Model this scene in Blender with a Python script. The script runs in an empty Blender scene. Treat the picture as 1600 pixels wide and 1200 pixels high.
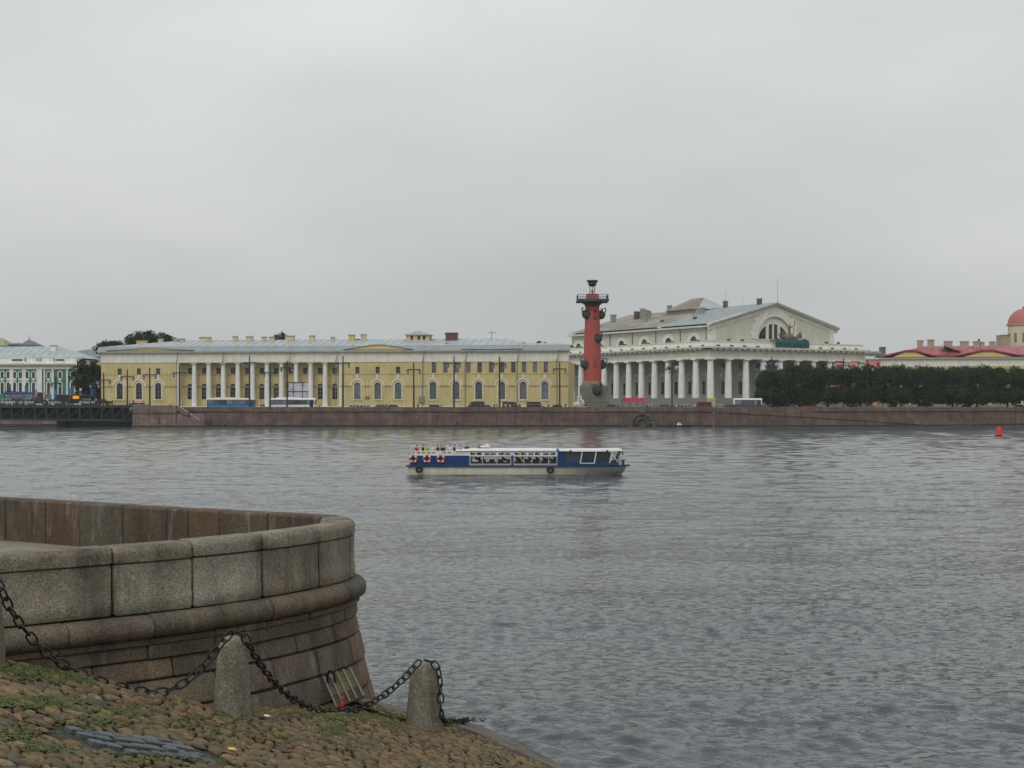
import bpy, bmesh, math, random
import numpy as np
from mathutils import Vector, Matrix
from mathutils.geometry import tessellate_polygon

# ------------------------------------------------------------------ camera, sky, sun, exposure
S = bpy.context.scene
COL = S.collection
F, EYE, HY = 2250.0, 6.0, 630.0          # focal length in photo pixels, eye height over the river, horizon row
cam_d = bpy.data.cameras.new("camera"); cam = bpy.data.objects.new("camera", cam_d); COL.objects.link(cam)
cam.location = (0, 0, EYE); cam.rotation_euler = (math.radians(90), 0, 0)
cam_d.sensor_width = 36.0; cam_d.lens = 36.0 * F / 1600.0; cam_d.shift_y = 30.0 / 1600.0
cam_d.clip_start = 0.1; cam_d.clip_end = 9000
S.camera = cam

SUN_EL, SUN_AZ = math.radians(48), math.radians(205)     # azimuth clockwise from +Y: behind the camera, to the left
W = bpy.data.worlds.new("World"); S.world = W; W.use_nodes = True
nt = W.node_tree; nt.nodes.clear()
def wn(t, **k):
    n = nt.nodes.new(t)
    for a, b in k.items(): setattr(n, a, b)
    return n
out = wn('ShaderNodeOutputWorld'); bg = wn('ShaderNodeBackground'); bg.inputs['Strength'].default_value = 0.1
nt.links.new(bg.outputs[0], out.inputs[0])
tc = wn('ShaderNodeTexCoord'); sky = wn('ShaderNodeTexSky'); sky.sky_type = 'NISHITA'; sky.sun_disc = False
sky.sun_elevation = SUN_EL; sky.sun_rotation = SUN_AZ
hsv = wn('ShaderNodeHueSaturation'); hsv.inputs['Saturation'].default_value = 0.10; hsv.inputs['Value'].default_value = 0.9
nt.links.new(sky.outputs[0], hsv.inputs['Color'])
mp = wn('ShaderNodeMapping'); mp.inputs['Scale'].default_value = (1, 1, 2.6)
nt.links.new(tc.outputs['Generated'], mp.inputs[0])
n1 = wn('ShaderNodeTexNoise'); n1.inputs['Scale'].default_value = 2.1; n1.inputs['Detail'].default_value = 4; n1.inputs['Roughness'].default_value = 0.45
nt.links.new(mp.outputs[0], n1.inputs['Vector'])
sep = wn('ShaderNodeSeparateXYZ'); nt.links.new(tc.outputs['Generated'], sep.inputs[0])
rz = wn('ShaderNodeValToRGB'); e = rz.color_ramp.elements      # overcast dome: dimmer at the horizon, brighter overhead
e[0].position = 0.0; e[0].color = (0.535, 0.548, 0.538, 1); e[1].position = 1.0; e[1].color = (0.86, 0.88, 0.89, 1)
el = rz.color_ramp.elements.new(0.16); el.color = (0.63, 0.65, 0.645, 1)
el = rz.color_ramp.elements.new(0.40); el.color = (0.83, 0.86, 0.86, 1)
nt.links.new(sep.outputs['Z'], rz.inputs[0])
rc = wn('ShaderNodeValToRGB'); e = rc.color_ramp.elements
e[0].position = 0.3; e[0].color = (0.80, 0.815, 0.83, 1); e[1].position = 0.66; e[1].color = (1.1, 1.1, 1.095, 1)
nt.links.new(n1.outputs['Fac'], rc.inputs[0])
mul = wn('ShaderNodeVectorMath', operation='MULTIPLY'); nt.links.new(rz.outputs[0], mul.inputs[0]); nt.links.new(rc.outputs[0], mul.inputs[1])
sc = wn('ShaderNodeVectorMath', operation='SCALE'); sc.inputs['Scale'].default_value = 10.0; nt.links.new(mul.outputs[0], sc.inputs[0])
mx = wn('ShaderNodeMix', data_type='RGBA'); mx.inputs[0].default_value = 0.9
nt.links.new(hsv.outputs[0], mx.inputs[6]); nt.links.new(sc.outputs[0], mx.inputs[7]); nt.links.new(mx.outputs[2], bg.inputs['Color'])

sun_d = bpy.data.lights.new("sun", 'SUN'); sun_d.energy = 1.1; sun_d.angle = math.radians(35); sun_d.color = (1, 0.97, 0.93)
sun = bpy.data.objects.new("sun", sun_d); COL.objects.link(sun)
sd = Vector((math.sin(SUN_AZ) * math.cos(SUN_EL), math.cos(SUN_AZ) * math.cos(SUN_EL), math.sin(SUN_EL)))
sun.rotation_euler = (-sd).to_track_quat('-Z', 'Y').to_euler(); sun.location = (-60, -60, 90)
vs = S.view_settings; vs.view_transform = 'Standard'; vs.look = 'None'; vs.exposure = 0.0; vs.gamma = 1.0

# ------------------------------------------------------------------ helpers
R = random.Random(7)
def PX(px, Y): return (px - 800) / F * Y
def PZ(py, Y): return EYE - (py - HY) / F * Y
def lin(v):
    v /= 255.0
    return v / 12.92 if v <= 0.04045 else ((v + 0.055) / 1.055) ** 2.4
def C(r, g, b, k=1.0): return (lin(r) * k, lin(g) * k, lin(b) * k)

MATS = {}
def M(name, col, rough=0.8, var=0.15, scale=1.5, bump=0.0, bscale=8.0, metal=0.0, spec=0.5, streak=0.0, rnd=0.0, coord='Object'):
    if name in MATS: return MATS[name]
    m = bpy.data.materials.new(name); m.use_nodes = True; MATS[name] = m
    t = m.node_tree; b = t.nodes['Principled BSDF']; L = t.links
    b.inputs['Roughness'].default_value = rough; b.inputs['Metallic'].default_value = metal; b.inputs['Specular IOR Level'].default_value = spec
    tc = t.nodes.new('ShaderNodeTexCoord')
    n = t.nodes.new('ShaderNodeTexNoise'); n.inputs['Scale'].default_value = scale; n.inputs['Detail'].default_value = 6; n.inputs['Roughness'].default_value = 0.62
    L.new(tc.outputs[coord], n.inputs['Vector'])
    mr = t.nodes.new('ShaderNodeMapRange'); mr.inputs[1].default_value = 0.3; mr.inputs[2].default_value = 0.7
    mr.inputs[3].default_value = 1 - var; mr.inputs[4].default_value = 1 + var; L.new(n.outputs['Fac'], mr.inputs[0])
    val = mr.outputs[0]
    if streak:
        mp = t.nodes.new('ShaderNodeMapping'); mp.inputs['Scale'].default_value = (1.3, 1.3, 0.10); L.new(tc.outputs[coord], mp.inputs[0])
        n2 = t.nodes.new('ShaderNodeTexNoise'); n2.inputs['Scale'].default_value = 1.6; n2.inputs['Detail'].default_value = 5; L.new(mp.outputs[0], n2.inputs['Vector'])
        m2 = t.nodes.new('ShaderNodeMapRange'); m2.inputs[1].default_value = 0.42; m2.inputs[2].default_value = 0.72; m2.inputs[3].default_value = 1.0; m2.inputs[4].default_value = 1 - streak
        L.new(n2.outputs['Fac'], m2.inputs[0])
        k = t.nodes.new('ShaderNodeMath'); k.operation = 'MULTIPLY'; L.new(val, k.inputs[0]); L.new(m2.outputs[0], k.inputs[1]); val = k.outputs[0]
    if rnd:
        oi = t.nodes.new('ShaderNodeObjectInfo'); m3 = t.nodes.new('ShaderNodeMapRange'); m3.inputs[3].default_value = 1 - rnd; m3.inputs[4].default_value = 1 + rnd
        L.new(oi.outputs['Random'], m3.inputs[0]); k = t.nodes.new('ShaderNodeMath'); k.operation = 'MULTIPLY'; L.new(val, k.inputs[0]); L.new(m3.outputs[0], k.inputs[1]); val = k.outputs[0]
    sc = t.nodes.new('ShaderNodeVectorMath'); sc.operation = 'SCALE'; sc.inputs[0].default_value = col[:3]; L.new(val, sc.inputs['Scale'])
    L.new(sc.outputs[0], b.inputs['Base Color'])
    if bump:
        nb = t.nodes.new('ShaderNodeTexNoise'); nb.inputs['Scale'].default_value = bscale; nb.inputs['Detail'].default_value = 5; L.new(tc.outputs[coord], nb.inputs['Vector'])
        bp = t.nodes.new('ShaderNodeBump'); bp.inputs['Strength'].default_value = bump; bp.inputs['Distance'].default_value = 0.05
        L.new(nb.outputs['Fac'], bp.inputs['Height']); L.new(bp.outputs[0], b.inputs['Normal'])
    return m

class MB:
    """collects vertices and faces of one mesh"""
    def __init__(s): s.v = []; s.f = []; s.m = []
    def add(s, vs, fs, mi=0):
        o = len(s.v); s.v += [tuple(p) for p in vs]; s.f += [tuple(i + o for i in q) for q in fs]; s.m += [mi] * len(fs); return s
    def box(s, x0, x1, y0, y1, z0, z1, mi=0):
        return s.add([(x0,y0,z0),(x1,y0,z0),(x1,y1,z0),(x0,y1,z0),(x0,y0,z1),(x1,y0,z1),(x1,y1,z1),(x0,y1,z1)],
                     [(0,3,2,1),(4,5,6,7),(0,1,5,4),(1,2,6,5),(2,3,7,6),(3,0,4,7)], mi)
    def cbox(s, x0, x1, y0, y1, z0, z1, c=0.03, mi=0):
        "box with chamfered edges (octagonal in plan, bevelled top and bottom)"
        def ring(i, z): 
            return [(x0+c+i,y0+i,z),(x1-c-i,y0+i,z),(x1-i,y0+c+i,z),(x1-i,y1-c-i,z),(x1-c-i,y1-i,z),(x0+c+i,y1-i,z),(x0+i,y1-c-i,z),(x0+i,y0+c+i,z)]
        return s.loft([ring(c, z0), ring(0, z0+c), ring(0, z1-c), ring(c, z1)], caps=True, mi=mi)
    def loft(s, rings, caps=True, closed=True, mi=0):
        n = len(rings[0]); vs = [p for r in rings for p in r]; fs = []
        for i in range(len(rings) - 1):
            for j in range(n if closed else n - 1):
                a = i*n + j; b = i*n + (j+1) % n; fs.append((a, b, b+n, a+n))
        if caps: fs.append(tuple(reversed(range(n)))); fs.append(tuple(range((len(rings)-1)*n, len(rings)*n)))
        return s.add(vs, fs, mi)
    def cyl(s, a, b, r0, r1=None, n=10, caps=True, mi=0):
        r1 = r0 if r1 is None else r1; a = Vector(a); b = Vector(b); d = (b - a).normalized()
        u = d.orthogonal().normalized(); w = d.cross(u)
        rg = lambda c, r: [c + (u*math.cos(t) + w*math.sin(t))*r for t in [2*math.pi*k/n for k in range(n)]]
        return s.loft([rg(a, r0), rg(b, r1)], caps, mi=mi)
    def tube(s, pts, r, n=6, closed=False, mi=0):
        pts = [Vector(p) for p in pts]; k = len(pts); rings = []
        for i, p in enumerate(pts):
            d = (pts[(i+1) % k] - pts[i-1]) if closed else (pts[min(i+1,k-1)] - pts[max(i-1,0)])
            d.normalize(); u = d.cross(Vector((0.31,0.17,0.93))).normalized(); w = d.cross(u)
            rings.append([p + (u*math.cos(t) + w*math.sin(t))*r for t in [2*math.pi*q/n for q in range(n)]])
        if closed: rings.append(rings[0])
        return s.loft(rings, not closed, mi=mi)
    def lathe(s, prof, c=(0,0,0), n=16, mi=0):
        rings = [[(c[0]+r*math.cos(2*math.pi*k/n), c[1]+r*math.sin(2*math.pi*k/n), c[2]+z) for k in range(n)] for r, z in prof]
        return s.loft(rings, True, mi=mi)
    def ell(s, c, rx, ry, rz, n=10, m=6, mi=0, jit=0, rnd=None):
        rings = []
        for i in range(m+1):
            a = -math.pi/2 + math.pi*i/m; q = max(math.cos(a), 0.05)
            rings.append([(c[0]+rx*q*math.cos(2*math.pi*k/n)*(1+(rnd.uniform(-jit,jit) if rnd else 0)), c[1]+ry*q*math.sin(2*math.pi*k/n)*(1+(rnd.uniform(-jit,jit) if rnd else 0)), c[2]+rz*math.sin(a)) for k in range(n)])
        return s.loft(rings, True, mi=mi)
    def poly(s, pts, d, mi=0):
        "closed polygon pts (3D) pushed along vector d"
        d = Vector(d); a = [Vector(p) for p in pts]; return s.loft([a, [p + d for p in a]], True, mi=mi)
    def holes(s, outer, holes, depth, y=0.0, mi=0):
        "wall in the local XZ plane facing -Y with real openings and reveals"
        loops = [outer] + holes; flat = [p for l in loops for p in l]
        tris = tessellate_polygon([[Vector((p[0], p[1], 0)) for p in l] for l in loops])
        fs = []
        for t in tris:
            a, b, c = [flat[i] for i in t]
            cr = (b[0]-a[0])*(c[1]-a[1]) - (b[1]-a[1])*(c[0]-a[0])
            fs.append(tuple(t) if cr > 0 else tuple(reversed(t)))
        s.add([(p[0], y, p[1]) for p in flat], fs, mi)
        for l in holes:
            n = len(l)
            s.add([(p[0], y, p[1]) for p in l] + [(p[0], y+depth, p[1]) for p in l], [(i, i+n, (i+1) % n + n, (i+1) % n) for i in range(n)], mi)
        return s
    def build(s, name, mat, parent=None, smooth=False, recalc=True, loc=None, rot=None):
        me = bpy.data.meshes.new(name); me.from_pydata(s.v, [], s.f)
        mats = mat if isinstance(mat, (list, tuple)) else [mat]
        for m in mats: me.materials.append(m)
        if len(mats) > 1: me.polygons.foreach_set('material_index', s.m)
        if recalc:
            bm = bmesh.new(); bm.from_mesh(me); bmesh.ops.recalc_face_normals(bm, faces=bm.faces); bm.to_mesh(me); bm.free()
        if smooth:
            me.shade_smooth() if smooth is True else me.shade_smooth()
            if smooth is not True:
                try: me.set_sharp_from_angle(angle=math.radians(smooth))
                except Exception: pass
        o = bpy.data.objects.new(name, me); COL.objects.link(o)
        if parent: o.parent = parent
        if loc is not None: o.location = loc
        if rot is not None: o.rotation_euler = rot
        return o

LABELS = {}
def tag(o, label, cat, group=None, kind=None):
    o['label'] = label; o['category'] = cat
    if group: o['group'] = group
    if kind: o['kind'] = kind
    return o
def struct(o): o['kind'] = 'structure'; return o
def empty(name, loc=(0,0,0), rz=0.0, label=None, cat=None, group=None):
    o = bpy.data.objects.new(name, None); COL.objects.link(o); o.location = loc; o.rotation_euler = (0, 0, rz); o.empty_display_size = 0.3
    if label: tag(o, label, cat, group)
    return o
def copy_tree(o, parent=None):
    c = o.copy(); COL.objects.link(c); c.parent = parent
    for ch in list(o.children): copy_tree(ch, c)
    return c

class Facade:
    "vertical plane through two ground points; turns photo pixels into local u, z"
    def __init__(s, pa, Ya, pb, Yb, z0=4.1):
        s.A = Vector((PX(pa, Ya), Ya)); s.B = Vector((PX(pb, Yb), Yb)); s.d = (s.B - s.A); s.L = s.d.length; s.d /= s.L
        s.rz = math.atan2(s.d.y, s.d.x); s.z0 = z0
    def u(s, px):
        k = (px - 800) / F                      # X = k Y
        return (k*s.A.y - s.A.x) / (s.d.x - k*s.d.y)
    def Y(s, px): return s.A.y + s.d.y * s.u(px)
    def z(s, py, px): return PZ(py, s.Y(px)) - s.z0
    def root(s, name, label, cat, group=None): return empty(name, (s.A.x, s.A.y, s.z0), s.rz, label, cat, group)

def rect(u0, u1, z0, z1): return [(u0,z0),(u1,z0),(u1,z1),(u0,z1)]
def arch(uc, w, z0, zt, n=8):
    r = w/2; zs = zt - r
    return [(uc-r, z0), (uc+r, z0)] + [(uc + r*math.cos(math.pi*k/n), zs + r*math.sin(math.pi*k/n)) for k in range(n+1)]

# materials used all over
mat_glass = M('dark_window_glass', (0.022,0.026,0.03), rough=0.12, var=0.5, scale=0.6, rnd=0.7)
mat_pane = M('grey_window_glass', (0.10,0.115,0.135), rough=0.15, var=0.5, scale=0.8, rnd=0.7)  # pane colour lightened to stand in for reflected sky
mat_yellow = M('ochre_stucco', (0.55,0.455,0.215), rough=0.92, var=0.12, scale=0.3, streak=0.2)
mat_yellow2 = M('ochre_stucco_light', (0.66,0.50,0.20), rough=0.92, var=0.1, scale=0.35, streak=0.1)
mat_white = M('white_stucco', (0.72,0.70,0.60), rough=0.9, var=0.09, scale=0.5, streak=0.16)
mat_whitecol = M('column_stucco', (0.76,0.76,0.70), rough=0.9, var=0.09, scale=0.6, streak=0.18)
mat_greyroof = M('grey_sheet_metal_roof', (0.34,0.385,0.40), rough=0.55, var=0.14, scale=0.25, streak=0.1)
mat_roofdark = M('eave_sheet_metal', (0.24,0.27,0.275), rough=0.6, var=0.15, scale=0.4)
mat_iron = M('dark_cast_iron', (0.02,0.024,0.024), rough=0.55, var=0.3, scale=3)
mat_sash = M('grey_green_sash', (0.16,0.17,0.16), rough=0.7, var=0.1)
mat_black = M('black_rubber', (0.012,0.012,0.013), rough=0.7, var=0.2)
GZ = 4.1

# ------------------------------------------------------------------ river
def river():
    rng = np.random.default_rng(5)
    rows, cols = 1000, 620
    Y = 13.0 * (420/13.0) ** (np.arange(rows)/(rows-1)); t = np.linspace(-1, 1, cols)
    YY = np.repeat(Y[:,None], cols, 1); XX = t[None,:] * (0.5*YY + 11)
    dy = np.gradient(Y)[:,None]; dx = (0.5*YY + 11)*2/cols; res = np.maximum(dy, dx)
    def env(n, l0, l1):                        # slowly varying gust pattern
        g = np.zeros_like(XX)
        for _ in range(n):
            l = rng.uniform(l0, l1); a = math.radians(rng.uniform(50,130)); g += np.sin(2*math.pi/l*(XX*math.cos(a)*0.6 + YY*math.sin(a)) + rng.uniform(0,6.28))
        return g*math.sqrt(2.0/n)
    gust = np.clip(0.7 + 0.55*env(16, 3.5, 15) + 0.35*env(8, 25, 70), 0.3, 1.9)
    Z = np.zeros_like(XX); var = np.zeros_like(XX); want = 0.064
    for lam, n, slope, spread in ((8.0,6,0.005,45),(4.5,10,0.010,50),(2.2,14,0.018,55),(1.1,22,0.036,60),(0.6,28,0.095,70)):
        for _ in range(n):
            l = lam*rng.uniform(0.75,1.3); a = math.radians(rng.uniform(-spread,spread) + 100); k = 2*math.pi/l
            amp = slope*math.sqrt(2.0/n)/k; fade = np.clip((l/res - 2.2)/2.5, 0, 1)
            ph = k*(XX*math.cos(a) + YY*math.sin(a)) + rng.uniform(0, 6.28)
            Z += amp*fade*(np.sin(ph) - 0.3*np.cos(2*ph))*(gust if lam < 1.5 else 1.0); var += (slope*fade)**2/n
    Z *= np.clip(want/np.sqrt(var + 1e-9), 1.0, 5.0)          # mid-river keeps its steepness where short ripples are not resolved
    co = np.stack([XX, YY, Z], -1).reshape(-1,3).astype(np.float32)
    i = np.arange((rows-1)*(cols-1)); r = i//(cols-1); c = i % (cols-1); a = r*cols + c
    q = np.stack([a, a+1, a+cols+1, a+cols], -1).astype(np.int32)
    me = bpy.data.meshes.new('river'); me.vertices.add(len(co)); me.vertices.foreach_set('co', co.ravel())
    me.loops.add(q.size); me.loops.foreach_set('vertex_index', q.ravel())
    me.polygons.add(len(q)); me.polygons.foreach_set('loop_start', np.arange(0, q.size, 4, dtype=np.int32)); me.polygons.foreach_set('loop_total', np.full(len(q), 4, dtype=np.int32))
    me.update(calc_edges=True); me.shade_smooth()
    m = bpy.data.materials.new('river_water'); m.use_nodes = True; tr = m.node_tree; L = tr.links; b = tr.nodes['Principled BSDF']
    b.inputs['Base Color'].default_value = (0.052,0.059,0.065,1); b.inputs['Roughness'].default_value = 0.1; b.inputs['IOR'].default_value = 1.333
    tcn = tr.nodes.new('ShaderNodeTexCoord')
    def noise(scale, sx, sy, det, rough):
        mp = tr.nodes.new('ShaderNodeMapping'); mp.inputs['Scale'].default_value = (sx, sy, 1); mp.inputs['Rotation'].default_value = (0,0,math.radians(10)); L.new(tcn.outputs['Object'], mp.inputs[0])
        n = tr.nodes.new('ShaderNodeTexNoise'); n.inputs['Scale'].default_value = scale; n.inputs['Detail'].default_value = det; n.inputs['Roughness'].default_value = rough; L.new(mp.outputs[0], n.inputs[0]); return n.outputs['Fac']
    sp_ = tr.nodes.new('ShaderNodeSeparateXYZ'); L.new(tcn.outputs['Object'], sp_.inputs[0]); rg = tr.nodes.new('ShaderNodeMapRange'); rg.inputs[1].default_value = 40; rg.inputs[2].default_value = 260; rg.inputs[3].default_value = 0.07; rg.inputs[4].default_value = 0.13; L.new(sp_.outputs['Y'], rg.inputs[0]); L.new(rg.outputs[0], b.inputs['Roughness'])   # wind ripples in mid-river
    slick = noise(0.045, 0.35, 1.0, 3, 0.5)
    ms = tr.nodes.new('ShaderNodeMapRange'); ms.inputs[1].default_value = 0.36; ms.inputs[2].default_value = 0.6; ms.inputs[3].default_value = 0.4; ms.inputs[4].default_value = 1.0; L.new(slick, ms.inputs[0])
    fd = tr.nodes.new('ShaderNodeMapRange'); fd.inputs[1].default_value = 35; fd.inputs[2].default_value = 140; fd.inputs[3].default_value = 1.0; fd.inputs[4].default_value = 0.18; L.new(sp_.outputs['Y'], fd.inputs[0]); fm = tr.nodes.new('ShaderNodeMath'); fm.operation = 'MULTIPLY'; L.new(ms.outputs[0], fm.inputs[0]); L.new(fd.outputs[0], fm.inputs[1]); ms = fm
    b1 = tr.nodes.new('ShaderNodeBump'); b1.inputs['Distance'].default_value = 0.6; L.new(noise(0.95, 0.75, 1.0, 4, 0.6), b1.inputs['Height'])
    k1 = tr.nodes.new('ShaderNodeMath'); k1.operation = 'MULTIPLY'; k1.inputs[1].default_value = 0.25; L.new(ms.outputs[0], k1.inputs[0]); L.new(k1.outputs[0], b1.inputs['Strength'])
    b2 = tr.nodes.new('ShaderNodeBump'); b2.inputs['Distance'].default_value = 0.10; pk = tr.nodes.new('ShaderNodeMapRange'); pk.inputs[1].default_value = 0.52; pk.inputs[2].default_value = 0.8; L.new(noise(4.2, 0.75, 1.0, 4, 0.6), pk.inputs[0]); L.new(pk.outputs[0], b2.inputs['Height'])
    k2 = tr.nodes.new('ShaderNodeMath'); k2.operation = 'MULTIPLY'; k2.inputs[1].default_value = 0.9; L.new(ms.outputs[0], k2.inputs[0]); L.new(k2.outputs[0], b2.inputs['Strength'])
    L.new(b1.outputs[0], b2.inputs['Normal']); L.new(b2.outputs[0], b.inputs['Normal'])
    me.materials.append(m)
    o = bpy.data.objects.new('river', me); COL.objects.link(o); struct(o)
    # the river goes on flat to both sides and behind
    far = MB(); far.add([(-3000,-60,-0.35),(3000,-60,-0.35),(3000,900,-0.35),(-3000,900,-0.35)], [(0,1,2,3)])
    struct(far.build('river', m))
river()

# ------------------------------------------------------------------ island ground and far quay
def island():
    m = M('asphalt_square', (0.07,0.07,0.07), rough=0.9, var=0.2, scale=0.2)
    g = MB(); g.poly([(-900,385.5,GZ),(PX(196,385),385.5,GZ),(PX(203,369),369,GZ),(PX(262,368),368.5,GZ),(PX(1120,368),368.5,GZ),(PX(1700,401),401.5,GZ),(2600,480,GZ),(4500,6000,GZ),(-4500,6000,GZ),(-2600,420,GZ)], (0,0,-4.4))
    struct(g.build('ground', m))
island()

mat_quay = M('rust_granite', (0.14,0.096,0.078), rough=0.85, var=0.4, scale=0.4, bump=0.4, bscale=2, streak=0.45, rnd=0.12)
mat_quay2 = M('pink_granite', (0.19,0.138,0.115), rough=0.85, var=0.35, scale=0.4, bump=0.4, bscale=2, streak=0.4, rnd=0.12)
mat_algae = M('wet_algae_stone', (0.02,0.021,0.017), rough=0.5, var=0.4, scale=0.8)
def quay_run(fc, parent, zpar=5.05, ztop=3.75, mat=mat_quay, bl=9.0):
    "granite embankment: algae foot, coursed wall in long panels, moulded string course, parapet blocks"
    L = fc.L; q = fc.z0
    MB().box(0, L, -0.35, 1.2, -1.5-q, 0.42-q).build('wet_foot', mat_algae, parent)
    n = max(1, int(L/bl)); r = random.Random(int(L*10))
    cuts = [0] + [L*(i + r.uniform(-0.2,0.2))/n for i in range(1, n)] + [L]
    courses = [0.42, 1.25, 2.1, 2.95, ztop]
    for i in range(len(courses)-1):                   # each course a band of stone with an open joint above it
        off = 0.0 if i % 2 else bl/2
        cs = [0] + [c + off for c in cuts[1:-1] if c + off < L - 1] + [L]
        for j in range(len(cs)-1):
            d = r.uniform(0, 0.035)
            MB().box(cs[j]+0.015, cs[j+1]-0.015, -d, 0.8, courses[i]-q+0.02, courses[i+1]-q-0.02).build('granite_block', mat, parent)
    MB().box(0, L, 0.06, 1.0, 0.4-q, ztop-q).build('wall_core', mat_algae, parent)
    p = MB(); pr = [(-0.02,ztop-q),(-0.3,ztop-q+0.1),(-0.34,ztop-q+0.22),(-0.3,ztop-q+0.33),(-0.05,ztop-q+0.36),(0.7,ztop-q+0.36),(0.7,ztop-q)]
    p.loft([[(0,a,b) for a,b in pr],[(L,a,b) for a,b in pr]]); p.build('string_course', mat, parent)
    for j in range(len(cuts)-1):
        MB().cbox(cuts[j]+0.012, cuts[j+1]-0.012, 0.02+r.uniform(0,0.02), 0.62, ztop-q+0.36, zpar-q, 0.05).build('parapet_block', mat, parent)

fq = Facade(262, 367, 1121, 367.5, 0.0)
quay_run(fq, fq.root('embankment_wall', 'long rust-brown granite embankment wall with parapet below the yellow building and red column', 'embankment'))
fq2 = Facade(1122, 369, 1720, 402, 0.0)
quay_run(fq2, fq2.root('embankment_wall', 'granite embankment wall with parapet in front of the clipped trees on the right', 'embankment'), zpar=5.0)
fq0 = Facade(-260, 384.5, 196, 384.5, 0.0)
quay_run(fq0, fq0.root('embankment_wall', 'pink granite embankment wall seen under the steel bridge on the left', 'embankment'), mat=mat_quay2)

# ramp wall descending to the water, in front of the right-hand embankment
def ramp_wall():
    fc = Facade(1119, 364.6, 1530, 383.5, 0.0)
    t = fc.root('ramp_wall', 'sloping granite ramp wall running down to the water right of the red column', 'ramp')
    L = fc.L; za = 5.0; zb = 0.75; n = 9
    zt = lambda u: 5.05 + (0.55-5.05)*(u/L)**1.15
    for i in range(n):
        a, b = L*i/n + 0.02, L*(i+1)/n - 0.02
        m = MB()
        m.loft([[(a,0,-1.2),(b,0,-1.2),(b,0,zt(b)-1.35),(a,0,zt(a)-1.35)],[(a,0.9,-1.2),(b,0.9,-1.2),(b,0.9,zt(b)-1.35),(a,0.9,zt(a)-1.35)]]).build('wall_block', mat_quay, t)
        m = MB(); m.loft([[(a,-0.22,zt(a)-1.35),(b,-0.22,zt(b)-1.35),(b,-0.22,zt(b)-1.12),(a,-0.22,zt(a)-1.12)],[(a,0.8,zt(a)-1.35),(b,0.8,zt(b)-1.35),(b,0.8,zt(b)-1.12),(a,0.8,zt(a)-1.12)]]).build('string_course', mat_quay, t)
        m = MB(); m.loft([[(a,-0.02,zt(a)-1.12),(b,-0.02,zt(b)-1.12),(b,-0.02,zt(b)),(a,-0.02,zt(a))],[(a,0.55,zt(a)-1.12),(b,0.55,zt(b)-1.12),(b,0.55,zt(b)),(a,0.55,zt(a))]]).build('parapet_block', mat_quay, t)
    MB().box(-0.05, L, -0.3, 0.5, -1.3, 0.34).build('wet_foot', mat_algae, t)
    m = MB(); m.loft([[(0.1,0.5,-1),(L,0.5,-1),(L,0.5,zt(L)-1.2),(0.1,0.5,3.9)],[(0.1,4.2,-1),(L,4.2,-1),(L,4.2,zt(L)-1.2),(0.1,4.2,3.9)]]).build('ramp_slab', mat_quay2, t)
ramp_wall()

# pink landing with stairs beside the bridge
def landing():
    fc = Facade(207, 362, 352, 362, 0.0)
    t = fc.root('stair_landing', 'pink granite landing with sloping stair parapet beside the steel bridge', 'stairs')
    u1 = fc.u(276); z1 = PZ(633.5, 362); q = 0.55
    pts = [0, fc.u(233), fc.u(268), fc.u(276)]
    zs = [(-1.2, 0.9), (0.9, 2.3), (2.3, 3.45)]
    for i in range(3):
        for k, (a, b) in enumerate(zs):
            MB().box(pts[i]+0.02, pts[i+1]-0.02, -R.uniform(0,0.03), 4, a+0.015, b-0.015).build('granite_block', mat_quay2, t)
        MB().cbox(pts[i]+0.02, pts[i+1]-0.02, 0.02, 0.7, 3.75, z1+0.25*(i == 0), 0.05).build('parapet_block', mat_quay2, t)
    MB().box(0.01, pts[3], 0.08, 3.9, -1.2, 3.7).build('wall_core', mat_algae, t)
    MB().box(-0.1, u1, -0.28, 4, 3.45, 3.75).build('string_course', mat_quay2, t)
    MB().box(-0.3, fc.u(350), -0.4, 3.6, -1.5, 0.38).build('wet_foot', mat_algae, t)
    ue = fc.u(318); m = MB()
    m.poly([(u1,0,0.3),(ue,0,0.3),(ue,0,1.0),(u1+0.2,0,3.5)], (0,0.7,0)).build('stair_side', mat_quay2, t)
    ramp = lambda a: z1 + (1.05 - z1)*(a - u1)/(ue - u1)
    for a, b in ((u1+0.1, u1+(ue-u1)*0.42), (u1+(ue-u1)*0.5, u1+(ue-u1)*0.88)):
        MB().poly([(a,0.05,ramp(a)-1.0),(b,0.05,ramp(b)-1.0),(b,0.05,ramp(b)),(a,0.05,ramp(a))], (0,0.6,0)).build('stair_parapet', mat_quay2, t)
        MB().poly([(a,-0.03,ramp(a)),(b,-0.03,ramp(b)),(b,-0.03,ramp(b)+0.22),(a,-0.03,ramp(a)+0.22)], (0,0.76,0)).build('coping', M('pale_granite', (0.34,0.27,0.23), var=0.15), t)
    n = 14
    for i in range(n):
        a = u1 + (ue-u1)*i/n
        MB().box(a, ue, 0.71, 3.5, 3.6-3.2*(i+1)/n-0.23, 3.6-3.2*(i+1)/n).build('step', mat_quay2, t)
    # mooring hook hanging on the wall
    x = fc.u(249); h = MB(); h.tube([(x,-0.12,2.6),(x-0.05,-0.16,1.9),(x+0.12,-0.16,1.6),(x-0.05,-0.16,1.2),(x-0.25,-0.14,0.8)], 0.09, 6); h.build('mooring_hook', mat_iron, t)
landing()

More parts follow.
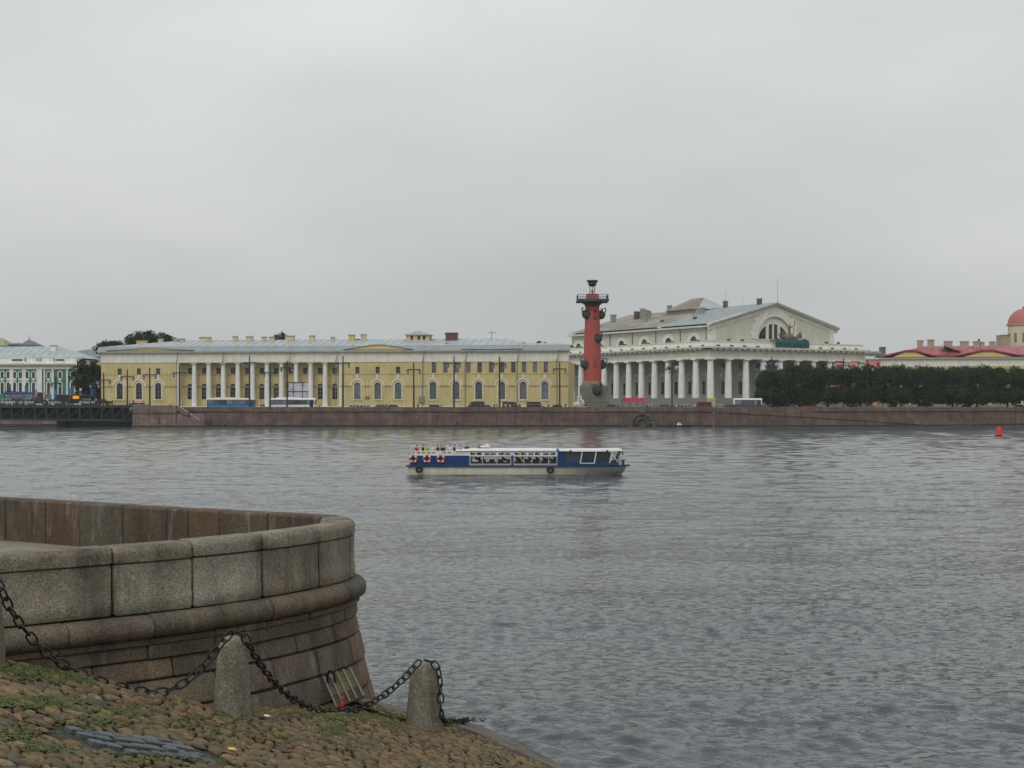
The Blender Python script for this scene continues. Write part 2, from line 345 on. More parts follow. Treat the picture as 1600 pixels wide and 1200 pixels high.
# carved stone fountain-like ornament on the quay face
def quay_ornament():
    Y = 366.9; t = empty('quay_ornament', (PX(1003,Y), Y, 0), 0, 'weathered carved stone ornament with arch on the embankment face below the red column', 'carving')
    m = M('weathered_limestone', (0.085,0.075,0.062), rough=0.95, var=0.35, scale=0.8, bump=0.5, bscale=3)
    rr = random.Random(3)
    a = MB(); ring = []
    for k in range(13):
        th = math.pi*k/12; ring.append((th, 1.35))
    for r0, r1, d in ((1.3,1.9,0.7),):
        a.loft([[(r1*math.cos(t_),-d,0.4+r1*1.2*math.sin(t_)) for t_ in [math.pi*k/12 for k in range(13)]] + [(r0*math.cos(t_),-d,0.4+r0*1.2*math.sin(t_)) for t_ in [math.pi*k/12 for k in range(12,-1,-1)]],
                [(r1*math.cos(t_),0.1,0.4+r1*1.2*math.sin(t_)) for t_ in [math.pi*k/12 for k in range(13)]] + [(r0*math.cos(t_),0.1,0.4+r0*1.2*math.sin(t_)) for t_ in [math.pi*k/12 for k in range(12,-1,-1)]]])
    a.build('arch', m, t)
    MB().box(-1.3, 1.3, -0.2, 0.1, -0.6, 2.0).build('niche', m, t)
    for k in range(9):
        th = math.pi*(k+0.5)/9; r = 2.25 + rr.uniform(-0.1,0.3)
        MB().ell((r*math.cos(th)*1.05, -0.55, 0.5+r*1.15*math.sin(th)), 0.5, 0.5, 0.42, 8, 5, jit=0.15, rnd=rr).build('carved_scroll', m, t, smooth=True)
    MB().ell((0,-0.7,3.7), 0.75, 0.55, 0.95, 10, 6, jit=0.12, rnd=rr).build('carved_mask', m, t, smooth=True)
    for s in (-1, 1): MB().cbox(s*2.9-0.6, s*2.9+0.6, -0.8, 0.1, -0.6, 1.3+rr.uniform(-.2,.2), 0.2).build('base_stone', m, t)
quay_ornament()
def stone_ball():
    Y = PX and 392.0; x = PX(1496, Y); Y = 391.3
    t = empty('stone_ball', (x, Y-1.35, 0), 0, 'round carved stone ball bracket on the right-hand embankment face', 'carving')
    m = M('weathered_limestone', (0,0,0))
    MB().ell((0,0,2.9), 1.0, 0.9, 0.9, 12, 8).build('ball', m, t, smooth=True); MB().cbox(-0.6,0.6,-0.4,1.6,1.2,2.1,0.2).build('bracket', m, t)
stone_ball()

# ------------------------------------------------------------------ steel bridge
def bridge():
    fc = Facade(-230, 332, 209, 366, 0.0)
    t = fc.root('steel_bridge', 'dark green steel truss bridge reaching the embankment at the left edge', 'bridge')
    st = M('dark_green_bridge_steel', (0.02,0.030,0.029), rough=0.6, var=0.25, scale=0.5); sl = M('worn_bridge_steel', (0.03,0.042,0.041), rough=0.6, var=0.25, scale=0.5)
    L = fc.L; Wd = 17.0
    zb = lambda u: 2.55 - 0.75*((u/L))**2
    MB().box(0, L, 0, Wd, 5.0, 5.55).build('deck', st, t)
    MB().box(0, L, -0.25, 0.0, 4.85, 5.5).build('top_chord', sl, t)
    n = 24
    ru = [L*i/n for i in range(n+1)]
    c = MB(); c.loft([[(u,-0.25,zb(u)),(u,0.15,zb(u)),(u,0.15,zb(u)-0.5),(u,-0.25,zb(u)-0.5)] for u in ru]); c.build('bottom_chord', sl, t)
    for i in range(n):
        a, b = ru[i], ru[i+1]
        MB().box(a-0.13, a+0.13, -0.22, 0.1, zb(a), 4.85).build('truss_post', sl, t)
        d = MB()
        p, q = ((a,4.8),(b,zb(b)+0.1)) if i < 12 else ((b,4.8),(a,zb(a)+0.1))
        if i % 2 == 0 or True:
            d.poly([(p[0]-0.13,-0.18,p[1]),(p[0]+0.13,-0.18,p[1]),(q[0]+0.13,-0.18,q[1]),(q[0]-0.13,-0.18,q[1])], (0,0.22,0)); d.build('truss_diagonal', sl, t)
    # inner girders and floor beams close the view through the truss
    for y in (3.5, 8, 12.5): 
        g = MB(); g.loft([[(u,y,4.98),(u,y+0.3,4.98),(u,y+0.3,zb(u)-0.2),(u,y,zb(u)-0.2)] for u in ru]); g.build('girder', st, t)
    # railing
    MB().box(0, L, 0.05, 0.17, 6.5, 6.6).build('handrail', mat_iron, t)
    k = MB()
    for i in range(int(L/0.55)):
        x = i*0.55; k.box(x, x+0.09, 0.07, 0.15, 5.55, 6.5)
    k = k.build('railing_bars', mat_iron, t); k['kind'] = 'stuff'
    for i in range(0, n+1, 2): MB().box(ru[i]-0.14, ru[i]+0.14, 0.0, 0.22, 5.55, 6.75).build('railing_post', mat_iron, t)
    # pier
    MB().box(fc.u(112), fc.u(207), 1.2, Wd-2, -1.5, 2.0).build('pier', M('shade_black_pier', (0.018,0.02,0.02), rough=0.7, var=0.3), t)  # near-black colour paints in the shadow under the bridge
    MB().box(fc.u(-200), fc.u(113), 18, 20, -1.5, 0.3).build('pier_foot', M('pale_granite', (0,0,0)), t)
    return fc
fbr = bridge()

# ------------------------------------------------------------------ building kit
def win(parent, loop, y, bars=(1, 3), pane_mat=None, frame=0.09, surround=None):
    "a window set in an opening: sash frame with glazing bars, glass pane as sub-part"
    us = [p[0] for p in loop]; zs = [p[1] for p in loop]; u0, u1, z0, z1 = min(us), max(us), min(zs), max(zs)
    f = MB(); n = len(loop); cu, cz = (u0+u1)/2, (z0+z1)/2
    inn = [(cu + (p[0]-cu)*(1-2*frame/(u1-u0)), cz + (p[1]-cz)*(1-2*frame/(z1-z0))) for p in loop]
    f.add([(p[0],y,p[1]) for p in loop] + [(p[0],y,p[1]) for p in inn], [(i,(i+1)%n,(i+1)%n+n,i+n) for i in range(n)])
    for k in range(1, bars[0]+1):
        u = u0 + (u1-u0)*k/(bars[0]+1); f.box(u-0.045, u+0.045, y, y+0.06, z0+frame, z1-frame)
    for k in range(1, bars[1]+1):
        z = z0 + (z1-z0)*k/(bars[1]+1); f.box(u0+frame, u1-frame, y+0.01, y+0.05, z-0.045, z+0.045)
    w = f.build('window', mat_sash, parent, recalc=False)
    g = MB(); g.add([(p[0],y+0.07,p[1]) for p in loop], [tuple(range(n))]); g.build('pane', pane_mat or mat_glass, w, recalc=False)
    return w
def archivolt(parent, uc, r0, r1, zs, zlow, mat, d=0.14, n=10, name='window_surround'):
    m = MB(); o = [(uc+r1, zlow)] + [(uc+r1*math.cos(math.pi*k/n), zs+r1*math.sin(math.pi*k/n)) for k in range(n+1)] + [(uc-r1, zlow)]
    i = [(uc+r0, zlow)] + [(uc+r0*math.cos(math.pi*k/n), zs+r0*math.sin(math.pi*k/n)) for k in range(n+1)] + [(uc-r0, zlow)]
    N = len(o); rings = []
    for a, b in zip(o, i): rings.append([(a[0],-d,a[1]),(b[0],-d,b[1]),(b[0],0.01,b[1]),(a[0],0.01,a[1])])
    m.loft(rings); return m.build(name, mat, parent)
def chimney(parent, u, v, w, z0, z1, mat, d=1.1):
    m = MB(); m.box(u-w/2, u+w/2, v, v+d, z0, z1-0.3); c = m.build('chimney', mat, parent)
    k = MB(); k.box(u-w/2-0.12, u+w/2+0.12, v-0.12, v+d+0.12, z1-0.3, z1); k.build('cap', M('chimney_cap', (0.3,0.28,0.22), var=0.2), c); return c
def doric(parent, u, v, z0, z1, r, mat, n=18):
    h = z1 - z0; m = MB()
    m.lathe([(r,0),(r*0.99,h*0.25),(r*0.92,h*0.6),(r*0.8,h*0.93),(r*0.8,h*0.935),(r*0.88,h*0.945),(r*0.83,h*0.95),(r*1.06,h*0.975)], (u,v,z0), n)
    c = m.build('column', mat, parent, smooth=40); MB().box(u-r*1.13, u+r*1.13, v-r*1.13, v+r*1.13, z0+h*0.975, z1).build('abacus', mat, c); return c
def hip_roof(parent, u0, u1, v0, v1, z0, zr, hl, hr, mat, name='roof', seams=True):
    vm = (v0+v1)/2; a, b = u0+hl, u1-hr
    m = MB(); m.add([(u0,v0,z0),(u1,v0,z0),(u1,v1,z0),(u0,v1,z0),(a,vm,zr),(b,vm,zr)], [(0,1,5,4),(1,2,5),(2,3,4,5),(3,0,4)])
    r = m.build(name, mat, parent)
    if seams:
        s = MB(); n = int((u1-u0)/2.2)
        for i in range(1, n):
            u = u0 + (u1-u0)*i/n; k = min(1, (u-u0)/max(hl,.01), (u1-u)/max(hr,.01))
            p = Vector((u,v0,z0)); q = Vector((u,v0+(vm-v0)*k,z0+(zr-z0)*k)); s.loft([[p+Vector((-.04,0,.0)),p+Vector((.04,0,.0)),p+Vector((.04,0,.09)),p+Vector((-.04,0,.09))],[q+Vector((-.04,0,.0)),q+Vector((.04,0,.0)),q+Vector((.04,0,.09)),q+Vector((-.04,0,.09))]])
        s = s.build('seams', mat, r); s['kind'] = 'stuff'
    return r

# ------------------------------------------------------------------ long yellow warehouse
def warehouse():
    fc = Facade(158, 412, 888, 396)
    t = fc.root('yellow_building', 'long two-storey yellow building with white colonnade and grey metal roof across the river', 'building')
    U = fc.u; L = fc.L
    zf = 13.4; zc = 16.0; ze = 16.5        # frieze bottom, cornice bottom, eave
    DP = 22.0
    ua, ub = U(277.5), U(532)              # recessed colonnade
    Z = lambda py: PZ(py, 405) - GZ
    def sect(u0, u1, holes, y, mat=mat_yellow):
        MB().holes(rect(u0, u1, 0, zf), holes, 0.38, y).build('wall', mat, t, recalc=False)
    left, mid, right = [], [], []
    jobs = []
    for px in (187, 217, 247): 
        jobs.append((left, arch(U(px), 1.75, Z(624), Z(598)), 0.0, (1,3), mat_glass)); jobs.append((left, rect(U(px)-0.6, U(px)+0.6, Z(584.5), Z(575)), 0.0, (1,1), mat_glass))
    for px in (558.4, 590, 622):
        jobs.append((right, arch(U(px), 1.75, Z(624), Z(598)), 0.0, (2,4), mat_pane)); jobs.append((right, rect(U(px)-0.6, U(px)+0.6, Z(584), Z(573.5)), 0.0, (1,1), mat_glass))
    ar = [676.6, 712.5, 748, 784, 817.5, 851.5]
    for px in ar: jobs.append((right, arch(U(px), 1.85, Z(624), Z(597)), 0.0, (2,4), mat_pane))
    for px in (678, 696, 714, 732, 749.5, 767.5, 784.5, 802, 819, 836, 853): jobs.append((right, rect(U(px)-0.62, U(px)+0.62, Z(583), Z(567)), 0.0, (1,3), mat_pane))
    for px in (292, 314.2, 336.6, 359.3, 382, 404.7, 427.3, 450, 473, 496.6, 519.5):
        jobs.append((mid, arch(U(px), 1.5, Z(624), Z(599)), 2.6, (1,3), mat_glass)); jobs.append((mid, rect(U(px)-0.65, U(px)+0.65, Z(584), Z(574)), 2.6, (1,1), mat_glass))
    for lst, lp, y, bars, gm in jobs: lst.append(lp)
    sect(0, ua, left, 0.0); sect(ub, L, right, 0.0); sect(ua+0.02, ub-0.02, mid, 2.6)
    for lst, lp, y, bars, gm in jobs: win(t, lp, y+0.26, bars, gm)
    r0 = 0.88
    for px in (187, 217, 247, 558.4, 590, 622):
        u = U(px); zs = Z(598)-0.9
        archivolt(t, u, 1.0, 1.24, zs, Z(622), mat_white, 0.10); archivolt(t, u, 1.62, 2.0, zs, zs-0.05, mat_white, 0.2)
        MB().box(u-0.28, u+0.28, -0.26, 0.02, zs+2.05, zs+3.1).build('keystone', mat_white, t)
        MB().box(u-1.3, u+1.3, -0.22, 0.02, Z(625.5), Z(624.2)).build('sill', mat_white, t)
    for px in ar:
        u = U(px); zs = Z(597)-0.95
        archivolt(t, u, 1.05, 1.26, zs, Z(622), mat_white, 0.10); archivolt(t, u, 1.6, 1.95, zs, zs-0.05, mat_white, 0.2)
        MB().box(u-0.28, u+0.28, -0.26, 0.02, zs+2.0, zs+2.9).build('keystone', mat_white, t)
        MB().box(u-1.25, u+1.25, -0.22, 0.02, Z(626), Z(624.6)).build('sill', mat_white, t)
    # side, back, plinth, string courses
    MB().box(0.02, 0.4, 0.02, DP, 0, zf).build('side_wall', mat_yellow, t); MB().box(L-0.4, L-0.02, 0.02, DP, 0, zf).build('side_wall', mat_yellow, t)
    MB().box(0, L, DP, DP+0.4, 0, zf).build('back_wall', mat_yellow, t)
    tan = M('weathered_string_course', (0.30,0.25,0.14), rough=0.9, var=0.2)
    ucuts = sorted([U(p) for p in (187,217,247)]); 
    for a, b, xs in ((0, ua, (187,217,247)), (ub, L, (558.4,590,622)+tuple(ar))):
        cur = a
        for px in xs:
            MB().box(cur, U(px)-2.0, -0.12, 0.02, Z(604.6), Z(602.6)).build('string_course', tan, t); cur = U(px)+2.0
        MB().box(cur, b, -0.12, 0.02, Z(604.6), Z(602.6)).build('string_course', tan, t)
        MB().box(a, b, -0.06, 0.02, Z(585.4), Z(584.6)).build('string_course', tan, t)
        MB().box(a-(0.1 if a == 0 else 0), b, -0.3, 0.02, 0, 1.0).build('plinth', mat_white, t)
    MB().box(ua, ub, 2.5, 2.62, Z(605), Z(603)).build('string_course', tan, t); MB().box(ua, ub, 2.52, 2.61, Z(586), Z(585)).build('string_course', tan, t)
    for a in (ua, ub): MB().box(a-0.35, a+0.35, -0.12, 2.7, 0.98, zf).build('pilaster', mat_white, t)
    MB().box(ua-0.2, ub+0.2, -1.0, 2.7, 0, 1.05).build('podium', mat_white, t)
    for i in range(10): doric(t, U(302 + 22.78*i), 0.85, 1.05, zf, 0.72, mat_whitecol)
    MB().box(ua-0.3, ub+0.3, 0.2, 3.0, zf-0.02, zf+0.3).build('colonnade_ceiling', mat_white, t)
    # entablature
    MB().box(-0.1, L+0.1, -0.14, 0.5, zf+0.01, zc).build('frieze', mat_white, t)
    pr = [(-0.14,zc),(-0.55,zc+0.08),(-0.6,zc+0.22),(-1.0,zc+0.28),(-1.08,zc+0.5),(0.6,zc+0.52),(0.6,zc)]
    MB().loft([[(-0.7,a,b) for a,b in pr],[(L+0.4,a,b) for a,b in pr]]).build('cornice', mat_white, t)
    # roof: a steeper eave strip of dull metal, then the hipped sheet-metal roof
    MB().loft([[(-0.9,-1.15,ze+0.02),(-0.9,0.4,ze+0.02),(-0.9,0.4,ze+1.5)],[(L+0.6,-1.15,ze+0.02),(L+0.6,0.4,ze+0.02),(L+0.6,0.4,ze+1.5)]]).build('eave_roof', mat_roofdark, t)
    hip_roof(t, -0.8, U(800)+6, 0.3, DP+1, ze+1.45, 20.3, 22, 9, mat_greyroof)
    hip_roof(t, U(800)-8, L+0.6, 0.32, DP-2, ze+1.44, 18.9, 4, 4, mat_greyroof)
    for p0, p1, apex, ma in ((173, 300, 544.2, mat_yellow2), (543, 641, 540.5, mat_yellow2), (728, 812, 548.0, mat_white)):
        a, b = U(p0), U(p1); z0 = ze+0.4; z1 = PZ(apex-0.8, 404)-GZ
        MB().poly([(a,-0.95,z0),(b,-0.95,z0),((a+b)/2+(b-a)*0.08,-0.95,z1),((a+b)/2-(b-a)*0.08,-0.95,z1)], (0,2.8,0)).build('attic_gable', ma, t)
        MB().loft([[(a-1,-1.2,z0-0.02),(a-1,-1.2,z0+0.16),((a+b)/2-(b-a)*0.08,-1.2,z1+0.2),((a+b)/2+(b-a)*0.08,-1.2,z1+0.2),(b+1,-1.2,z0+0.16),(b+1,-1.2,z0-0.02),((a+b)/2+(b-a)*0.08,-1.2,z1+0.02),((a+b)/2-(b-a)*0.08,-1.2,z1+0.02)],
                   [(a-1,2.5,z0-0.1),(a-1,2.5,z0+0.12),((a+b)/2-(b-a)*0.08,2.5,z1+0.25),((a+b)/2+(b-a)*0.08,2.5,z1+0.25),(b+1,2.5,z0+0.12),(b+1,2.5,z0-0.1),((a+b)/2+(b-a)*0.08,2.5,z1+0.02),((a+b)/2-(b-a)*0.08,2.5,z1+0.02)]]).build('gable_roof', mat_greyroof, t)
    cream = M('cream_chimney_render', (0.56,0.48,0.29), var=0.2, scale=1.0, streak=0.2); yel = M('yellow_chimney_render', (0.58,0.43,0.15), var=0.18, streak=0.2)
    for px, w, yt, yb, mm in ((202,16,530,544,yel),(232,7,527,538,cream),(257,6,528.5,540,cream),(266,7,527,536,cream),(303,18,525,537,cream),(351,7,524,536,cream),(374,10,524,536,cream),(397,6,525,536,cream),
                              (409.5,8,525,536,cream),(438.5,14,523.5,535,cream),(474,8,523.5,535,cream),(507,5,526,537,cream),(537,9,522.5,535,yel),(556,8,522,534,cream)):
        zt = PZ(yt, 412)-GZ; chimney(t, U(px), 9.2, w*0.182, PZ(yb+5, 412)-GZ, zt, mm)
    for px, w, yb in ((279,6,534),(318.5,9,534.5),(357,5,534),(404,4,533.5),(513,7,533.5),(545,8,532)): 
        MB().box(U(px)-w*0.09, U(px)+w*0.09, 11, 12, PZ(yb+4,414)-GZ, PZ(yb-2.5,414)-GZ).build('roof_vent', mat_iron, t)
    for px, py in ((262.5,542.5),(364,541.5),(694.5,540),(816,540)):   # small roof dormers
        u = U(px); z = PZ(py, 408)-GZ
        d = MB(); d.poly([(u-0.8,3.2,z-0.9),(u+0.8,3.2,z-0.9),(u+0.8,3.2,z+0.3),(u,3.2,z+0.8),(u-0.8,3.2,z+0.3)], (0,3.5,0)).build('dormer', mat_roofdark, t)
        MB().box(u-0.45,u+0.45,3.1,3.25,z-0.6,z+0.25).build('dormer_opening', mat_iron, t)
    # lantern tower and dark red stack
    u = U(644); z0 = PZ(533,412)-GZ; z1 = PZ(524,412)-GZ; zp = PZ(516.5,412)-GZ; w = 3.3
    MB().box(u-w, u+w, 8, 13, z0-1.5, z1).build('roof_tower', M('cream_chimney_render',(0,0,0)), t)
    for k in (-1.6, 0.4, 1.9): MB().box(u+k-0.35, u+k+0.35, 7.93, 8.02, z0+0.3, z1-0.25).build('tower_opening', mat_glass, t)
    MB().add([(u-w-0.6,7.4,z1),(u+w+0.6,7.4,z1),(u+w+0.6,13.6,z1),(u-w-0.6,13.6,z1),(u,10.5,zp)], [(0,1,4),(1,2,4),(2,3,4),(3,0,4),(3,2,1,0)]).build('tower_roof', M('pale_roof_metal',(0.33,0.32,0.29),var=0.2), t)
    u = U(697); zt = PZ(520.5,412)-GZ
    MB().box(u-1.6,u+1.6,8.5,11,z0-1.5,zt-0.5).build('brick_stack', M('dark_red_brick',(0.13,0.05,0.045),var=0.2), t); MB().box(u-1.75,u+1.75,8.35,11.15,zt-0.5,zt).build('stack_cap', M('dark_red_brick',(0,0,0)), t)
    a = MB(); u = U(760); a.cyl((u,11,20),(u,11,PZ(518,412)-GZ),0.07,n=5); a.box(u-1.2,u+1.2,10.95,11.05,PZ(520.5,412)-GZ,PZ(520,412)-GZ); a.build('aerial', mat_iron, t)
    for px in (276.5, 348, 452, 525, 660.5, 727, 808, 870):
        u = U(px); p = MB(); p.tube([(u+0.7,-1.1,ze),(u+0.5,-0.9,zc-0.6),(u,-0.3,zf+0.2),(u,-0.22,zf-1.0)], 0.1, 6)
        if not (300 < px < 500): p.cyl((u,-0.22,zf-0.9),(u,-0.22,0.6),0.1,n=6)
        p.build('drainpipe', mat_sash, t)
    # wall boxes
    MB().box(U(570.5), U(577.5), -0.25, 0.02, Z(623), Z(619)).build('wall_box', mat_sash, t)
    MB().box(U(655), U(663), -0.4, 0.02, Z(629), Z(619)).build('door', M('grey_door',(0.2,0.22,0.2)), t)
    return fc
fwh = warehouse()

# ------------------------------------------------------------------ white temple-like Exchange
def exchange():
    C0 = Vector((PX(1110, 440), 440)); th = math.radians(31.4); s = 7.03
    t = empty('columned_building', (C0.x, C0.y, GZ), th, 'white temple-like building with a full colonnade and pediment hall right of the red column', 'building')
    LU, LV = 9*s, 13*s                     # local: x along the front, y along the side going back
    zb, zc, ze, zp = 3.5, 15.55, 19.3, 20.9   # stylobate, column top, cornice top, parapet top
    stone = M('grey_steps', (0.2,0.2,0.18), var=0.2)
    for k in range(3): MB().box(-3.2+0.55*k, LU+3.2-0.55*k, -3.2+0.55*k, LV+3.2-0.55*k, -0.1 if k == 0 else zb*k/3, zb*(k+1)/3).build('podium_step', stone, t)
    spots = [(i*s, 0) for i in range(10)] + [(0, j*s) for j in range(1, 14)] + [(LU, j*s) for j in range(1, 4)]
    for u, v in spots: doric(t, u, v, zb, zc, 1.1, mat_whitecol, 20)
    # entablature ring: architrave, frieze with mutules, projecting cornice, blocking parapet
    def ring(name, o, i, z0, z1, mat):
        m = MB(); a = [(-o,-o),(LU+o,-o),(LU+o,LV+o),(-o,LV+o)]; b = [(i,i),(LU-i,i),(LU-i,LV-i),(i,LV-i)]
        vs = [(x,y,z) for z in (z0,z1) for (x,y) in a] + [(x,y,z) for z in (z0,z1) for (x,y) in b]; fs = []
        for k in range(4):
            n = (k+1) % 4; fs += [(k,n,n+4,k+4),(k+8,k+12,n+12,n+8),(k,k+8,n+8,n),(k+4,n+4,n+12,k+12)]
        m.add(vs, fs); return m.build(name, mat, t)
    warm = M('aged_white_stucco', (0.60,0.59,0.50), rough=0.9, var=0.14, scale=0.5, streak=0.25)
    ring('architrave', 0.95, 0.9, zc, zc+1.1, mat_white); ring('taenia', 1.1, 0.9, zc+1.1, zc+1.3, mat_white)
    ring('frieze', 0.93, 0.9, zc+1.3, ze-0.9, warm); ring('cornice', 2.3, 0.9, ze-0.55, ze, warm); ring('parapet', 0.5, -0.2, ze, zp, mat_whitecol); ring('parapet_cap', 0.7, -0.3, zp, zp+0.2, mat_white)
    for k in range(27):                     # mutules under the cornice
        u = LU*k/26; MB().box(u-0.75, u+0.75, -2.1, -0.92, ze-1.0, ze-0.56).build('mutule', warm, t)
    for k in range(1, 38):
        v = LV*k/38; MB().box(-2.1, -0.92, v-0.75, v+0.75, ze-1.0, ze-0.56).build('mutule', warm, t)
    for k in range(12):                     # roof-drain openings in the parapet
        if 3.4 < k < 7.4: continue
        u = LU*(k+0.5)/12; MB().box(u-0.65, u+0.65, -0.6, -0.45, ze+0.02, ze+0.5).build('scupper', mat_iron, t)
    for k in range(15): v = LV*(k+0.5)/15; MB().box(-0.6, -0.45, v-0.65, v+0.65, ze+0.02, ze+0.5).build('scupper', mat_iron, t)
    # gallery ceiling and inner hall (its walls rise from the podium to the pediment)
    ia, iv = 5.92, 6.56; u0, u1, v0, v1 = ia, LU-ia, iv, LV-iv; eav, apx = 26.4, 33.4; um = LU/2
    g = MB(); g.box(0.9, LU-0.9, 0.9, v0, zc+0.5, zc+0.8); g.box(0.9, u0, v0, LV-0.9, zc+0.5, zc+0.8); g.build('gallery_ceiling', warm, t)
    roofflat = MB(); roofflat.box(0.2, LU-0.2, 0.2, LV-0.2, ze-0.3, ze+0.05); roofflat.build('gallery_roof', mat_greyroof, t)
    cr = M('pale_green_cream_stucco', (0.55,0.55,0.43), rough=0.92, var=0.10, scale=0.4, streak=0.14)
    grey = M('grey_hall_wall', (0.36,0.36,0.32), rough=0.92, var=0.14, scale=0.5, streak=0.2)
    gable = [(u0,ze-0.2),(u1,ze-0.2),(u1,eav),(um,apx),(u0,eav)]
    Rw = 7.4; zs = 22.4
    semi = [(um-Rw,zs)] + [(um+Rw*math.cos(math.pi*k/20)*-1, zs+Rw*0.98*math.sin(math.pi*k/20)) for k in range(1,20)] + [(um+Rw,zs)]
    semi = list(reversed(semi))
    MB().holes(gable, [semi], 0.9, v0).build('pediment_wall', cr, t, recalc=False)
    # lower front wall with tall windows between the columns
    holes, wins = [], []
    for i in range(9):
        uc = (i+0.5)*s
        if not (u0+1.5 < uc < u1-1.5): continue
        holes.append(rect(uc-0.85, uc+0.85, zb+1.2, zb+5.2)); holes.append(rect(uc-0.8, uc+0.8, zb+9.6, zb+11.0))
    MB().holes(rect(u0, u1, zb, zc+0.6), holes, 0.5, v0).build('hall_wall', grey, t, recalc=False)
    for i, h in enumerate(holes): o = win(t, [(p[0],p[1]) for p in h], v0+0.35, (1, 3 if i % 2 == 0 else 1), mat_glass)
    for i in range(9):
        uc = (i+0.5)*s
        if u0+1.5 < uc < u1-1.5: a = archivolt(t, uc, 1.2, 1.65, zb+6.4, zb+6.2, warm, 0.2); a.location = (0, v0, 0)
    # side wall (faces -x): built in its own plane and turned
    sh = []
    for j in range(13):
        vc = LV - (j+0.5)*s
        if v0+1.5 < vc < v1-1.5: sh.append(rect(LV-vc-0.85, LV-vc+0.85, zb+1.2, zb+5.2))
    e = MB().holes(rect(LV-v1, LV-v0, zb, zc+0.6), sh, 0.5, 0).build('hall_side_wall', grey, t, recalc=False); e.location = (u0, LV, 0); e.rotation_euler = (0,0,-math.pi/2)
    for h in sh: o = win(t, h, 0.35, (1,3), mat_glass); o.location = (u0, LV, 0); o.rotation_euler = (0,0,-math.pi/2)
    for h in sh: a = archivolt(t, (h[0][0]+h[1][0])/2, 1.2, 1.65, zb+6.4, zb+6.2, warm, 0.2); a.location = (u0, LV, 0); a.rotation_euler = (0,0,-math.pi/2)
    # clerestory side wall with lunettes
    lun = []; cs = [LV - (v0 + 13.0*k + 9.0) for k in range(6)]
    for c in cs: lun.append(list(reversed([(c+1.75*math.cos(math.pi-math.pi*k/10), zp+0.45+1.95*math.sin(math.pi*k/10)) for k in range(11)])))
    e = MB().holes(rect(LV-v1, LV-v0, ze-0.2, eav), lun, 0.5, 0).build('clerestory_wall', cr, t, recalc=False); e.location = (u0, LV, 0); e.rotation_euler = (0,0,-math.pi/2)
    for c, l in zip(cs, lun):
        o = win(t, l, 0.35, (3,0), mat_pane); o.location = (u0, LV, 0); o.rotation_euler = (0,0,-math.pi/2)
        a = archivolt(t, c, 1.8, 3.1, zp+0.45, zp+0.2, mat_white, 0.12); a.location = (u0, LV, 0); a.rotation_euler = (0,0,-math.pi/2)
        p = MB(); p.cyl((c+6.4,-0.2,zp),(c+6.4,-0.2,eav),0.14,n=6); p = p.build('drainpipe', mat_sash, t); p.location = (u0, LV, 0); p.rotation_euler = (0,0,-math.pi/2)
        b = MB().cbox(c+4.2,c+5.0,-2.2,-1.4,zp,zp+0.9,0.1).build('floodlight', mat_iron, t); b.location = (u0, LV, 0); b.rotation_euler = (0,0,-math.pi/2)
    for u in (8.5, 14.0, LU-8.6, LU-13.8): MB().cbox(u-0.45,u+0.45,1.2,2.0,zp,zp+0.9,0.1).build('floodlight', mat_iron, t)
    MB().box(u1-0.5,u1,v0+0.01,v1,zb,eav).build('far_side_wall', cr, t); MB().box(u0,u1,v1-0.5,v1,zb,eav).build('back_wall', cr, t)
    MB().add([(u0,v1,eav),(u1,v1,eav),(um,v1,apx)], [(0,1,2)]).build('back_gable', cr, t)
    # rusticated corner blocks
    for k in range(8):
        z = ze+0.5+k*0.86; w = 2.2 if k % 2 else 1.7
        if z+0.8 > eav-0.3: break
        MB().cbox(u0-0.12,u0+w,v0-0.14,v0+0.6,z,z+0.82,0.05).build('quoin', mat_white, t); MB().cbox(u1-w,u1+0.12,v0-0.14,v0+0.6,z,z+0.82,0.05).build('quoin', mat_white, t)
        MB().cbox(u0-0.14,u0+0.6,v0+0.62,v0+0.6+w,z,z+0.82,0.05).build('quoin', mat_white, t)
    # great fan window: voussoirs, inner arch, three lights with broad mullions
    nv = 25
    for k in range(nv):
        a, b = math.pi*k/nv+0.006, math.pi*(k+1)/nv-0.006; ro = 10.3 if k % 2 else 9.7
        if k == nv//2: ro = 10.6
        mm = MB(); p = [(um+Rw*1.07*math.cos(a),zs+Rw*1.05*math.sin(a)),(um+ro*math.cos(a),zs+ro*0.98*math.sin(a)),(um+ro*math.cos(b),zs+ro*0.98*math.sin(b)),(um+Rw*1.07*math.cos(b),zs+Rw*1.05*math.sin(b))]
        mm.poly([(x,v0-0.2,z) for x,z in p], (0,0.25,0)).build('voussoir', mat_white, t)
    a = archivolt(t, um, Rw*0.985, Rw*1.06, zs, zs-0.1, mat_white, 0.3, 20); a.location = (0, v0, 0)
    ri = Rw*0.83
    def fan(x0, x1, n=8):
        pts = [(um+x0,zs+0.05),(um+x1,zs+0.05)]
        for k in range(n+1):
            x = x1+(x0-x1)*k/n; pts.append((um+x, zs+0.8*math.sqrt(max(0.002, ri*ri-x*x))))
        return pts
    f1, f2, f3 = fan(-ri, -2.95), fan(-1.9, 1.9), fan(2.95, ri)
    MB().holes(list(semi), [f1,f2,f3], 0.4, v0+0.55).build('fan_window_wall', mat_white, t, recalc=False)
    for f_, bb in ((f1,(1,2)),(f2,(1,2)),(f3,(1,2))): win(t, f_, v0+0.85, bb, mat_glass)
    MB().box(um-0.25,um+0.25,v0+0.5,v0+0.9,zs,zs+4.8).build('mullion', mat_white, t)
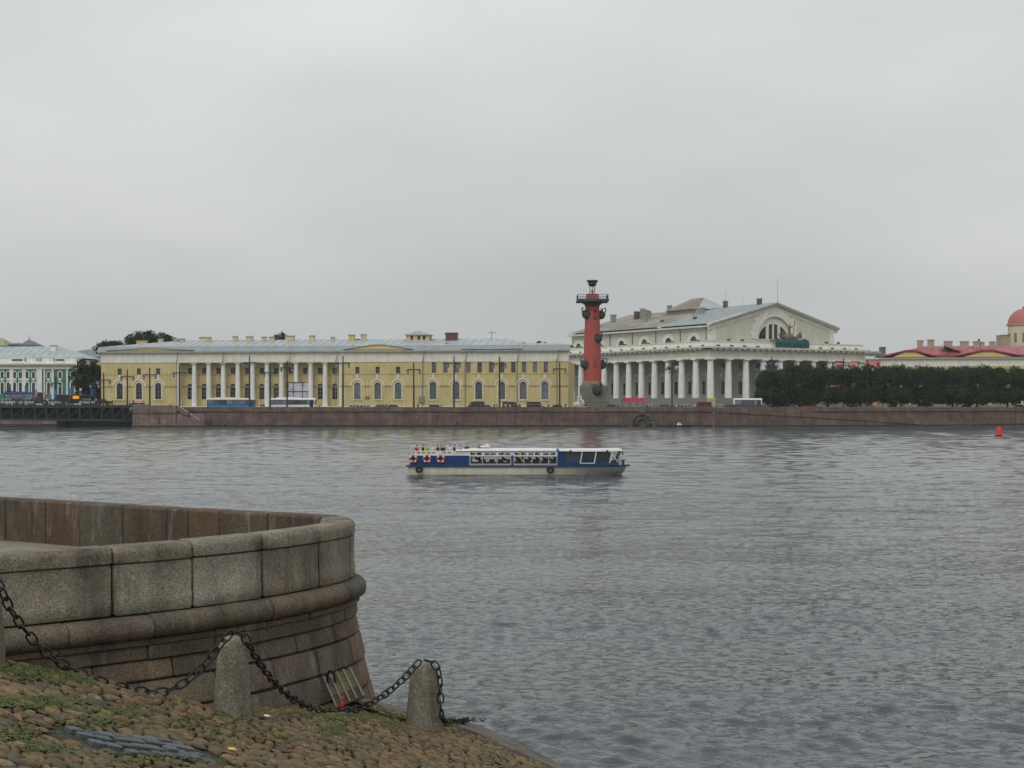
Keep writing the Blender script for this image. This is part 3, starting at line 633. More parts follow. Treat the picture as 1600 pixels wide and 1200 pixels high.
    # raking cornices, eaves and roof
    def rake(x0, z0, x1, z1):
        m = MB(); pr = [(-0.1,-0.9),(-0.6,-0.5),(-1.3,-0.25),(-1.5,0.25),(0.4,0.25),(0.4,-0.9)]
        m.loft([[(x0,v0+a,z0+b) for a,b in pr],[(x1,v0+a,z1+b) for a,b in pr]]); m.build('raking_cornice', warm, t)
        m = MB(); m.loft([[(x0,v0-0.16,z0-1.75),(x0,v0-0.16,z0-0.95),(x0,v0+0.1,z0-0.95),(x0,v0+0.1,z0-1.75)],[(x1,v0-0.16,z1-1.75),(x1,v0-0.16,z1-0.95),(x1,v0+0.1,z1-0.95),(x1,v0+0.1,z1-1.75)]]); m.build('raking_band', mat_white, t)
    sl = (apx-eav)/(um-u0)
    rake(u0-1.6, eav-1.6*sl+0.5, um, apx+0.5); rake(u1+1.6, eav-1.6*sl+0.5, um+0.001, apx+0.499)
    m = MB(); m.box(u0-1.4,u0+0.1,v0-0.1,v1+1,eav-0.75,eav-0.15); m.box(u0-0.14,u0+0.1,v0,v1,eav-1.7,eav-0.8); m.build('eave_cornice', warm, t)
    z_e = eav-1.6*sl+0.72; rv0 = v0-1.45; vr = v0 + (v1-v0)*0.33
    rust = M('rusty_patched_roof', (0.33,0.31,0.265), rough=0.8, var=0.4, scale=0.18, streak=0.35)
    for k, (a, b, mm) in enumerate(((rv0, vr, mat_greyroof), (vr, v1+1, rust))):
        m = MB(); m.add([(u0-1.6,a,z_e),(um,a,apx+0.78),(um,b,apx+0.78),(u0-1.6,b,z_e)], [(0,1,2,3)]); r1 = m.build('roof_slope', mm, t)
        sm = MB(); n = int((b-a)/1.9)
        for i in range(1, n):
            y = a+(b-a)*i/n; p = Vector((u0-1.6,y,z_e)); q = Vector((um,y,apx+0.78)); dz = Vector((0,0,.1)); dy = Vector((0,.05,0)); sm.loft([[p-dy,p+dy,p+dy+dz,p-dy+dz],[q-dy,q+dy,q+dy+dz,q-dy+dz]])
        sm = sm.build('seams', mat_roofdark if k == 0 else rust, r1); sm['kind'] = 'stuff'
    MB().add([(u1+1.6,rv0,z_e),(um,rv0,apx+0.78),(um,v1+1,apx+0.78),(u1+1.6,v1+1,z_e)], [(0,1,2,3)]).build('roof_slope', mat_greyroof, t)
    # skylight over the hall
    c, hw, hv = v0+(v1-v0)*0.5, 7.2, 9.2; za, zz = apx-0.6, apx+0.35
    MB().box(um-hw+0.6,um+hw-0.6,c-hv+0.6,c+hv-0.6,apx-4,zz).build('skylight_base', M('dark_louvre',(0.2,0.19,0.17)), t)
    p = [(um-hw,c-hv,zz),(um+hw,c-hv,zz),(um+hw,c+hv,zz),(um-hw,c+hv,zz),(um,c-3.5,zz+4.2),(um,c+3.5,zz+4.2)]
    MB().add([p[0],p[1],p[4]], [(0,1,2)]).build('skylight_end', mat_greyroof, t); MB().add([p[2],p[3],p[5]], [(0,1,2)]).build('skylight_end', rust, t)
    MB().add([p[3],p[0],p[4],p[5]], [(0,1,2,3)]).build('skylight_slope', M('striped_rust_roof',(0.22,0.175,0.135),var=0.45,scale=0.5,streak=0.4), t); MB().add([p[1],p[2],p[5],p[4]], [(0,1,2,3)]).build('skylight_slope', mat_greyroof, t)
    sm = MB()
    for i in range(1, 14):
        k = i/14; a = Vector(p[3]).lerp(Vector(p[0]), k); b = Vector(p[5]).lerp(Vector(p[4]), k); dz = Vector((0,0,.14)); dy = Vector((0,.12,0)); sm.loft([[a-dy,a+dy,a+dy+dz,a-dy+dz],[b-dy,b+dy,b+dy+dz,b-dy+dz]])
    sm = sm.build('ribs', M('pale_rib',(0.34,0.31,0.26)), t); sm['kind'] = 'stuff'
    # roof furniture
    zr = lambda u: apx+0.78 - abs(u-um)*sl
    dk = M('sooty_chimney', (0.09,0.085,0.08), var=0.3); gy = M('grey_chimney', (0.25,0.25,0.235), var=0.2)
    for u, v, w, h, mm in ((um-1,12,0.9,2.0,dk),(um-1,29,0.8,2.2,dk),(um-10,30,0.9,2.2,gy),(um-8,34,1.6,1.6,M('pale_roof_metal',(0,0,0))),(um-2,58,1.0,2.6,gy),(um-2,74,0.9,2.4,gy),(um-14,56,0.9,2.6,gy),(um-10,60,1.0,2.8,gy),(um-9,63,1.3,3.0,gy),(um-8,66,1.0,2.4,gy),(um-12,78,1.3,2.8,gy),(um-18,24,0.5,0.9,dk),(um-19,40,0.5,0.9,dk)):
        chimney(t, u, v, w*1.3, zr(u)-1, zr(u)+h, mm, 1.3)
    MB().box(um-10,um-3,68,69,zr(um-6)-2,zr(um-6)+1.9).build('roof_screen', dk, t)
    a = MB(); a.cyl((um-0.5,4.5,apx),(um-0.5,4.5,apx+8.6),0.06,0.03,5); a.cyl((um-1,29.6,apx+2),(um-1,29.6,apx+6),0.05,0.03,5); a.cyl((um-1,21,apx),(um-1,21,apx+3.4),0.05,0.03,5); a.build('aerial', mat_iron, t)
    return t, um, ze, zp
ex_t, ex_um, ex_ze, ex_zp = exchange()

# ------------------------------------------------------------------ skinned figures (people and statues)
def skin_mesh(name, pts, edges, rad, root, sub=1):
    me = bpy.data.meshes.new(name); me.from_pydata(pts, edges, []); o = bpy.data.objects.new(name, me); COL.objects.link(o)
    o.modifiers.new('s', 'SKIN'); 
    if not me.skin_vertices: me.skin_vertices.new() if hasattr(me.skin_vertices, 'new') else None
    for i, r in enumerate(rad):
        sv = me.skin_vertices[0].data[i]; sv.radius = r if isinstance(r, tuple) else (r, r); sv.use_root = (i == root)
    if sub:
        m = o.modifiers.new('d', 'SUBSURF'); m.levels = sub; m.render_levels = sub
    dg = bpy.context.evaluated_depsgraph_get(); dg.update(); ev = o.evaluated_get(dg)
    res = bpy.data.meshes.new_from_object(ev); res.name = name
    bpy.data.objects.remove(o); bpy.data.meshes.remove(me)
    res.shade_smooth(); return res
def figure(pose):
    "one continuous body; faces get slot 0 top, 1 trousers, 2 skin, 3 hair"
    P, E, Rr = [], [], []
    def a(p, r, to=None):
        P.append(p); Rr.append(r)
        if to is not None: E.append((to, len(P)-1))
        return len(P)-1
    hip = 0.50 if pose == 'sit' else 0.95
    root = a((0,0,hip), (0.15,0.11)); w = a((0,0.0,hip+0.18), (0.14,0.10), root); ch = a((0,0,hip+0.38), (0.20,0.14), w); sh = a((0,0,hip+0.50), (0.16,0.11), ch)
    nk = a((0,-0.01,hip+0.57), 0.055, sh); j = a((0,-0.02,hip+0.62), (0.07,0.08), nk); hd = a((0,-0.015,hip+0.72), (0.095,0.112), j); tp = a((0,0.0,hip+0.81), (0.068,0.08), hd)
    ns = a((0,-0.115,hip+0.68), 0.014, hd)
    for s in (-1, 1):
        s0 = a((s*0.19,0,hip+0.47), 0.075, sh)
        if pose == 'sit': el = a((s*0.22,-0.05,hip+0.2), 0.048, s0); wr = a((s*0.14,-0.28,hip+0.12), 0.036, el); hn = a((s*0.1,-0.36,hip+0.12), 0.04, wr)
        elif pose == 'raise' and s > 0: el = a((s*0.3,-0.12,hip+0.35), 0.048, s0); wr = a((s*0.2,-0.3,hip+0.55), 0.036, el); hn = a((s*0.16,-0.33,hip+0.63), 0.04, wr)
        else: el = a((s*0.24,0.02,hip+0.2), 0.048, s0); wr = a((s*0.25,-0.06,hip-0.04), 0.036, el); hn = a((s*0.24,-0.08,hip-0.13), 0.04, wr)
        if pose == 'sit': k = a((s*0.11,-0.42,0.50), 0.068, root); an = a((s*0.11,-0.44,0.08), 0.045, k); ft = a((s*0.12,-0.6,0.04), 0.04, an)
        else: h = a((s*0.09,0,hip-0.1), 0.088, root); k = a((s*0.1,-0.02,0.5), 0.066, h); an = a((s*0.1,0.02,0.08), 0.046, k); ft = a((s*0.12,-0.14,0.04), 0.04, an)
    me = skin_mesh('person_'+pose, P, E, Rr, 0, 1)
    for k in range(4): me.materials.append(mat_black)
    for f in me.polygons:
        c = f.center; z = c.z - hip
        if z > 0.60: f.material_index = 3 if (z > 0.76 or c.y > -0.01) else 2
        elif z > 0.545 and abs(c.x) < 0.08: f.material_index = 2
        elif pose == 'raise' and z > 0.5 and c.x > 0.12 and c.y < -0.2: f.material_index = 2
        elif pose == 'sit' and c.y < -0.30 and 0.05 < z < 0.2: f.material_index = 2
        elif pose != 'sit' and abs(c.x) > 0.18 and -0.25 < z < -0.02: f.material_index = 2
        elif z < 0.0 or (pose == 'sit' and c.y < -0.14 and z < 0.08): f.material_index = 1
        else: f.material_index = 0
    return me
FIG = {p: figure(p) for p in ('stand', 'raise', 'sit')}
def cloth(c): 
    return M('cloth_%d_%d_%d' % c, C(*c), rough=0.9, var=0.15, scale=9)
skin_m = M('skin', (0.42,0.25,0.18), rough=0.6, var=0.06)
HAIR = {'dark': M('dark_hair', (0.015,0.012,0.01), rough=0.6), 'brown': M('brown_hair', (0.06,0.035,0.02), rough=0.6), 'fair': M('fair_hair', (0.3,0.21,0.1), rough=0.6), 'grey': M('grey_hair', (0.3,0.3,0.3), rough=0.6)}
def person(loc, rz, pose, top, legs, hair, label, group=None, s=1.0):
    o = bpy.data.objects.new('person', FIG[pose]); COL.objects.link(o); o.location = loc; o.rotation_euler = (0,0,rz); o.scale = (s*1.14,s*1.14,s)
    for i, m in enumerate((cloth(top), cloth(legs), skin_m, HAIR[hair])):
        o.material_slots[i].link = 'OBJECT'; o.material_slots[i].material = m
    return tag(o, label, 'person', group)

# ------------------------------------------------------------------ sculpture group and netting on the pediment parapet
def sculpture():
    M4 = ex_t.matrix_basis
    loc = M4 @ Vector((ex_um+1.0, 0.6, ex_zp+0.2))
    m = M('bronze_brown_stone', (0.16,0.125,0.095), rough=0.9, var=0.35, scale=0.7, bump=0.4, bscale=2)
    t = empty('sculpture_group', loc, ex_t.rotation_euler.z, 'weathered brown sculpture group of a sea god with horses on the pediment parapet', 'sculpture')
    def scaled(me, s, x, y, z, rz, nm):
        o = bpy.data.objects.new(nm, me); COL.objects.link(o); o.parent = t; o.location = (x,y,z); o.rotation_euler = (0,0,rz); o.scale = (s,s,s*1.02)
        for i in range(4): o.material_slots[i].link = 'OBJECT'; o.material_slots[i].material = m
    rr = random.Random(4)
    MB().cbox(-6.5,6.5,-1.0,2.2,-0.1,0.9,0.2).build('plinth', m, t)
    k = MB()
    k.ell((0,0.6,1.6), 2.2, 1.4, 1.6, 10, 6, jit=0.15, rnd=rr); k.build('rock_chariot', m, t, smooth=True)
    scaled(FIG['raise'], 2.5, 0.2, 0.2, 1.5, 0.2, 'god_figure'); scaled(FIG['sit'], 1.9, -4.2, 0.2, 0.7, 0.9, 'river_figure'); scaled(FIG['sit'], 1.9, 4.8, 0.2, 0.7, -0.9, 'river_figure')
    MB().cyl((1.0,-0.6,2.5),(1.8,-0.5,7.0),0.12,n=6).build('trident', m, t)
    for x, sgn in ((-2.2,-1),(2.6,1)):         # sea horse: chest, arched neck, head, forelegs
        pts = [(x,0,1.2),(x+sgn*0.5,-0.3,2.0),(x+sgn*0.9,-0.5,2.9),(x+sgn*1.25,-0.7,3.3),(x+sgn*1.7,-0.9,3.05),(x-sgn*0.6,0.3,1.1),(x+sgn*0.9,-0.8,1.7),(x+sgn*1.5,-1.1,1.9),(x+sgn*1.6,-1.2,1.4)]
        ed = [(0,1),(1,2),(2,3),(3,4),(0,5),(1,6),(6,7),(7,8)]
        me = skin_mesh('horse', pts, ed, [0.6,0.55,0.36,0.3,0.16,0.5,0.22,0.16,0.12], 0, 1); me.materials.append(m)
        o = bpy.data.objects.new('sea_horse', me); COL.objects.link(o); o.parent = t
    # green scaffold netting hung below it
    g = MB(); n = 26; hw = 7.0; r2 = random.Random(8)
    top = []; 
    rings = []
    for i in range(n+1):
        x = -hw + 2*hw*i/n; y = -0.25*abs(math.sin(i*1.3)) - 0.1*r2.random()
        rings.append([(x,y,1.15+0.25*math.sin(i*0.9)),(x,y-0.35,0.0),(x,y-0.2,-1.7+0.12*math.sin(i*1.7)),(x,y-0.1,-1.7+0.12*math.sin(i*1.7)),(x,y-0.25,0.0),(x,y+0.1,1.12+0.25*math.sin(i*0.9))])
    g.loft(rings)
    for r_ in range(len(g.v)): g.v[r_] = (g.v[r_][0]+r2.uniform(-.12,.12), g.v[r_][1]+r2.uniform(-.1,.1), g.v[r_][2]+r2.uniform(-.22,.22))
    o = g.build('scaffold_netting', M('green_netting', (0.018,0.085,0.075), rough=0.9, var=0.35, scale=0.9, bump=0.5, bscale=1.5))
    o.location = M4 @ Vector((ex_um-0.2, -1.7, ex_zp)); o.rotation_euler = (0,0,ex_t.rotation_euler.z)
    tag(o, 'dark green protective netting wrapped below the sculpture group', 'netting')
sculpture()

# ------------------------------------------------------------------ red rostral column
def rostral():
    Y = 385; x = PX(925.5, Y); sc = F/Y
    t = empty('rostral_column', (x, Y, GZ), 0, 'tall red column with ship prows, railed platform and lamp tripod on top', 'column')
    red = M('red_ochre_plaster', (0.38,0.074,0.06), rough=0.85, var=0.12, scale=0.5, streak=0.12)
    grn = M('green_black_iron', (0.035,0.05,0.045), rough=0.6, var=0.3, scale=1.2)
    gst = M('grey_pedestal_stone', (0.16,0.155,0.13), rough=0.9, var=0.25, scale=0.8, streak=0.2)
    Z = lambda py: PZ(py, Y) - GZ
    MB().cbox(-5.4,5.4,-4.2,4.2,-0.1,1.1,0.1).build('pedestal_step', gst, t); MB().cbox(-4.6,4.6,-3.6,3.6,1.1,2.0,0.1).build('pedestal_step', gst, t)
    MB().cbox(-3.3,4.3,-2.9,2.9,2.0,Z(602),0.15).build('pedestal', gst, t)
    MB().lathe([(2.9,0),(2.9,0.45),(2.55,0.6),(2.5,0.95),(2.35,1.1)], (0,0,Z(602)), 28).build('column_base', M('ochre_moss_stone',(0.2,0.16,0.1),var=0.3), t, smooth=40)
    z0, z1 = Z(597), Z(477.5)
    MB().lathe([(2.33,0),(2.3,(z1-z0)*0.35),(1.86,(z1-z0))], (0,0,z0), 32).build('shaft', red, t, smooth=40)
    MB().lathe([(1.9,0),(2.05,0.25),(1.95,0.4),(2.5,0.7),(2.95,1.15),(3.0,1.3)], (0,0,z1-0.3), 28).build('capital', grn, t, smooth=40)
    zp = Z(472.3)
    MB().cbox(-4.2,4.2,-4.2,4.2,zp,Z(468.3),0.06).build('platform', grn, t)
    zr = Z(468.3); h = Z(461.3)-zr
    for a in (0,1,2,3):
        r = MB(); n = 11
        for k in range(n+1):
            q = -4.0 + 8.0*k/n; r.box(q-0.04,q+0.04,-4.03,-3.95,zr,zr+h)
        r.box(-4.05,4.05,-4.06,-3.94,zr+h-0.1,zr+h); r.box(-4.0,4.0,-4.03,-3.95,zr+h*0.45,zr+h*0.45+0.06)
        r.build('railing', mat_iron, t).rotation_euler = (0,0,a*math.pi/2)
    MB().cbox(-1.65,1.65,-1.65,1.65,zr,Z(459.8),0.05).build('upper_drum', red, t)
    # tripod with fire bowl
    zt = Z(459.8); zb = Z(447.5)
    for k in range(3):
        a = 2*math.pi*k/3+0.5; p = MB(); p.tube([(0.95*math.cos(a),0.95*math.sin(a),zt),(0.62*math.cos(a),0.62*math.sin(a),(zt+zb)/2),(0.8*math.cos(a),0.8*math.sin(a),zb)], 0.1, 6); p.build('tripod_leg', mat_iron, t)
    MB().lathe([(0.4,0),(0.3,0.5),(0.5,0.9),(0.2,1.2)], (0,0,zt), 10).build('tripod_core', M('pale_roof_metal',(0,0,0)), t, smooth=True)
    MB().lathe([(0.3,0),(0.8,0.15),(1.2,0.7),(1.05,1.0),(1.45,1.4),(1.5,1.6),(0.9,1.75)], (0,0,zb-0.1), 14).build('fire_bowl', mat_iron, t, smooth=40)
    for k in range(8):
        a = 2*math.pi*k/8; MB().ell((1.25*math.cos(a),1.25*math.sin(a),zb+1.45), 0.3,0.3,0.28,6,4).build('bowl_ornament', mat_iron, t)
    # ship prows: keel curves up to a carved stem
    def prow(zc, az, r, s=1.0):
        secs = [(0.0,1.25,1.05,-1.0),(0.6,1.2,1.0,-1.05),(1.2,0.95,1.05,-0.9),(1.75,0.55,1.25,-0.55),(2.15,0.2,1.6,0.1)]
        m = MB(); rings = []
        for d, w, zt_, zk in secs: rings.append([(-w,-d,zt_),(-w*1.02,-d,zt_*0.4+zk*0.3),(-w*0.6,-d,zk*0.75),(0,-d,zk),(w*0.6,-d,zk*0.75),(w*1.02,-d,zt_*0.4+zk*0.3),(w,-d,zt_)])
        m.loft(rings); o = m.build('ship_prow', grn, t, smooth=50)
        st = MB(); st.tube([(0,-1.6,0.9),(0,-2.2,1.4),(0,-2.35,2.1),(0,-2.0,2.55),(0,-1.65,2.3)], 0.17, 6); st.ell((0.0,-1.0,1.35),0.5,0.6,0.45,8,5); st.build('carved_stem', grn, o, smooth=True)
        w = MB(); 
        for sx in (-1,1): w.tube([(sx*0.8,-0.5,1.0),(sx*1.05,-0.7,1.5),(sx*0.8,-0.9,1.9),(sx*0.6,-0.7,1.7)], 0.14, 6)
        w.build('scroll', grn, o, smooth=True)
        o.location = (math.sin(az)*(r-0.25), -math.cos(az)*(r-0.25), zc); o.rotation_euler = (0,0,az); o.scale = (s,s,s)
    dg = math.radians
    for py, azs, r in ((494,(-52,128,98),1.95),(531,(40,),2.1),(572,(-54,126,98),2.3),(612,(22,),3.0)):
        for a in azs: prow(Z(py), dg(a), r, 0.86 if py < 600 else 1.05)
    for py in (492, 568):
        a = MB(); z = Z(py); r = 2.15 if py < 500 else 2.4; az = dg(20)
        a.tube([(0,0,-1.2),(0,0,1.2)],0.09,6); a.tube([(-0.7,0,-0.5),(-0.45,0,-1.0),(0,0,-1.25),(0.45,0,-1.0),(0.7,0,-0.5)],0.09,6); a.tube([(-0.45,0,0.85),(0.45,0,0.85)],0.08,6)
        o = a.build('anchor', M('dark_red_iron',(0.08,0.02,0.018)), t); o.location = (math.sin(az)*r*0.95,-math.cos(az)*r*0.95,z); o.rotation_euler = (0,0,az)
    # pale seated river statue at the foot
    ls = M('pale_limestone_statue', (0.50,0.47,0.36), rough=0.95, var=0.25, scale=1.0, bump=0.4, bscale=2)
    sx = PX(905, 381)
    s = empty('river_statue', (sx, 380.2, GZ), 0, 'pale stone seated statue holding a staff at the foot of the red column', 'statue')
    MB().cbox(-2.2,1.9,-1.3,1.3,-0.05,1.0,0.12).build('plinth', ls, s); MB().cbox(-1.1,1.3,-0.5,1.2,1.0,2.2,0.25).build('rock_seat', ls, s)
    o = bpy.data.objects.new('figure', FIG['sit']); COL.objects.link(o); o.parent = s; o.location = (0.1,0.15,0.95); o.scale = (2.9,2.7,2.75); o.rotation_euler = (0,0,-0.5)
    for i in range(4): o.material_slots[i].link = 'OBJECT'; o.material_slots[i].material = ls
    rr = random.Random(2); d = MB(); d.ell((-0.7,-0.8,1.5),1.1,0.6,0.8,10,6,jit=0.25,rnd=rr); d.ell((0.9,-0.2,2.0),0.6,0.5,0.9,8,6,jit=0.25,rnd=rr); d.build('drapery', ls, s, smooth=True)
    MB().cyl((-1.5,-0.4,1.0),(-1.35,-0.4,5.2),0.13,n=6).build('staff', ls, s)
rostral()

# ------------------------------------------------------------------ green and white baroque building at the left
def green_building():
    fc = Facade(-70, 428, 127, 426)
    t = fc.root('green_building', 'green and white baroque building with pilasters behind the bridge on the left', 'building')
    U = fc.u; L = fc.L; Z = lambda py: PZ(py, 427) - GZ
    grn = M('sea_green_stucco', (0.055,0.20,0.155), rough=0.92, var=0.13, scale=0.4, streak=0.15); wh = mat_whitecol
    zc = Z(577)
    xs = [-60,-50,-36,-26,-14,-4,3.5,13,23,32,42.5,52.5,76,94,113]
    holes = []
    for px in xs:
        holes.append(arch(U(px), 0.95, Z(589), Z(580.5), 6)); holes.append(rect(U(px)-0.45, U(px)+0.45, Z(615), Z(599)))
    MB().holes(rect(0,L,0,zc), holes, 0.35, 0).build('wall', grn, t, recalc=False)
    for i, h in enumerate(holes):
        win(t, h, 0.22, (1,2), mat_glass, 0.06)
        uc = (h[0][0]+h[1][0])/2; z0 = h[0][1]; z1 = max(p[1] for p in h)
        if i % 2 == 0: archivolt(t, uc, 0.47, 0.72, z1-0.48, z0-0.2, wh, 0.1, 6); MB().box(uc-0.55,uc+0.55,-0.12,0.01,z0-1.0,z0-0.45).build('panel', wh, t)
        else: archivolt(t, uc, 0.46, 0.74, z1-0.1, z0-0.2, wh, 0.1, 6)
    for px in (-45,-20,18,37.5): MB().box(U(px)-0.55,U(px)+0.55,-0.15,0.01,0.3,zc).build('pilaster', wh, t)
    for px, w in ((61.5,8.5),(69.5,1.8),(82.5,3.5),(105,2.6),(118.5,2),(124.5,4.6)): MB().box(U(px)-w*0.096,U(px)+w*0.096,-0.2,0.01,0.3,zc).build('pilaster', wh, t)
    MB().box(L-0.3,L,0.02,16,0,zc).build('side_wall', grn, t)
    pr = lambda z: [(-0.25,z),(-0.3,z+0.8),(-0.7,z+0.95),(-0.8,z+1.2),(-1.2,z+1.35),(-1.25,z+1.7),(0.5,z+1.72),(0.5,z)]
    MB().loft([[(-0.5,a,b) for a,b in pr(zc)],[(L+0.9,a,b) for a,b in pr(zc)]]).build('cornice', mat_white, t)
    za = zc+1.72; zt = Z(557)
    MB().box(-0.2,L+0.1,-0.1,0.5,za,zt-0.3).build('attic_parapet', wh, t); MB().box(-0.3,L+0.25,-0.25,0.6,zt-0.3,zt).build('parapet_cap', wh, t)
    for p0, p1 in ((18,37),(87,102)):
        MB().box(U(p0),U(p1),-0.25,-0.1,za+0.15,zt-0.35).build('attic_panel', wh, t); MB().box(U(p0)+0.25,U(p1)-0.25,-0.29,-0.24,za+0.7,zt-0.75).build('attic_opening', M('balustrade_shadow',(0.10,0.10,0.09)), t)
    for p0 in (40,58.5,63,85,121.5,125): MB().box(U(p0)-0.22,U(p0)+0.22,-0.16,-0.09,za+0.6,zt-0.6).build('attic_opening', mat_sash, t)
    hip_roof(t, -0.1, L, 0.6, 22, zt-0.5, zt+3.4, 6, 11, mat_greyroof)
    chimney(t, U(69), 7, 1.5, zt, Z(538), wh, 1.2)
green_building()

def left_backdrop():
    Y = 470; zz = lambda py: PZ(py, Y) - GZ; k = Y/F
    t = empty('distant_building', (PX(30,Y), Y, GZ), 0, 'distant building with green pyramid roof and finial above the green and white building', 'building')
    X = lambda px: (px-30)*k
    gr = M('distant_green_roof', (0.10,0.15,0.13), var=0.2); dg = M('dark_slate_roof', (0.13,0.15,0.16), var=0.2)
    MB().box(X(12),X(62),0,16,0,zz(546)).build('wall', M('pale_ochre_far',(0.36,0.34,0.17),var=0.15), t)
    MB().add([(X(27),-0.4,zz(541)),(X(64),-0.4,zz(546)),(X(64),14,zz(546)),(X(27),14,zz(541)),(X(34.5),7,zz(528.5))], [(0,1,4),(1,2,4),(2,3,4),(3,0,4)]).build('pyramid_roof', dg, t)
    MB().box(X(13),X(52),-0.6,12,zz(541.5),zz(538.5)).build('eave', gr, t); MB().box(X(14),X(30),-0.9,10,zz(538.5),zz(536)).build('roof', M('worn_pale_metal',(0.3,0.34,0.31)), t)
    a = MB(); a.cyl((X(34.5),7,zz(529)),(X(34.5),7,zz(521.5)),0.12,0.05,5); a.build('finial', mat_iron, t)
    MB().box(X(39),X(53),-1.2,-0.7,zz(548),zz(544)).build('white_dormer', mat_whitecol, t)
    t2 = empty('distant_building', (PX(-20,Y), Y-4, GZ), 0, 'distant yellow-roofed building at the very left edge above the green building', 'building')
    X2 = lambda px: (px+20)*k
    MB().box(X2(-60),X2(9),0,12,0,zz(541)).build('wall', mat_sash, t2)
    for i in range(6): MB().box(X2(-40+8*i),X2(-35+8*i),-0.08,0.05,zz(549),zz(543)).build('window', mat_glass, t2)
    MB().add([(X2(-62),-0.5,zz(541)),(X2(16),-0.5,zz(541)),(X2(16),13,zz(541)),(X2(-62),13,zz(541)),(X2(-40),6,zz(527)),(X2(1),6,zz(528))], [(0,1,5,4),(1,2,5),(2,3,4,5),(3,0,4)]).build('roof', M('yellow_green_far_roof',(0.30,0.29,0.13),var=0.2), t2)
    t3 = empty('distant_building', (PX(100,480), 480, GZ), 0, 'low distant building with grey curved metal roof behind the dark trees', 'building')
    X3 = lambda px: (px-100)*480/F; z3 = lambda py: PZ(py,480)-GZ
    MB().box(X3(92),X3(182),0.5,14,0,z3(556)).build('wall', M('pale_pinkish_wall',(0.4,0.34,0.28)), t3)
    m = MB(); top = [(92,556),(110,551),(128,547.5),(145,545.5),(165,545.3),(185,547)]
    m.loft([[(X3(a),y,z3(b)) for a, b in top] + [(X3(185),y,z3(558)),(X3(92),y,z3(558))] for y in (0,15)]); m.build('roof', mat_greyroof, t3)
left_backdrop()

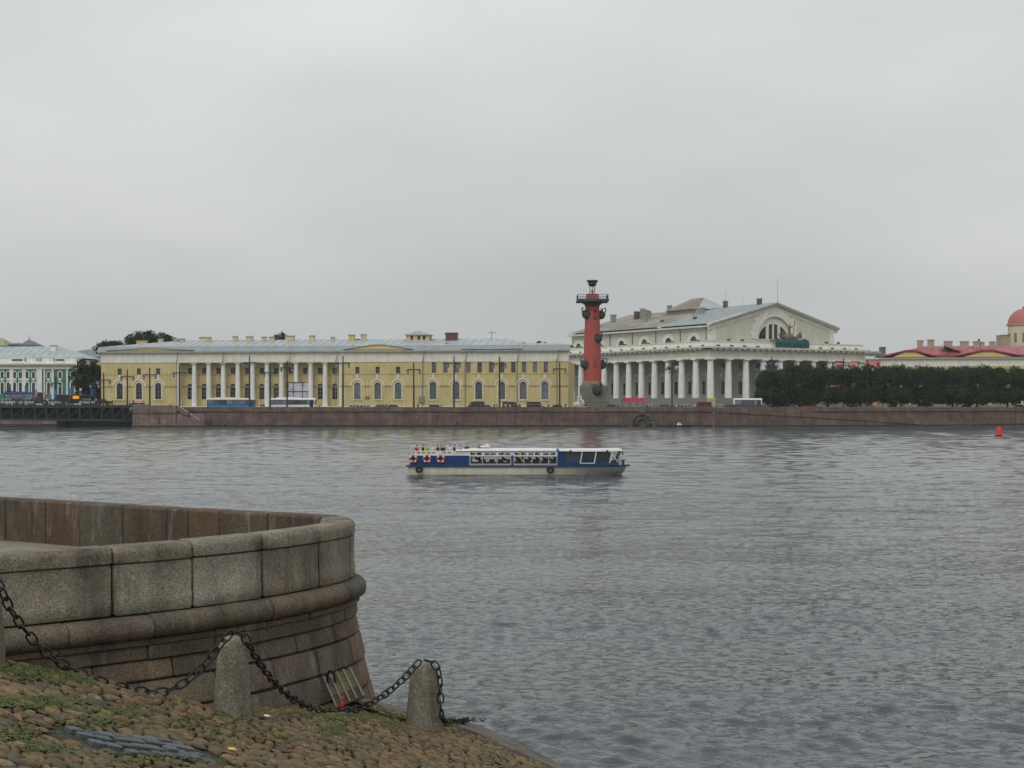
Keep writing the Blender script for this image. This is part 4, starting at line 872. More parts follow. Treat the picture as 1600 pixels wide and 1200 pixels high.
# ------------------------------------------------------------------ right-hand background: pink house, grey block, red-roofed warehouse, domed tower
def right_backdrop():
    Y = 545; k = Y/F; zz = lambda py: PZ(py,Y)-GZ
    t = empty('pink_building', (PX(1300,Y), Y, GZ), 0, 'pink building seen between the columns at the right of the temple', 'building')
    X = lambda px: (px-1300)*k
    MB().box(X(1285),X(1384),0,12,0,zz(561.5)).build('wall', M('salmon_pink_stucco',(0.60,0.25,0.23),var=0.1), t)
    MB().box(X(1284),X(1385),-0.4,12.3,zz(561.5),zz(560)).build('cornice', mat_white, t)
    for px in (1372,1379): MB().box(X(px-2.2),X(px+2.2),-0.1,0.1,zz(574),zz(566)).build('window', M('maroon_frame',(0.2,0.03,0.03)), t)
    MB().add([(X(1284),-0.3,zz(560)),(X(1385),-0.3,zz(560)),(X(1385),12,zz(560)),(X(1284),12,zz(560)),(X(1300),6,zz(556)),(X(1372),6,zz(556))], [(0,1,5,4),(1,2,5),(2,3,4,5),(3,0,4)]).build('roof', mat_greyroof, t)
    Y = 600; k = Y/F; z6 = lambda py: PZ(py,Y)-GZ
    t = empty('grey_block', (PX(1350,Y), Y, GZ), 0, 'distant grey block with square dark chimney right of the temple', 'building'); X = lambda px: (px-1350)*k
    MB().box(X(1335),X(1392),0,14,0,z6(553)).build('wall', M('far_grey_wall',(0.27,0.29,0.31)), t); MB().box(X(1352),X(1364),-0.5,5,z6(553),z6(549.5)).build('roof_box', M('far_grey_wall',(0,0,0)), t); MB().box(X(1366),X(1377),-0.6,6,z6(553),z6(549)).build('roof_box', M('far_grey_wall',(0,0,0)), t)
    MB().box(X(1377.5),X(1384),0,4,z6(553),z6(543)).build('chimney', M('far_dark_stack',(0.10,0.11,0.12)), t); MB().box(X(1377),X(1384.5),-0.2,4.2,z6(543),z6(542)).build('chimney_cap', M('far_dark_stack',(0,0,0)), t)
    # red-roofed warehouse
    fc = Facade(1377, 462, 1690, 452)
    t = fc.root('red_roofed_building', 'yellow building with dark red metal roof and gables behind the clipped trees', 'building'); U = fc.u; L = fc.L; Z = lambda py: PZ(py,458)-GZ
    redr = M('crimson_sheet_roof', (0.24,0.035,0.05), rough=0.5, var=0.2, scale=0.3, streak=0.2); redl = M('faded_crimson_roof', (0.36,0.10,0.12), rough=0.5, var=0.3, scale=0.25, streak=0.3); rim = M('dark_crimson_edge', (0.13,0.02,0.03), var=0.15)
    holes = [arch(U(1392+18*i), 1.9, 1.5, 6.2, 6) for i in range(16)]
    zf = Z(572.5)
    MB().holes(rect(0,L,0,zf), holes, 0.4, 0).build('wall', mat_yellow2, t, recalc=False)
    for h in holes: win(t, h, 0.3, (1,3), mat_glass)
    MB().box(-0.1,L,-0.35,0.02,0,1.45).build('plinth', M('grey_steps',(0,0,0)), t)
    MB().box(-0.1,L,-0.15,0.5,zf,Z(561.5)).build('frieze', mat_white, t); pr = [(-0.15,Z(561.5)),(-0.9,Z(560.5)),(-1.0,Z(558.6)),(0.6,Z(558.6)),(0.6,Z(561.5))]
    MB().loft([[(-0.8,a,b) for a,b in pr],[(L,a,b) for a,b in pr]]).build('cornice', mat_white, t)
    MB().box(0.02,0.4,0.05,20,0,zf).build('side_wall', mat_yellow2, t)
    ze = Z(558.5)
    MB().loft([[(-1,-1.15,ze),(-1,1.5,ze),(-1,1.5,ze+0.95)],[(L,-1.15,ze),(L,1.5,ze),(L,1.5,ze+0.95)]]).build('eave_roof', rim, t)
    hip_roof(t, -0.9, L+4, 1.2, 21, ze+0.7, Z(540.5)+0.4, 16, 10, redl)
    for p0, p1, ap in ((1394,1449,549.5),(1504,1582,549.5)):
        a, b = U(p0), U(p1); z0 = ze+0.15; z1 = Z(ap); c = (a+b)/2
        MB().poly([(a,-0.7,z0),(b,-0.7,z0),(c+1.5,-0.7,z1),(c-1.5,-0.7,z1)], (0,1.2,0)).build('gable', mat_yellow2, t)
        MB().loft([[(a-3,y,z0-0.05),(c-1.5,y,z1+0.05),(c+1.5,y,z1+0.05),(b+3,y,z0-0.05),(b+3,y,z0+0.35),(c+1.5,y,z1+0.6),(c-1.5,y,z1+0.6),(a-3,y,z0+0.35)] for y in (-1.1,6)]).build('gable_roof', redr, t)
    for px, w in ((1484,18),): 
        a, b = U(1470), U(1503); MB().add([(a,3,Z(537)),(b,3,Z(549)),(b+1,9,Z(545)),(a+1,9,Z(536))], [(0,1,2,3)]).build('valley_roof', redr, t)
    cr = M('brown_cream_chimney', (0.36,0.29,0.20), var=0.2)
    for px, w, yt in ((1443,9,531.5),(1460,10,530.5),(1487.5,13,533),(1513.5,13,533.5),(1533,10,533.5),(1542,6,534.5),(1558,9,534)): chimney(t, U(px), 8.5, w*0.2, Z(546), PZ(yt,468)-GZ, cr, 1.3)
    MB().cyl((U(1538),11,Z(540)),(U(1538),11,PZ(530,470)-GZ),0.35,n=8).build('vent', redr, t)
    # domed tower
    Y = 520; k = Y/F; zd = lambda py: PZ(py,Y)-GZ; cx = 1610
    t = empty('domed_tower', (PX(cx,Y), Y+6, GZ), 0, 'cream round tower with red dome at the right edge', 'tower')
    r = 25*k; cream = M('cream_tower', (0.62,0.53,0.38), var=0.1, streak=0.1)
    MB().lathe([(r,0),(r,zd(508)),(r*1.1,zd(507)),(r*1.12,zd(505.5)),(r*0.98,zd(505.3))], (0,0,0), 32).build('drum', cream, t, smooth=30)
    MB().lathe([(r*1.03,zd(505.3)),(r*1.0,zd(500)),(r*0.88,zd(492)),(r*0.66,zd(486)),(r*0.4,zd(482.3)),(r*0.14,zd(480.8)),(r*0.1,zd(477))], (0,0,0), 32).build('dome', M('dusty_red_dome',(0.38,0.11,0.10),rough=0.6,var=0.12), t, smooth=40)
    for i in range(12):
        a = math.radians(-90 + 30*(i-6) + 8); w = MB(); w.box(-0.5,0.5,-0.12,0.1,zd(534),zd(519.5)); o = w.build('window', mat_sash, t); o.location = (r*math.cos(a), r*math.sin(a), 0); o.rotation_euler = (0,0,a+math.pi/2)
    t = empty('roof_stack', (PX(1572,515), 515, GZ), 0, 'square brownish stair tower beside the red dome', 'tower'); k = 515/F
    MB().box(-6.5*k,6.5*k,0,6,0,PZ(524,515)-GZ).build('wall', cr, t); MB().box(-6.9*k,6.9*k,-0.3,6.3,PZ(524,515)-GZ,PZ(523,515)-GZ).build('cap', M('chimney_cap',(0,0,0)), t)
right_backdrop()

# ------------------------------------------------------------------ trees
def leaf_mat(name, col):
    m = M(name, col, rough=0.75, var=0.5, scale=0.6, spec=0.03, rnd=0.15); return m
leaf_dark = leaf_mat('dark_lime_foliage', (0.034,0.057,0.026)); leaf_mid = leaf_mat('mid_foliage', (0.032,0.052,0.022)); bark = M('dark_bark', (0.03,0.025,0.02), var=0.3)
def crown_mesh(name, rx, ry, rz, seed, boxy=1.0, clumps=70, per=46, leaf=0.36, mat=None):
    rng = np.random.default_rng(seed); V = []; 
    d = rng.normal(size=(clumps,3)); d /= np.linalg.norm(d,axis=1)[:,None]
    if boxy != 1.0: d = np.sign(d)*np.abs(d)**boxy; d /= (np.abs(d)**2.8).sum(1)[:,None]**(1/2.8)
    rad = rng.uniform(0.25,0.97,clumps)**0.6
    cc = d*rad[:,None]*np.array([rx,ry,rz])
    cs = rng.uniform(0.55,1.15,clumps)*min(rx,rz)*0.30
    n = clumps*per; ci = np.repeat(np.arange(clumps),per)
    o = rng.normal(size=(n,3)); o /= np.linalg.norm(o,axis=1)[:,None]; o *= (rng.uniform(0.25,1,n)**0.5)[:,None]
    P = cc[ci] + o*cs[ci][:,None]*np.array([1.15,1.15,0.85])
    a = rng.normal(size=(n,3)); a /= np.linalg.norm(a,axis=1)[:,None]; b = np.cross(a, rng.normal(size=(n,3))); b /= np.linalg.norm(b,axis=1)[:,None]
    s = leaf*rng.uniform(0.6,1.3,n)[:,None]
    q = np.stack([P-a*s, P-b*s*0.6, P+a*s, P+b*s*0.6],1).reshape(-1,3)
    me = bpy.data.meshes.new(name); me.from_pydata(q.tolist(), [], [(4*i,4*i+1,4*i+2,4*i+3) for i in range(n)]); me.materials.append(mat or leaf_dark); return me
def tree(name, x, y, z, crown, ch, label, group, trunk_h, tr=0.22, rz=0.0, sc=(1,1,1)):
    t = empty(name, (x,y,z), rz, label, 'tree', group)
    m = MB(); m.cyl((0,0,-0.2),(0.08,0.02,trunk_h),tr*1.25,tr,8); m.build('trunk', bark, t)
    rr = random.Random(int(x*7)); l = MB()
    for k in range(5): a = rr.uniform(0,6.28); l.cyl((0.08,0.02,trunk_h-0.4),(math.cos(a)*2.2*sc[0],math.sin(a)*2.0,ch+rr.uniform(-0.5,2.0)),tr*0.55,0.05,6)
    l.build('limbs', bark, t)
    c = bpy.data.objects.new('crown', crown); COL.objects.link(c); c.parent = t; c.location = (0,0,ch); c.scale = sc; return t
limes = [crown_mesh('lime_crown', 5.5, 4.8, 4.75, 20+i, 0.45, 460, 64, 0.25) for i in range(4)]
names = ['leftmost clipped dark green lime tree, in front of the temple columns', 'second clipped lime tree from the left of the quay row', 'third clipped lime tree from the left of the quay row', 'fourth clipped lime tree from the left, before the temple\'s right end', 'fifth clipped lime tree from the left, before the pink building', 'sixth clipped lime tree from the left, before the red roof\'s left gable', 'seventh clipped lime tree of the quay row, beside the orange car', 'clipped lime tree just right of the orange car', 'clipped lime tree above the red buoy near the right edge', 'last clipped lime tree, cut by the right edge of the picture']
for i, px in enumerate((1209, 1249, 1294, 1344, 1398, 1448, 1489, 1526, 1574, 1622)):
    Y = 388 + 1.6*i; k = 2.3 if False else 1.0
    tree('lime_tree', PX(px,Y), Y, GZ, limes[i % 4], 6.75 if i else 6.1, names[i], 'clipped lime trees along the quay', 2.6, 0.26, i*1.7, ((0.86 if i == 0 else 0.87), 1.0, (1.0 if i == 0 else 1.1)*(1+0.035*math.sin(i*2.1))))
big = [crown_mesh('broad_crown', 6.0, 5.0, 5.0, 40+i, 1.0, 150, 60, 0.30, leaf_mid) for i in range(3)]
dk = [crown_mesh('dark_crown', 4.0, 4.0, 6.5, 50+i, 0.8, 90, 50, 0.38) for i in range(2)]
tree('dark_tree', PX(136,418), 418, GZ, dk[0], 8.0, 'tall dark tree between the green and yellow buildings, nearer the green one', 'trees between the buildings', 3.0, 0.3)
tree('dark_tree', PX(151,421), 421, GZ, dk[1], 7.0, 'tall dark tree touching the left end of the yellow building', 'trees between the buildings', 2.5, 0.3, 1.0)
bt = 'trees rising behind the yellow building'
for px, py, w, h, lab in ((172,537.5,22,8,'low broad tree top left of the big yellow chimney'),(216,529,22,11,'dark tree top between the first chimneys of the yellow building'),(245,528,30,11,'largest dark tree top over the left part of the grey roof'),(437,530,14,11,'round tree top behind the chimneys over the colonnade'),(848,540,13,7,'small bare-looking tree top at the right end of the grey roof')):
    Y = 452; k = Y/F; z = PZ(py+h*0.9,Y)-GZ; h *= 1.9
    tree('background_tree', PX(px,Y), Y, GZ, big[int(px) % 3], z, lab, bt, z-2, 0.3, px, (w*k/6.2, 0.9, h*k/5.2))

# ------------------------------------------------------------------ lamp posts
def lamp_post(px, ytop, Y, label, arms=1.75, zb=None, kind='double'):
    z0 = GZ if zb is None else zb; zt = PZ(ytop, Y); h = zt - z0
    t = empty('lamp_post', (PX(px,Y), Y, z0), 0, label, 'lamp post', 'street lamps')
    p = MB(); p.lathe([(0.34,0),(0.34,0.9),(0.24,1.2),(0.2,h*0.6),(0.15,h-0.3),(0.2,h-0.2),(0.03,h)], (0,0,0), 8); p.build('pole', mat_iron, t, smooth=40)
    za = h - 1.9
    a = MB(); a.box(-arms,arms,-0.1,0.1,za-0.13,za+0.13); a.tube([(-arms*0.6,0,za),(0,0,za-0.9)],0.05,5); a.tube([(arms*0.6,0,za),(0,0,za-0.9)],0.05,5); a.ell((0,0,za),0.25,0.2,0.3,8,5); a.build('cross_arm', mat_iron, t)
    lm = M('milky_lamp_glass', (0.32,0.33,0.32), rough=0.4)
    for s in (-1, 1):
        l = MB(); l.lathe([(0.1,0),(0.32,0.25),(0.36,0.75),(0.12,1.0)], (s*(arms-0.25),0,za-1.2), 8); l = l.build('lantern', lm, t, smooth=40)
        c = MB(); c.lathe([(0.38,0),(0.3,0.2),(0.05,0.32)], (s*(arms-0.25),0,za-0.46), 8); c.cyl((s*(arms-0.25),0,za-0.2),(s*(arms-0.25),0,za),0.04,n=5); c.build('cap', mat_iron, l)
lp = [(162,582,362,'short double lamp post at the left end of the yellow building',None),(199,577,369,'double lamp post just left of the stair landing',None),(234,574,370,'dark lamp post between the second and third arched windows from the left',None),
      (280.5,571,371,'lamp post at the left end of the colonnade beside the stair top',None),(390,555,371,'tall lamp post rising behind the blue bus',None),(422,571,378,'lamp post standing left of the white bus',None),(448.5,563,378,'lamp post at the left edge of the white banner',None),
      (536,556,371,'tall lamp post at the right end of the colonnade',None),(646.5,566,371,'lamp post between the two arched-window sections of the yellow building',None),(709.5,556,371,'tall lamp post by the second tall arched window right of the grey door',None),(780.5,557,371,'tall lamp post by the fourth arched window right of the grey door',None),(874.5,565,371,'lamp post at the right end of the yellow building',None),
      (1318,560,389,'lamp post above the clipped trees at the temple\'s right corner',None),(1355,562,389,'lamp post above the clipped trees in front of the pink building',None)]
for px, yt, Y, lab, zb in lp: lamp_post(px, yt, Y, lab)
def candelabra(px, ytop, Y, label):
    z0 = GZ; h = PZ(ytop,Y)-z0; t = empty('candelabra_lamp', (PX(px,Y),Y,z0), 0, label, 'lamp post', 'many-armed lamps')
    p = MB(); p.lathe([(0.5,0),(0.45,1.2),(0.22,1.6),(0.16,h-0.4),(0.02,h)],(0,0,0),8); p.build('pole', mat_iron, t, smooth=40)
    lm = M('milky_lamp_glass',(0,0,0))
    for k in range(5):
        a = 2*math.pi*k/5+0.3; r = 1.7; x, y = r*math.cos(a), r*math.sin(a); q = MB(); q.tube([(0,0,h-3.4),(x*0.6,y*0.6,h-3.7),(x,y,h-3.0)],0.07,5); q.build('arm', mat_iron, t)
        l = MB(); l.lathe([(0.12,0),(0.36,0.3),(0.38,0.9),(0.2,1.15),(0.04,1.3)],(x,y,h-3.0),8); l.build('lantern', mat_iron if k % 2 else lm, t, smooth=40)
candelabra(1050, 562, 398, 'many-armed dark lamp in front of the temple\'s side colonnade'); candelabra(1206, 557, 398, 'many-armed dark lamp rising over the leftmost clipped tree')
for px, yt, lab in ((16,600,'bridge lamp post near the left picture edge'),(87,587,'bridge lamp post before the green building\'s right part'),(148,588,'bridge lamp post before the dark trees')):
    Y = fbr.Y(px)+13; lamp_post(px, yt, Y, lab, 1.3, 5.55)

# ------------------------------------------------------------------ vehicles
def wheels(t, xs, y0, y1, r):
    tm = mat_black; hm = M('wheel_rim', (0.3,0.3,0.3), rough=0.4, metal=0.6)
    for x in xs:
        for y in (y0, y1):
            w = MB(); w.cyl((x,y-0.11,r),(x,y+0.11,r),r,n=14); w = w.build('wheel', tm, t); h = MB(); h.cyl((x,y-0.125,r),(x,y+0.125,r),r*0.58,n=10); h.build('rim', hm, w)
def paint(c): return M('paint_%d_%d_%d' % c, C(*c), rough=0.3, var=0.05)
def car(px, Y, col, label, rz=0.0, zb=GZ, kind='car', cat='car', van=False):
    t = empty('car' if not van else 'van', (PX(px,Y), Y, zb), rz, label, cat, 'cars and vans along the far quay'); L = 4.3 if not van else 5.2; w = 0.86 if not van else 0.97; H = 1.48 if not van else 2.25
    prof = [(-L/2,0.35),(-L/2,0.75),(-L/2+0.15,0.92),(L/2-1.25,0.98),(L/2-0.15,0.8),(L/2,0.62),(L/2,0.35)] if not van else [(-L/2,0.35),(-L/2,1.2),(L/2-1.0,1.15),(L/2-0.1,0.95),(L/2,0.6),(L/2,0.35)]
    b = MB(); b.loft([[(x,y,z) for x,z in prof] for y in (-w,w)]); b.build('body', paint(col), t)
    ca = [(-L/2+0.25,0.9),(-L/2+0.75,H),(0.45,H),(L/2-1.15,0.95)] if not van else [(-L/2+0.05,1.15),(-L/2+0.1,H),(0.9,H),(L/2-0.95,1.12)]
    g = MB(); r0 = [(x,-w*0.95 if z < H else -w*0.76,z) for x,z in ca]; r1 = [(x,-y,z) for x,y,z in r0]; g.loft([r0,r1]); g.build('windows', mat_glass, t)
    rf = MB(); rf.cbox(ca[1][0]-0.05,ca[2][0]+0.08,-w*0.8,w*0.8,H-0.06 if not van else H-0.55,H+0.03,0.03); rf.build('roof', paint(col), t)
    for x in (ca[1][0]+0.55, 0.0): MB().box(x-0.05,x+0.05,-w*0.93,w*0.93,0.92,H-0.05).build('pillar', paint(col), t)
    wheels(t, (-L/2+0.75,L/2-0.8), -w+0.08, w-0.08, 0.32)
    for s in (-1,1): MB().cbox(L/2-0.1,L/2+0.02,s*w*0.7-0.15,s*w*0.7+0.15,0.58,0.76,0.02).build('headlight', M('headlight',(0.6,0.6,0.6),rough=0.2), t)
    return t
def bus(px, Y, L, cols, label, stripe, H=3.25, rz=0.0, zb=GZ):
    t = empty('bus', (PX(px,Y),Y,zb), rz, label, 'bus', 'coaches on the far quay'); body, low = cols; w = 1.25
    def shell(z0, z1, d=0.0):
        rg = []
        for z in (z0,z1): 
            k = 0.0 if z < H-0.3 else 0.12
            rg.append([(-L/2+k,-w+k+d,z),(L/2-k-0.2,-w+k+d,z),(L/2-k,-w+0.3,z),(L/2-k,w-0.3,z),(L/2-k-0.2,w-k,z),(-L/2+k,w-k,z)])
        return MB().loft(rg)
    shell(0.35,1.5).build('lower_body', paint(low), t); shell(1.5,2.78,0.04).build('window_band', mat_glass, t)
    r = MB(); q = [(0,2.78),(0.0,2.98),(0.18,3.18),(0.5,H)]
    r.loft([[(-L/2+k,-w+k,z),(L/2-k,-w+k,z),(L/2-k,w-k,z),(-L/2+k,w-k,z)] for k,z in q]); r.build('roof', paint(body), t)
    n = int(L/1.75)
    for i in range(n):
        a = -L/2+0.35+(L-0.9)*i/n; b = -L/2+0.35+(L-0.9)*(i+1)/n-0.1; MB().box(a,b,-w-0.005,-w+0.06,1.62,2.66).build('side_window', mat_pane, t)
    for x in (-L/2+0.12, L/2-0.25): MB().box(x-0.1,x+0.1,-w-0.012,w,1.5,2.78).build('pillar', paint(low if stripe else body), t)
    MB().box(L/2-1.5,L/2-0.55,-w-0.01,-w+0.1,0.5,2.6).build('door', mat_glass, t); MB().cbox(-L/2+2,L/2-4,-0.8,0.8,H,H+0.2,0.08).build('roof_unit', paint(body), t)
    wheels(t, (-L/2+2.6,L/2-2.8), -w+0.05, w-0.05, 0.5)
    for s in (-1,1): MB().cbox(L/2-0.05,L/2+0.05,s*0.85-0.18,s*0.85+0.18,0.75,1.0,0.02).build('headlight', M('headlight',(0,0,0)), t)
    MB().tube([(L/2-0.2,-w+0.1,2.9),(L/2+0.3,-w-0.1,2.8),(L/2+0.35,-w-0.1,2.2)],0.05,5).build('mirror', mat_black, t)
bus(361.5, 382, 12.6, ((205,200,190),(20,120,175)), 'blue coach with pale roof parked behind the quay parapet', True)
bus(457, 382, 12.4, ((225,226,228),(222,223,226)), 'white coach parked in front of the white banner', False)
bus(1168, 384, 7.5, ((225,228,228),(70,76,76)), 'small white-roofed minibus left of the clipped trees', False, H=2.7)
bus(38, 358, 9.5, ((30,45,110),(35,80,75)), 'blue-roofed bus crossing the steel bridge', True, H=3.1, zb=5.56)
cars = [(551,'white car left of three parked below the yellow building',(215,218,220)),(573,'second white car, right of its twin, below the three arched windows',(220,222,224)),(592,'dark car parked right of the two white cars',(28,30,34)),(617,'black car near the grey double lamp post',(20,20,22)),(682,'dark grey car right of the grey door',(40,42,46)),(742,'black car left of the crowd below the yellow building',(24,24,26)),(762,'blue-grey car among the crowd below the yellow building',(80,110,140)),(800,'dark car right of the tall lamp post in the crowd',(30,32,30)),(838,'black car near the right end of the yellow building',(18,18,20)),(868,'charcoal car below the lamp post at the yellow building\'s end',(38,38,40)),(958,'black car right of the red column base',(22,22,24)),(1018,'white car right of the red awning',(210,212,214)),(1040,'black car before the temple\'s side colonnade',(20,22,24)),(1074,'white car before the temple\'s corner',(205,206,206)),(1096,'dark red car at the temple corner',(110,25,30)),(1122,'white car right of the yellow kiosk',(212,212,210)),(1137,'maroon car right of the temple corner',(90,20,22)),(1265,'orange-red car under the clipped trees',(190,60,30)),(1335,'white car under the fourth clipped tree',(205,206,206)),(1391,'white car under the fifth clipped tree',(215,216,216)),(1505,'orange car under the right-hand clipped trees',(225,125,20)),(1588,'white car under the clipped trees at the right edge',(222,222,222))]
for px, lab, c in cars:
    Y = 381 if px < 1140 else (383 + (px-1140)*0.05); vn = px in (742,800,838,1096,1265); lab = lab.replace(' car ',' van ') if vn else lab; car(px, Y, c, lab, R.choice((0,math.pi))+R.uniform(-0.04,0.04), van=vn, cat='van' if vn else 'car')
car(1448, 398, (214,216,218), 'white van under the sixth and seventh clipped trees', 0, van=True, cat='van'); car(1225, 389, (40,95,90), 'teal van behind the first clipped tree trunks', 0, van=True, cat='van'); car(218, 374, (205,200,195), 'white van with orange beacon beside the stair landing', 0, van=True, cat='van')
b = MB(); b.cbox(-1.3,1.3,-0.4,0.4,0,0.35,0.05); o = b.build('beacon_bar', M('orange_beacon', C(235,110,50), rough=0.4), loc=(PX(214,374)+0.2, 374, GZ+2.28)); tag(o, 'orange beacon bar on the roof of the white van by the landing', 'beacon')
for px, c, lab in ((14,(190,195,198),'pale car at the left edge of the bridge'),(45,(185,190,190),'pale grey car on the bridge below the blue bus'),(80,(170,175,178),'silver car in the middle of the bridge stretch'),(138,(180,185,188),'light car behind the truck on the bridge'),(160,(60,30,30),'dark maroon car at the bridge end')):
    car(px, fbr.Y(px)+4.5, c, lab, fbr.rz, 5.56)
def truck():
    px = 108; Y = fbr.Y(px)+8; t = empty('truck', (PX(px,Y),Y,5.56), fbr.rz, 'dark truck with lit orange sign panel on the bridge', 'truck')
    MB().cbox(-3.3,3.0,-1.2,1.2,0.9,2.6,0.05).build('cargo_body', M('dark_brown_tarp',(0.03,0.028,0.028),var=0.3), t); MB().cbox(3.1,5.0,-1.15,1.15,0.6,2.7,0.15).build('cab', paint((20,24,30)), t); MB().box(4.9,5.03,-1.0,1.0,1.6,2.4).build('windscreen', mat_glass, t)
    MB().box(-3.3,5.0,-1.0,1.0,0.5,0.9).build('chassis', mat_black, t); wheels(t, (-2.2,-1.1,4.0), -1.05, 1.05, 0.5)
    m = bpy.data.materials.new('lit_orange_sign'); m.use_nodes = True; bs = m.node_tree.nodes['Principled BSDF']; bs.inputs['Base Color'].default_value = (0.7,0.25,0.02,1); bs.inputs['Emission Color'].default_value = (1,0.42,0.05,1); bs.inputs['Emission Strength'].default_value = 0.5
    MB().cbox(0.6,2.1,-1.28,-1.21,1.55,2.3,0.02).build('lit_sign', m, t)
truck()
# flags along the bridge
fl = M('x',(0,0,0)) if False else None
def flag(px, ytop, col, label, stripes=None, off=1.5):
    Y = fbr.Y(px)+off; z0 = 5.55; h = PZ(ytop,Y)-z0; t = empty('flag', (PX(px,Y),Y,z0), 0, label, 'flag', 'flags along the bridge')
    MB().cyl((0,0,0),(0,0,h),0.05,n=6).build('pole', mat_sash, t)
    cs = stripes or [col]; n = len(cs); w = 1.25; hh = 1.9
    for i, c in enumerate(cs):
        m = MB(); rings = []
        for k in range(7):
            z = h-0.05-hh*(i + k/6)/n; rings.append([(0.05,0.0,z),(0.4,0.12*math.sin(k*1.1+i),z-0.05),(w*0.5*(1-0.1*k/6),0.15*math.cos(k*1.3+i),z-0.12),(w*0.5*(1-0.1*k/6),0.15*math.cos(k*1.3+i)+0.02,z-0.12),(0.4,0.12*math.sin(k*1.1+i)+0.02,z-0.05),(0.05,0.02,z)])
        m.loft(rings); m.build('flag_cloth', cloth(c), t, smooth=True)
for px, yt, c, st, lab in ((39,602,(60,95,150),None,'blue flag above the blue-roofed bus on the bridge'),(54.5,608,(200,120,130),None,'pink flag left of the bridge middle'),(67,612,(205,130,135),None,'second pink flag, before the green building\'s broad pilaster'),(84.5,608,(60,110,185),None,'blue flag left of the truck'),(108.5,606,(60,110,190),None,'blue flag above the truck'),(124,606,(200,200,205),[(205,205,210),(60,70,150),(190,60,60)],'white, blue and red flag right of the truck'),(142,607,(30,80,160),None,'blue flag before the dark trees')):
    flag(px, yt, c, lab, st)

# banner scaffold, kiosk, awning, sign boxes
def banner():
    Y = 386; t = empty('banner_scaffold', (PX(466,Y),Y,GZ), 0, 'white printed banner on a scaffold frame before the colonnade', 'banner'); k = Y/F; X = lambda px: (px-466)*k; Z = lambda py: PZ(py,Y)-GZ
    m = bpy.data.materials.new('printed_banner'); m.use_nodes = True; T = m.node_tree; b = T.nodes['Principled BSDF']; b.inputs['Roughness'].default_value = 0.8
    tcn = T.nodes.new('ShaderNodeTexCoord'); v = T.nodes.new('ShaderNodeTexVoronoi'); v.inputs['Scale'].default_value = 0.9; T.links.new(tcn.outputs['Object'], v.inputs['Vector']); r = T.nodes.new('ShaderNodeValToRGB'); r.color_ramp.elements[0].position = 0.15; r.color_ramp.elements[0].color = (0.28,0.28,0.33,1); r.color_ramp.elements[1].position = 0.45; r.color_ramp.elements[1].color = (0.50,0.50,0.54,1); T.links.new(v.outputs['Distance'], r.inputs[0]); T.links.new(r.outputs[0], b.inputs['Base Color'])
    MB().box(X(450.5),X(482),-0.05,0.02,Z(640),Z(598)).build('banner_sheet', m, t)
    for px in (450, 458.5, 472.5): MB().box(X(px)-0.07,X(px)+0.07,-0.16,-0.06,0,Z(597)).build('scaffold_post', mat_iron, t)
    for py in (597.5, 611.5): MB().box(X(449),X(482) if py > 600 else X(477),-0.2,-0.07,Z(py)-0.08,Z(py)+0.08).build('scaffold_rail', mat_iron, t)
banner()
def awning():
    Y = 391; t = empty('market_awning', (PX(990,Y),Y,GZ), 0, 'long crimson awning of a stall right of the red column', 'awning'); k = Y/F
    c = M('crimson_canvas', (0.30,0.02,0.045), rough=0.85, var=0.2)
    MB().poly([(-18*k,-1.5,2.2),(17*k,-1.5,2.2),(16*k,0,3.3),(-17*k,0,3.3)], (0,0.06,0.05)).build('canopy', c, t); MB().poly([(-18*k,1.5,2.2),(17*k,1.5,2.2),(16*k,0.02,3.32),(-17*k,0.02,3.32)], (0,0.05,0.05)).build('canopy', c, t)
    for x in (-17,-6,5,16):
        for y in (-1.4,1.4): MB().cyl((x*k,y,0),(x*k,y,2.25),0.04,n=5).build('post', mat_iron, t)
    MB().cbox(-15*k,14*k,-0.6,0.6,0,0.9,0.05).build('counter', mat_sash, t)
awning()
for px, w, h, c, lab, nm, cat in ((1111,3.4,3.3,(200,185,70),'small yellow kiosk before the temple corner','kiosk','kiosk'),(1193,2.2,2.6,(20,95,80),'green utility box left of the clipped trees','utility_box','box')):
    Y = 386; t = empty(nm, (PX(px,Y),Y,GZ), 0, lab, cat); MB().cbox(-w*0.3,w*0.3,-0.6,0.6,0,h-0.3,0.04).build('body', paint(c), t); MB().cbox(-w*0.34,w*0.34,-0.7,0.7,h-0.3,h,0.06).build('roof', paint(c), t); MB().box(-w*0.2,w*0.2,-0.63,-0.59,1.0,h-0.5).build('panel', M('pale_roof_metal',(0,0,0)), t)

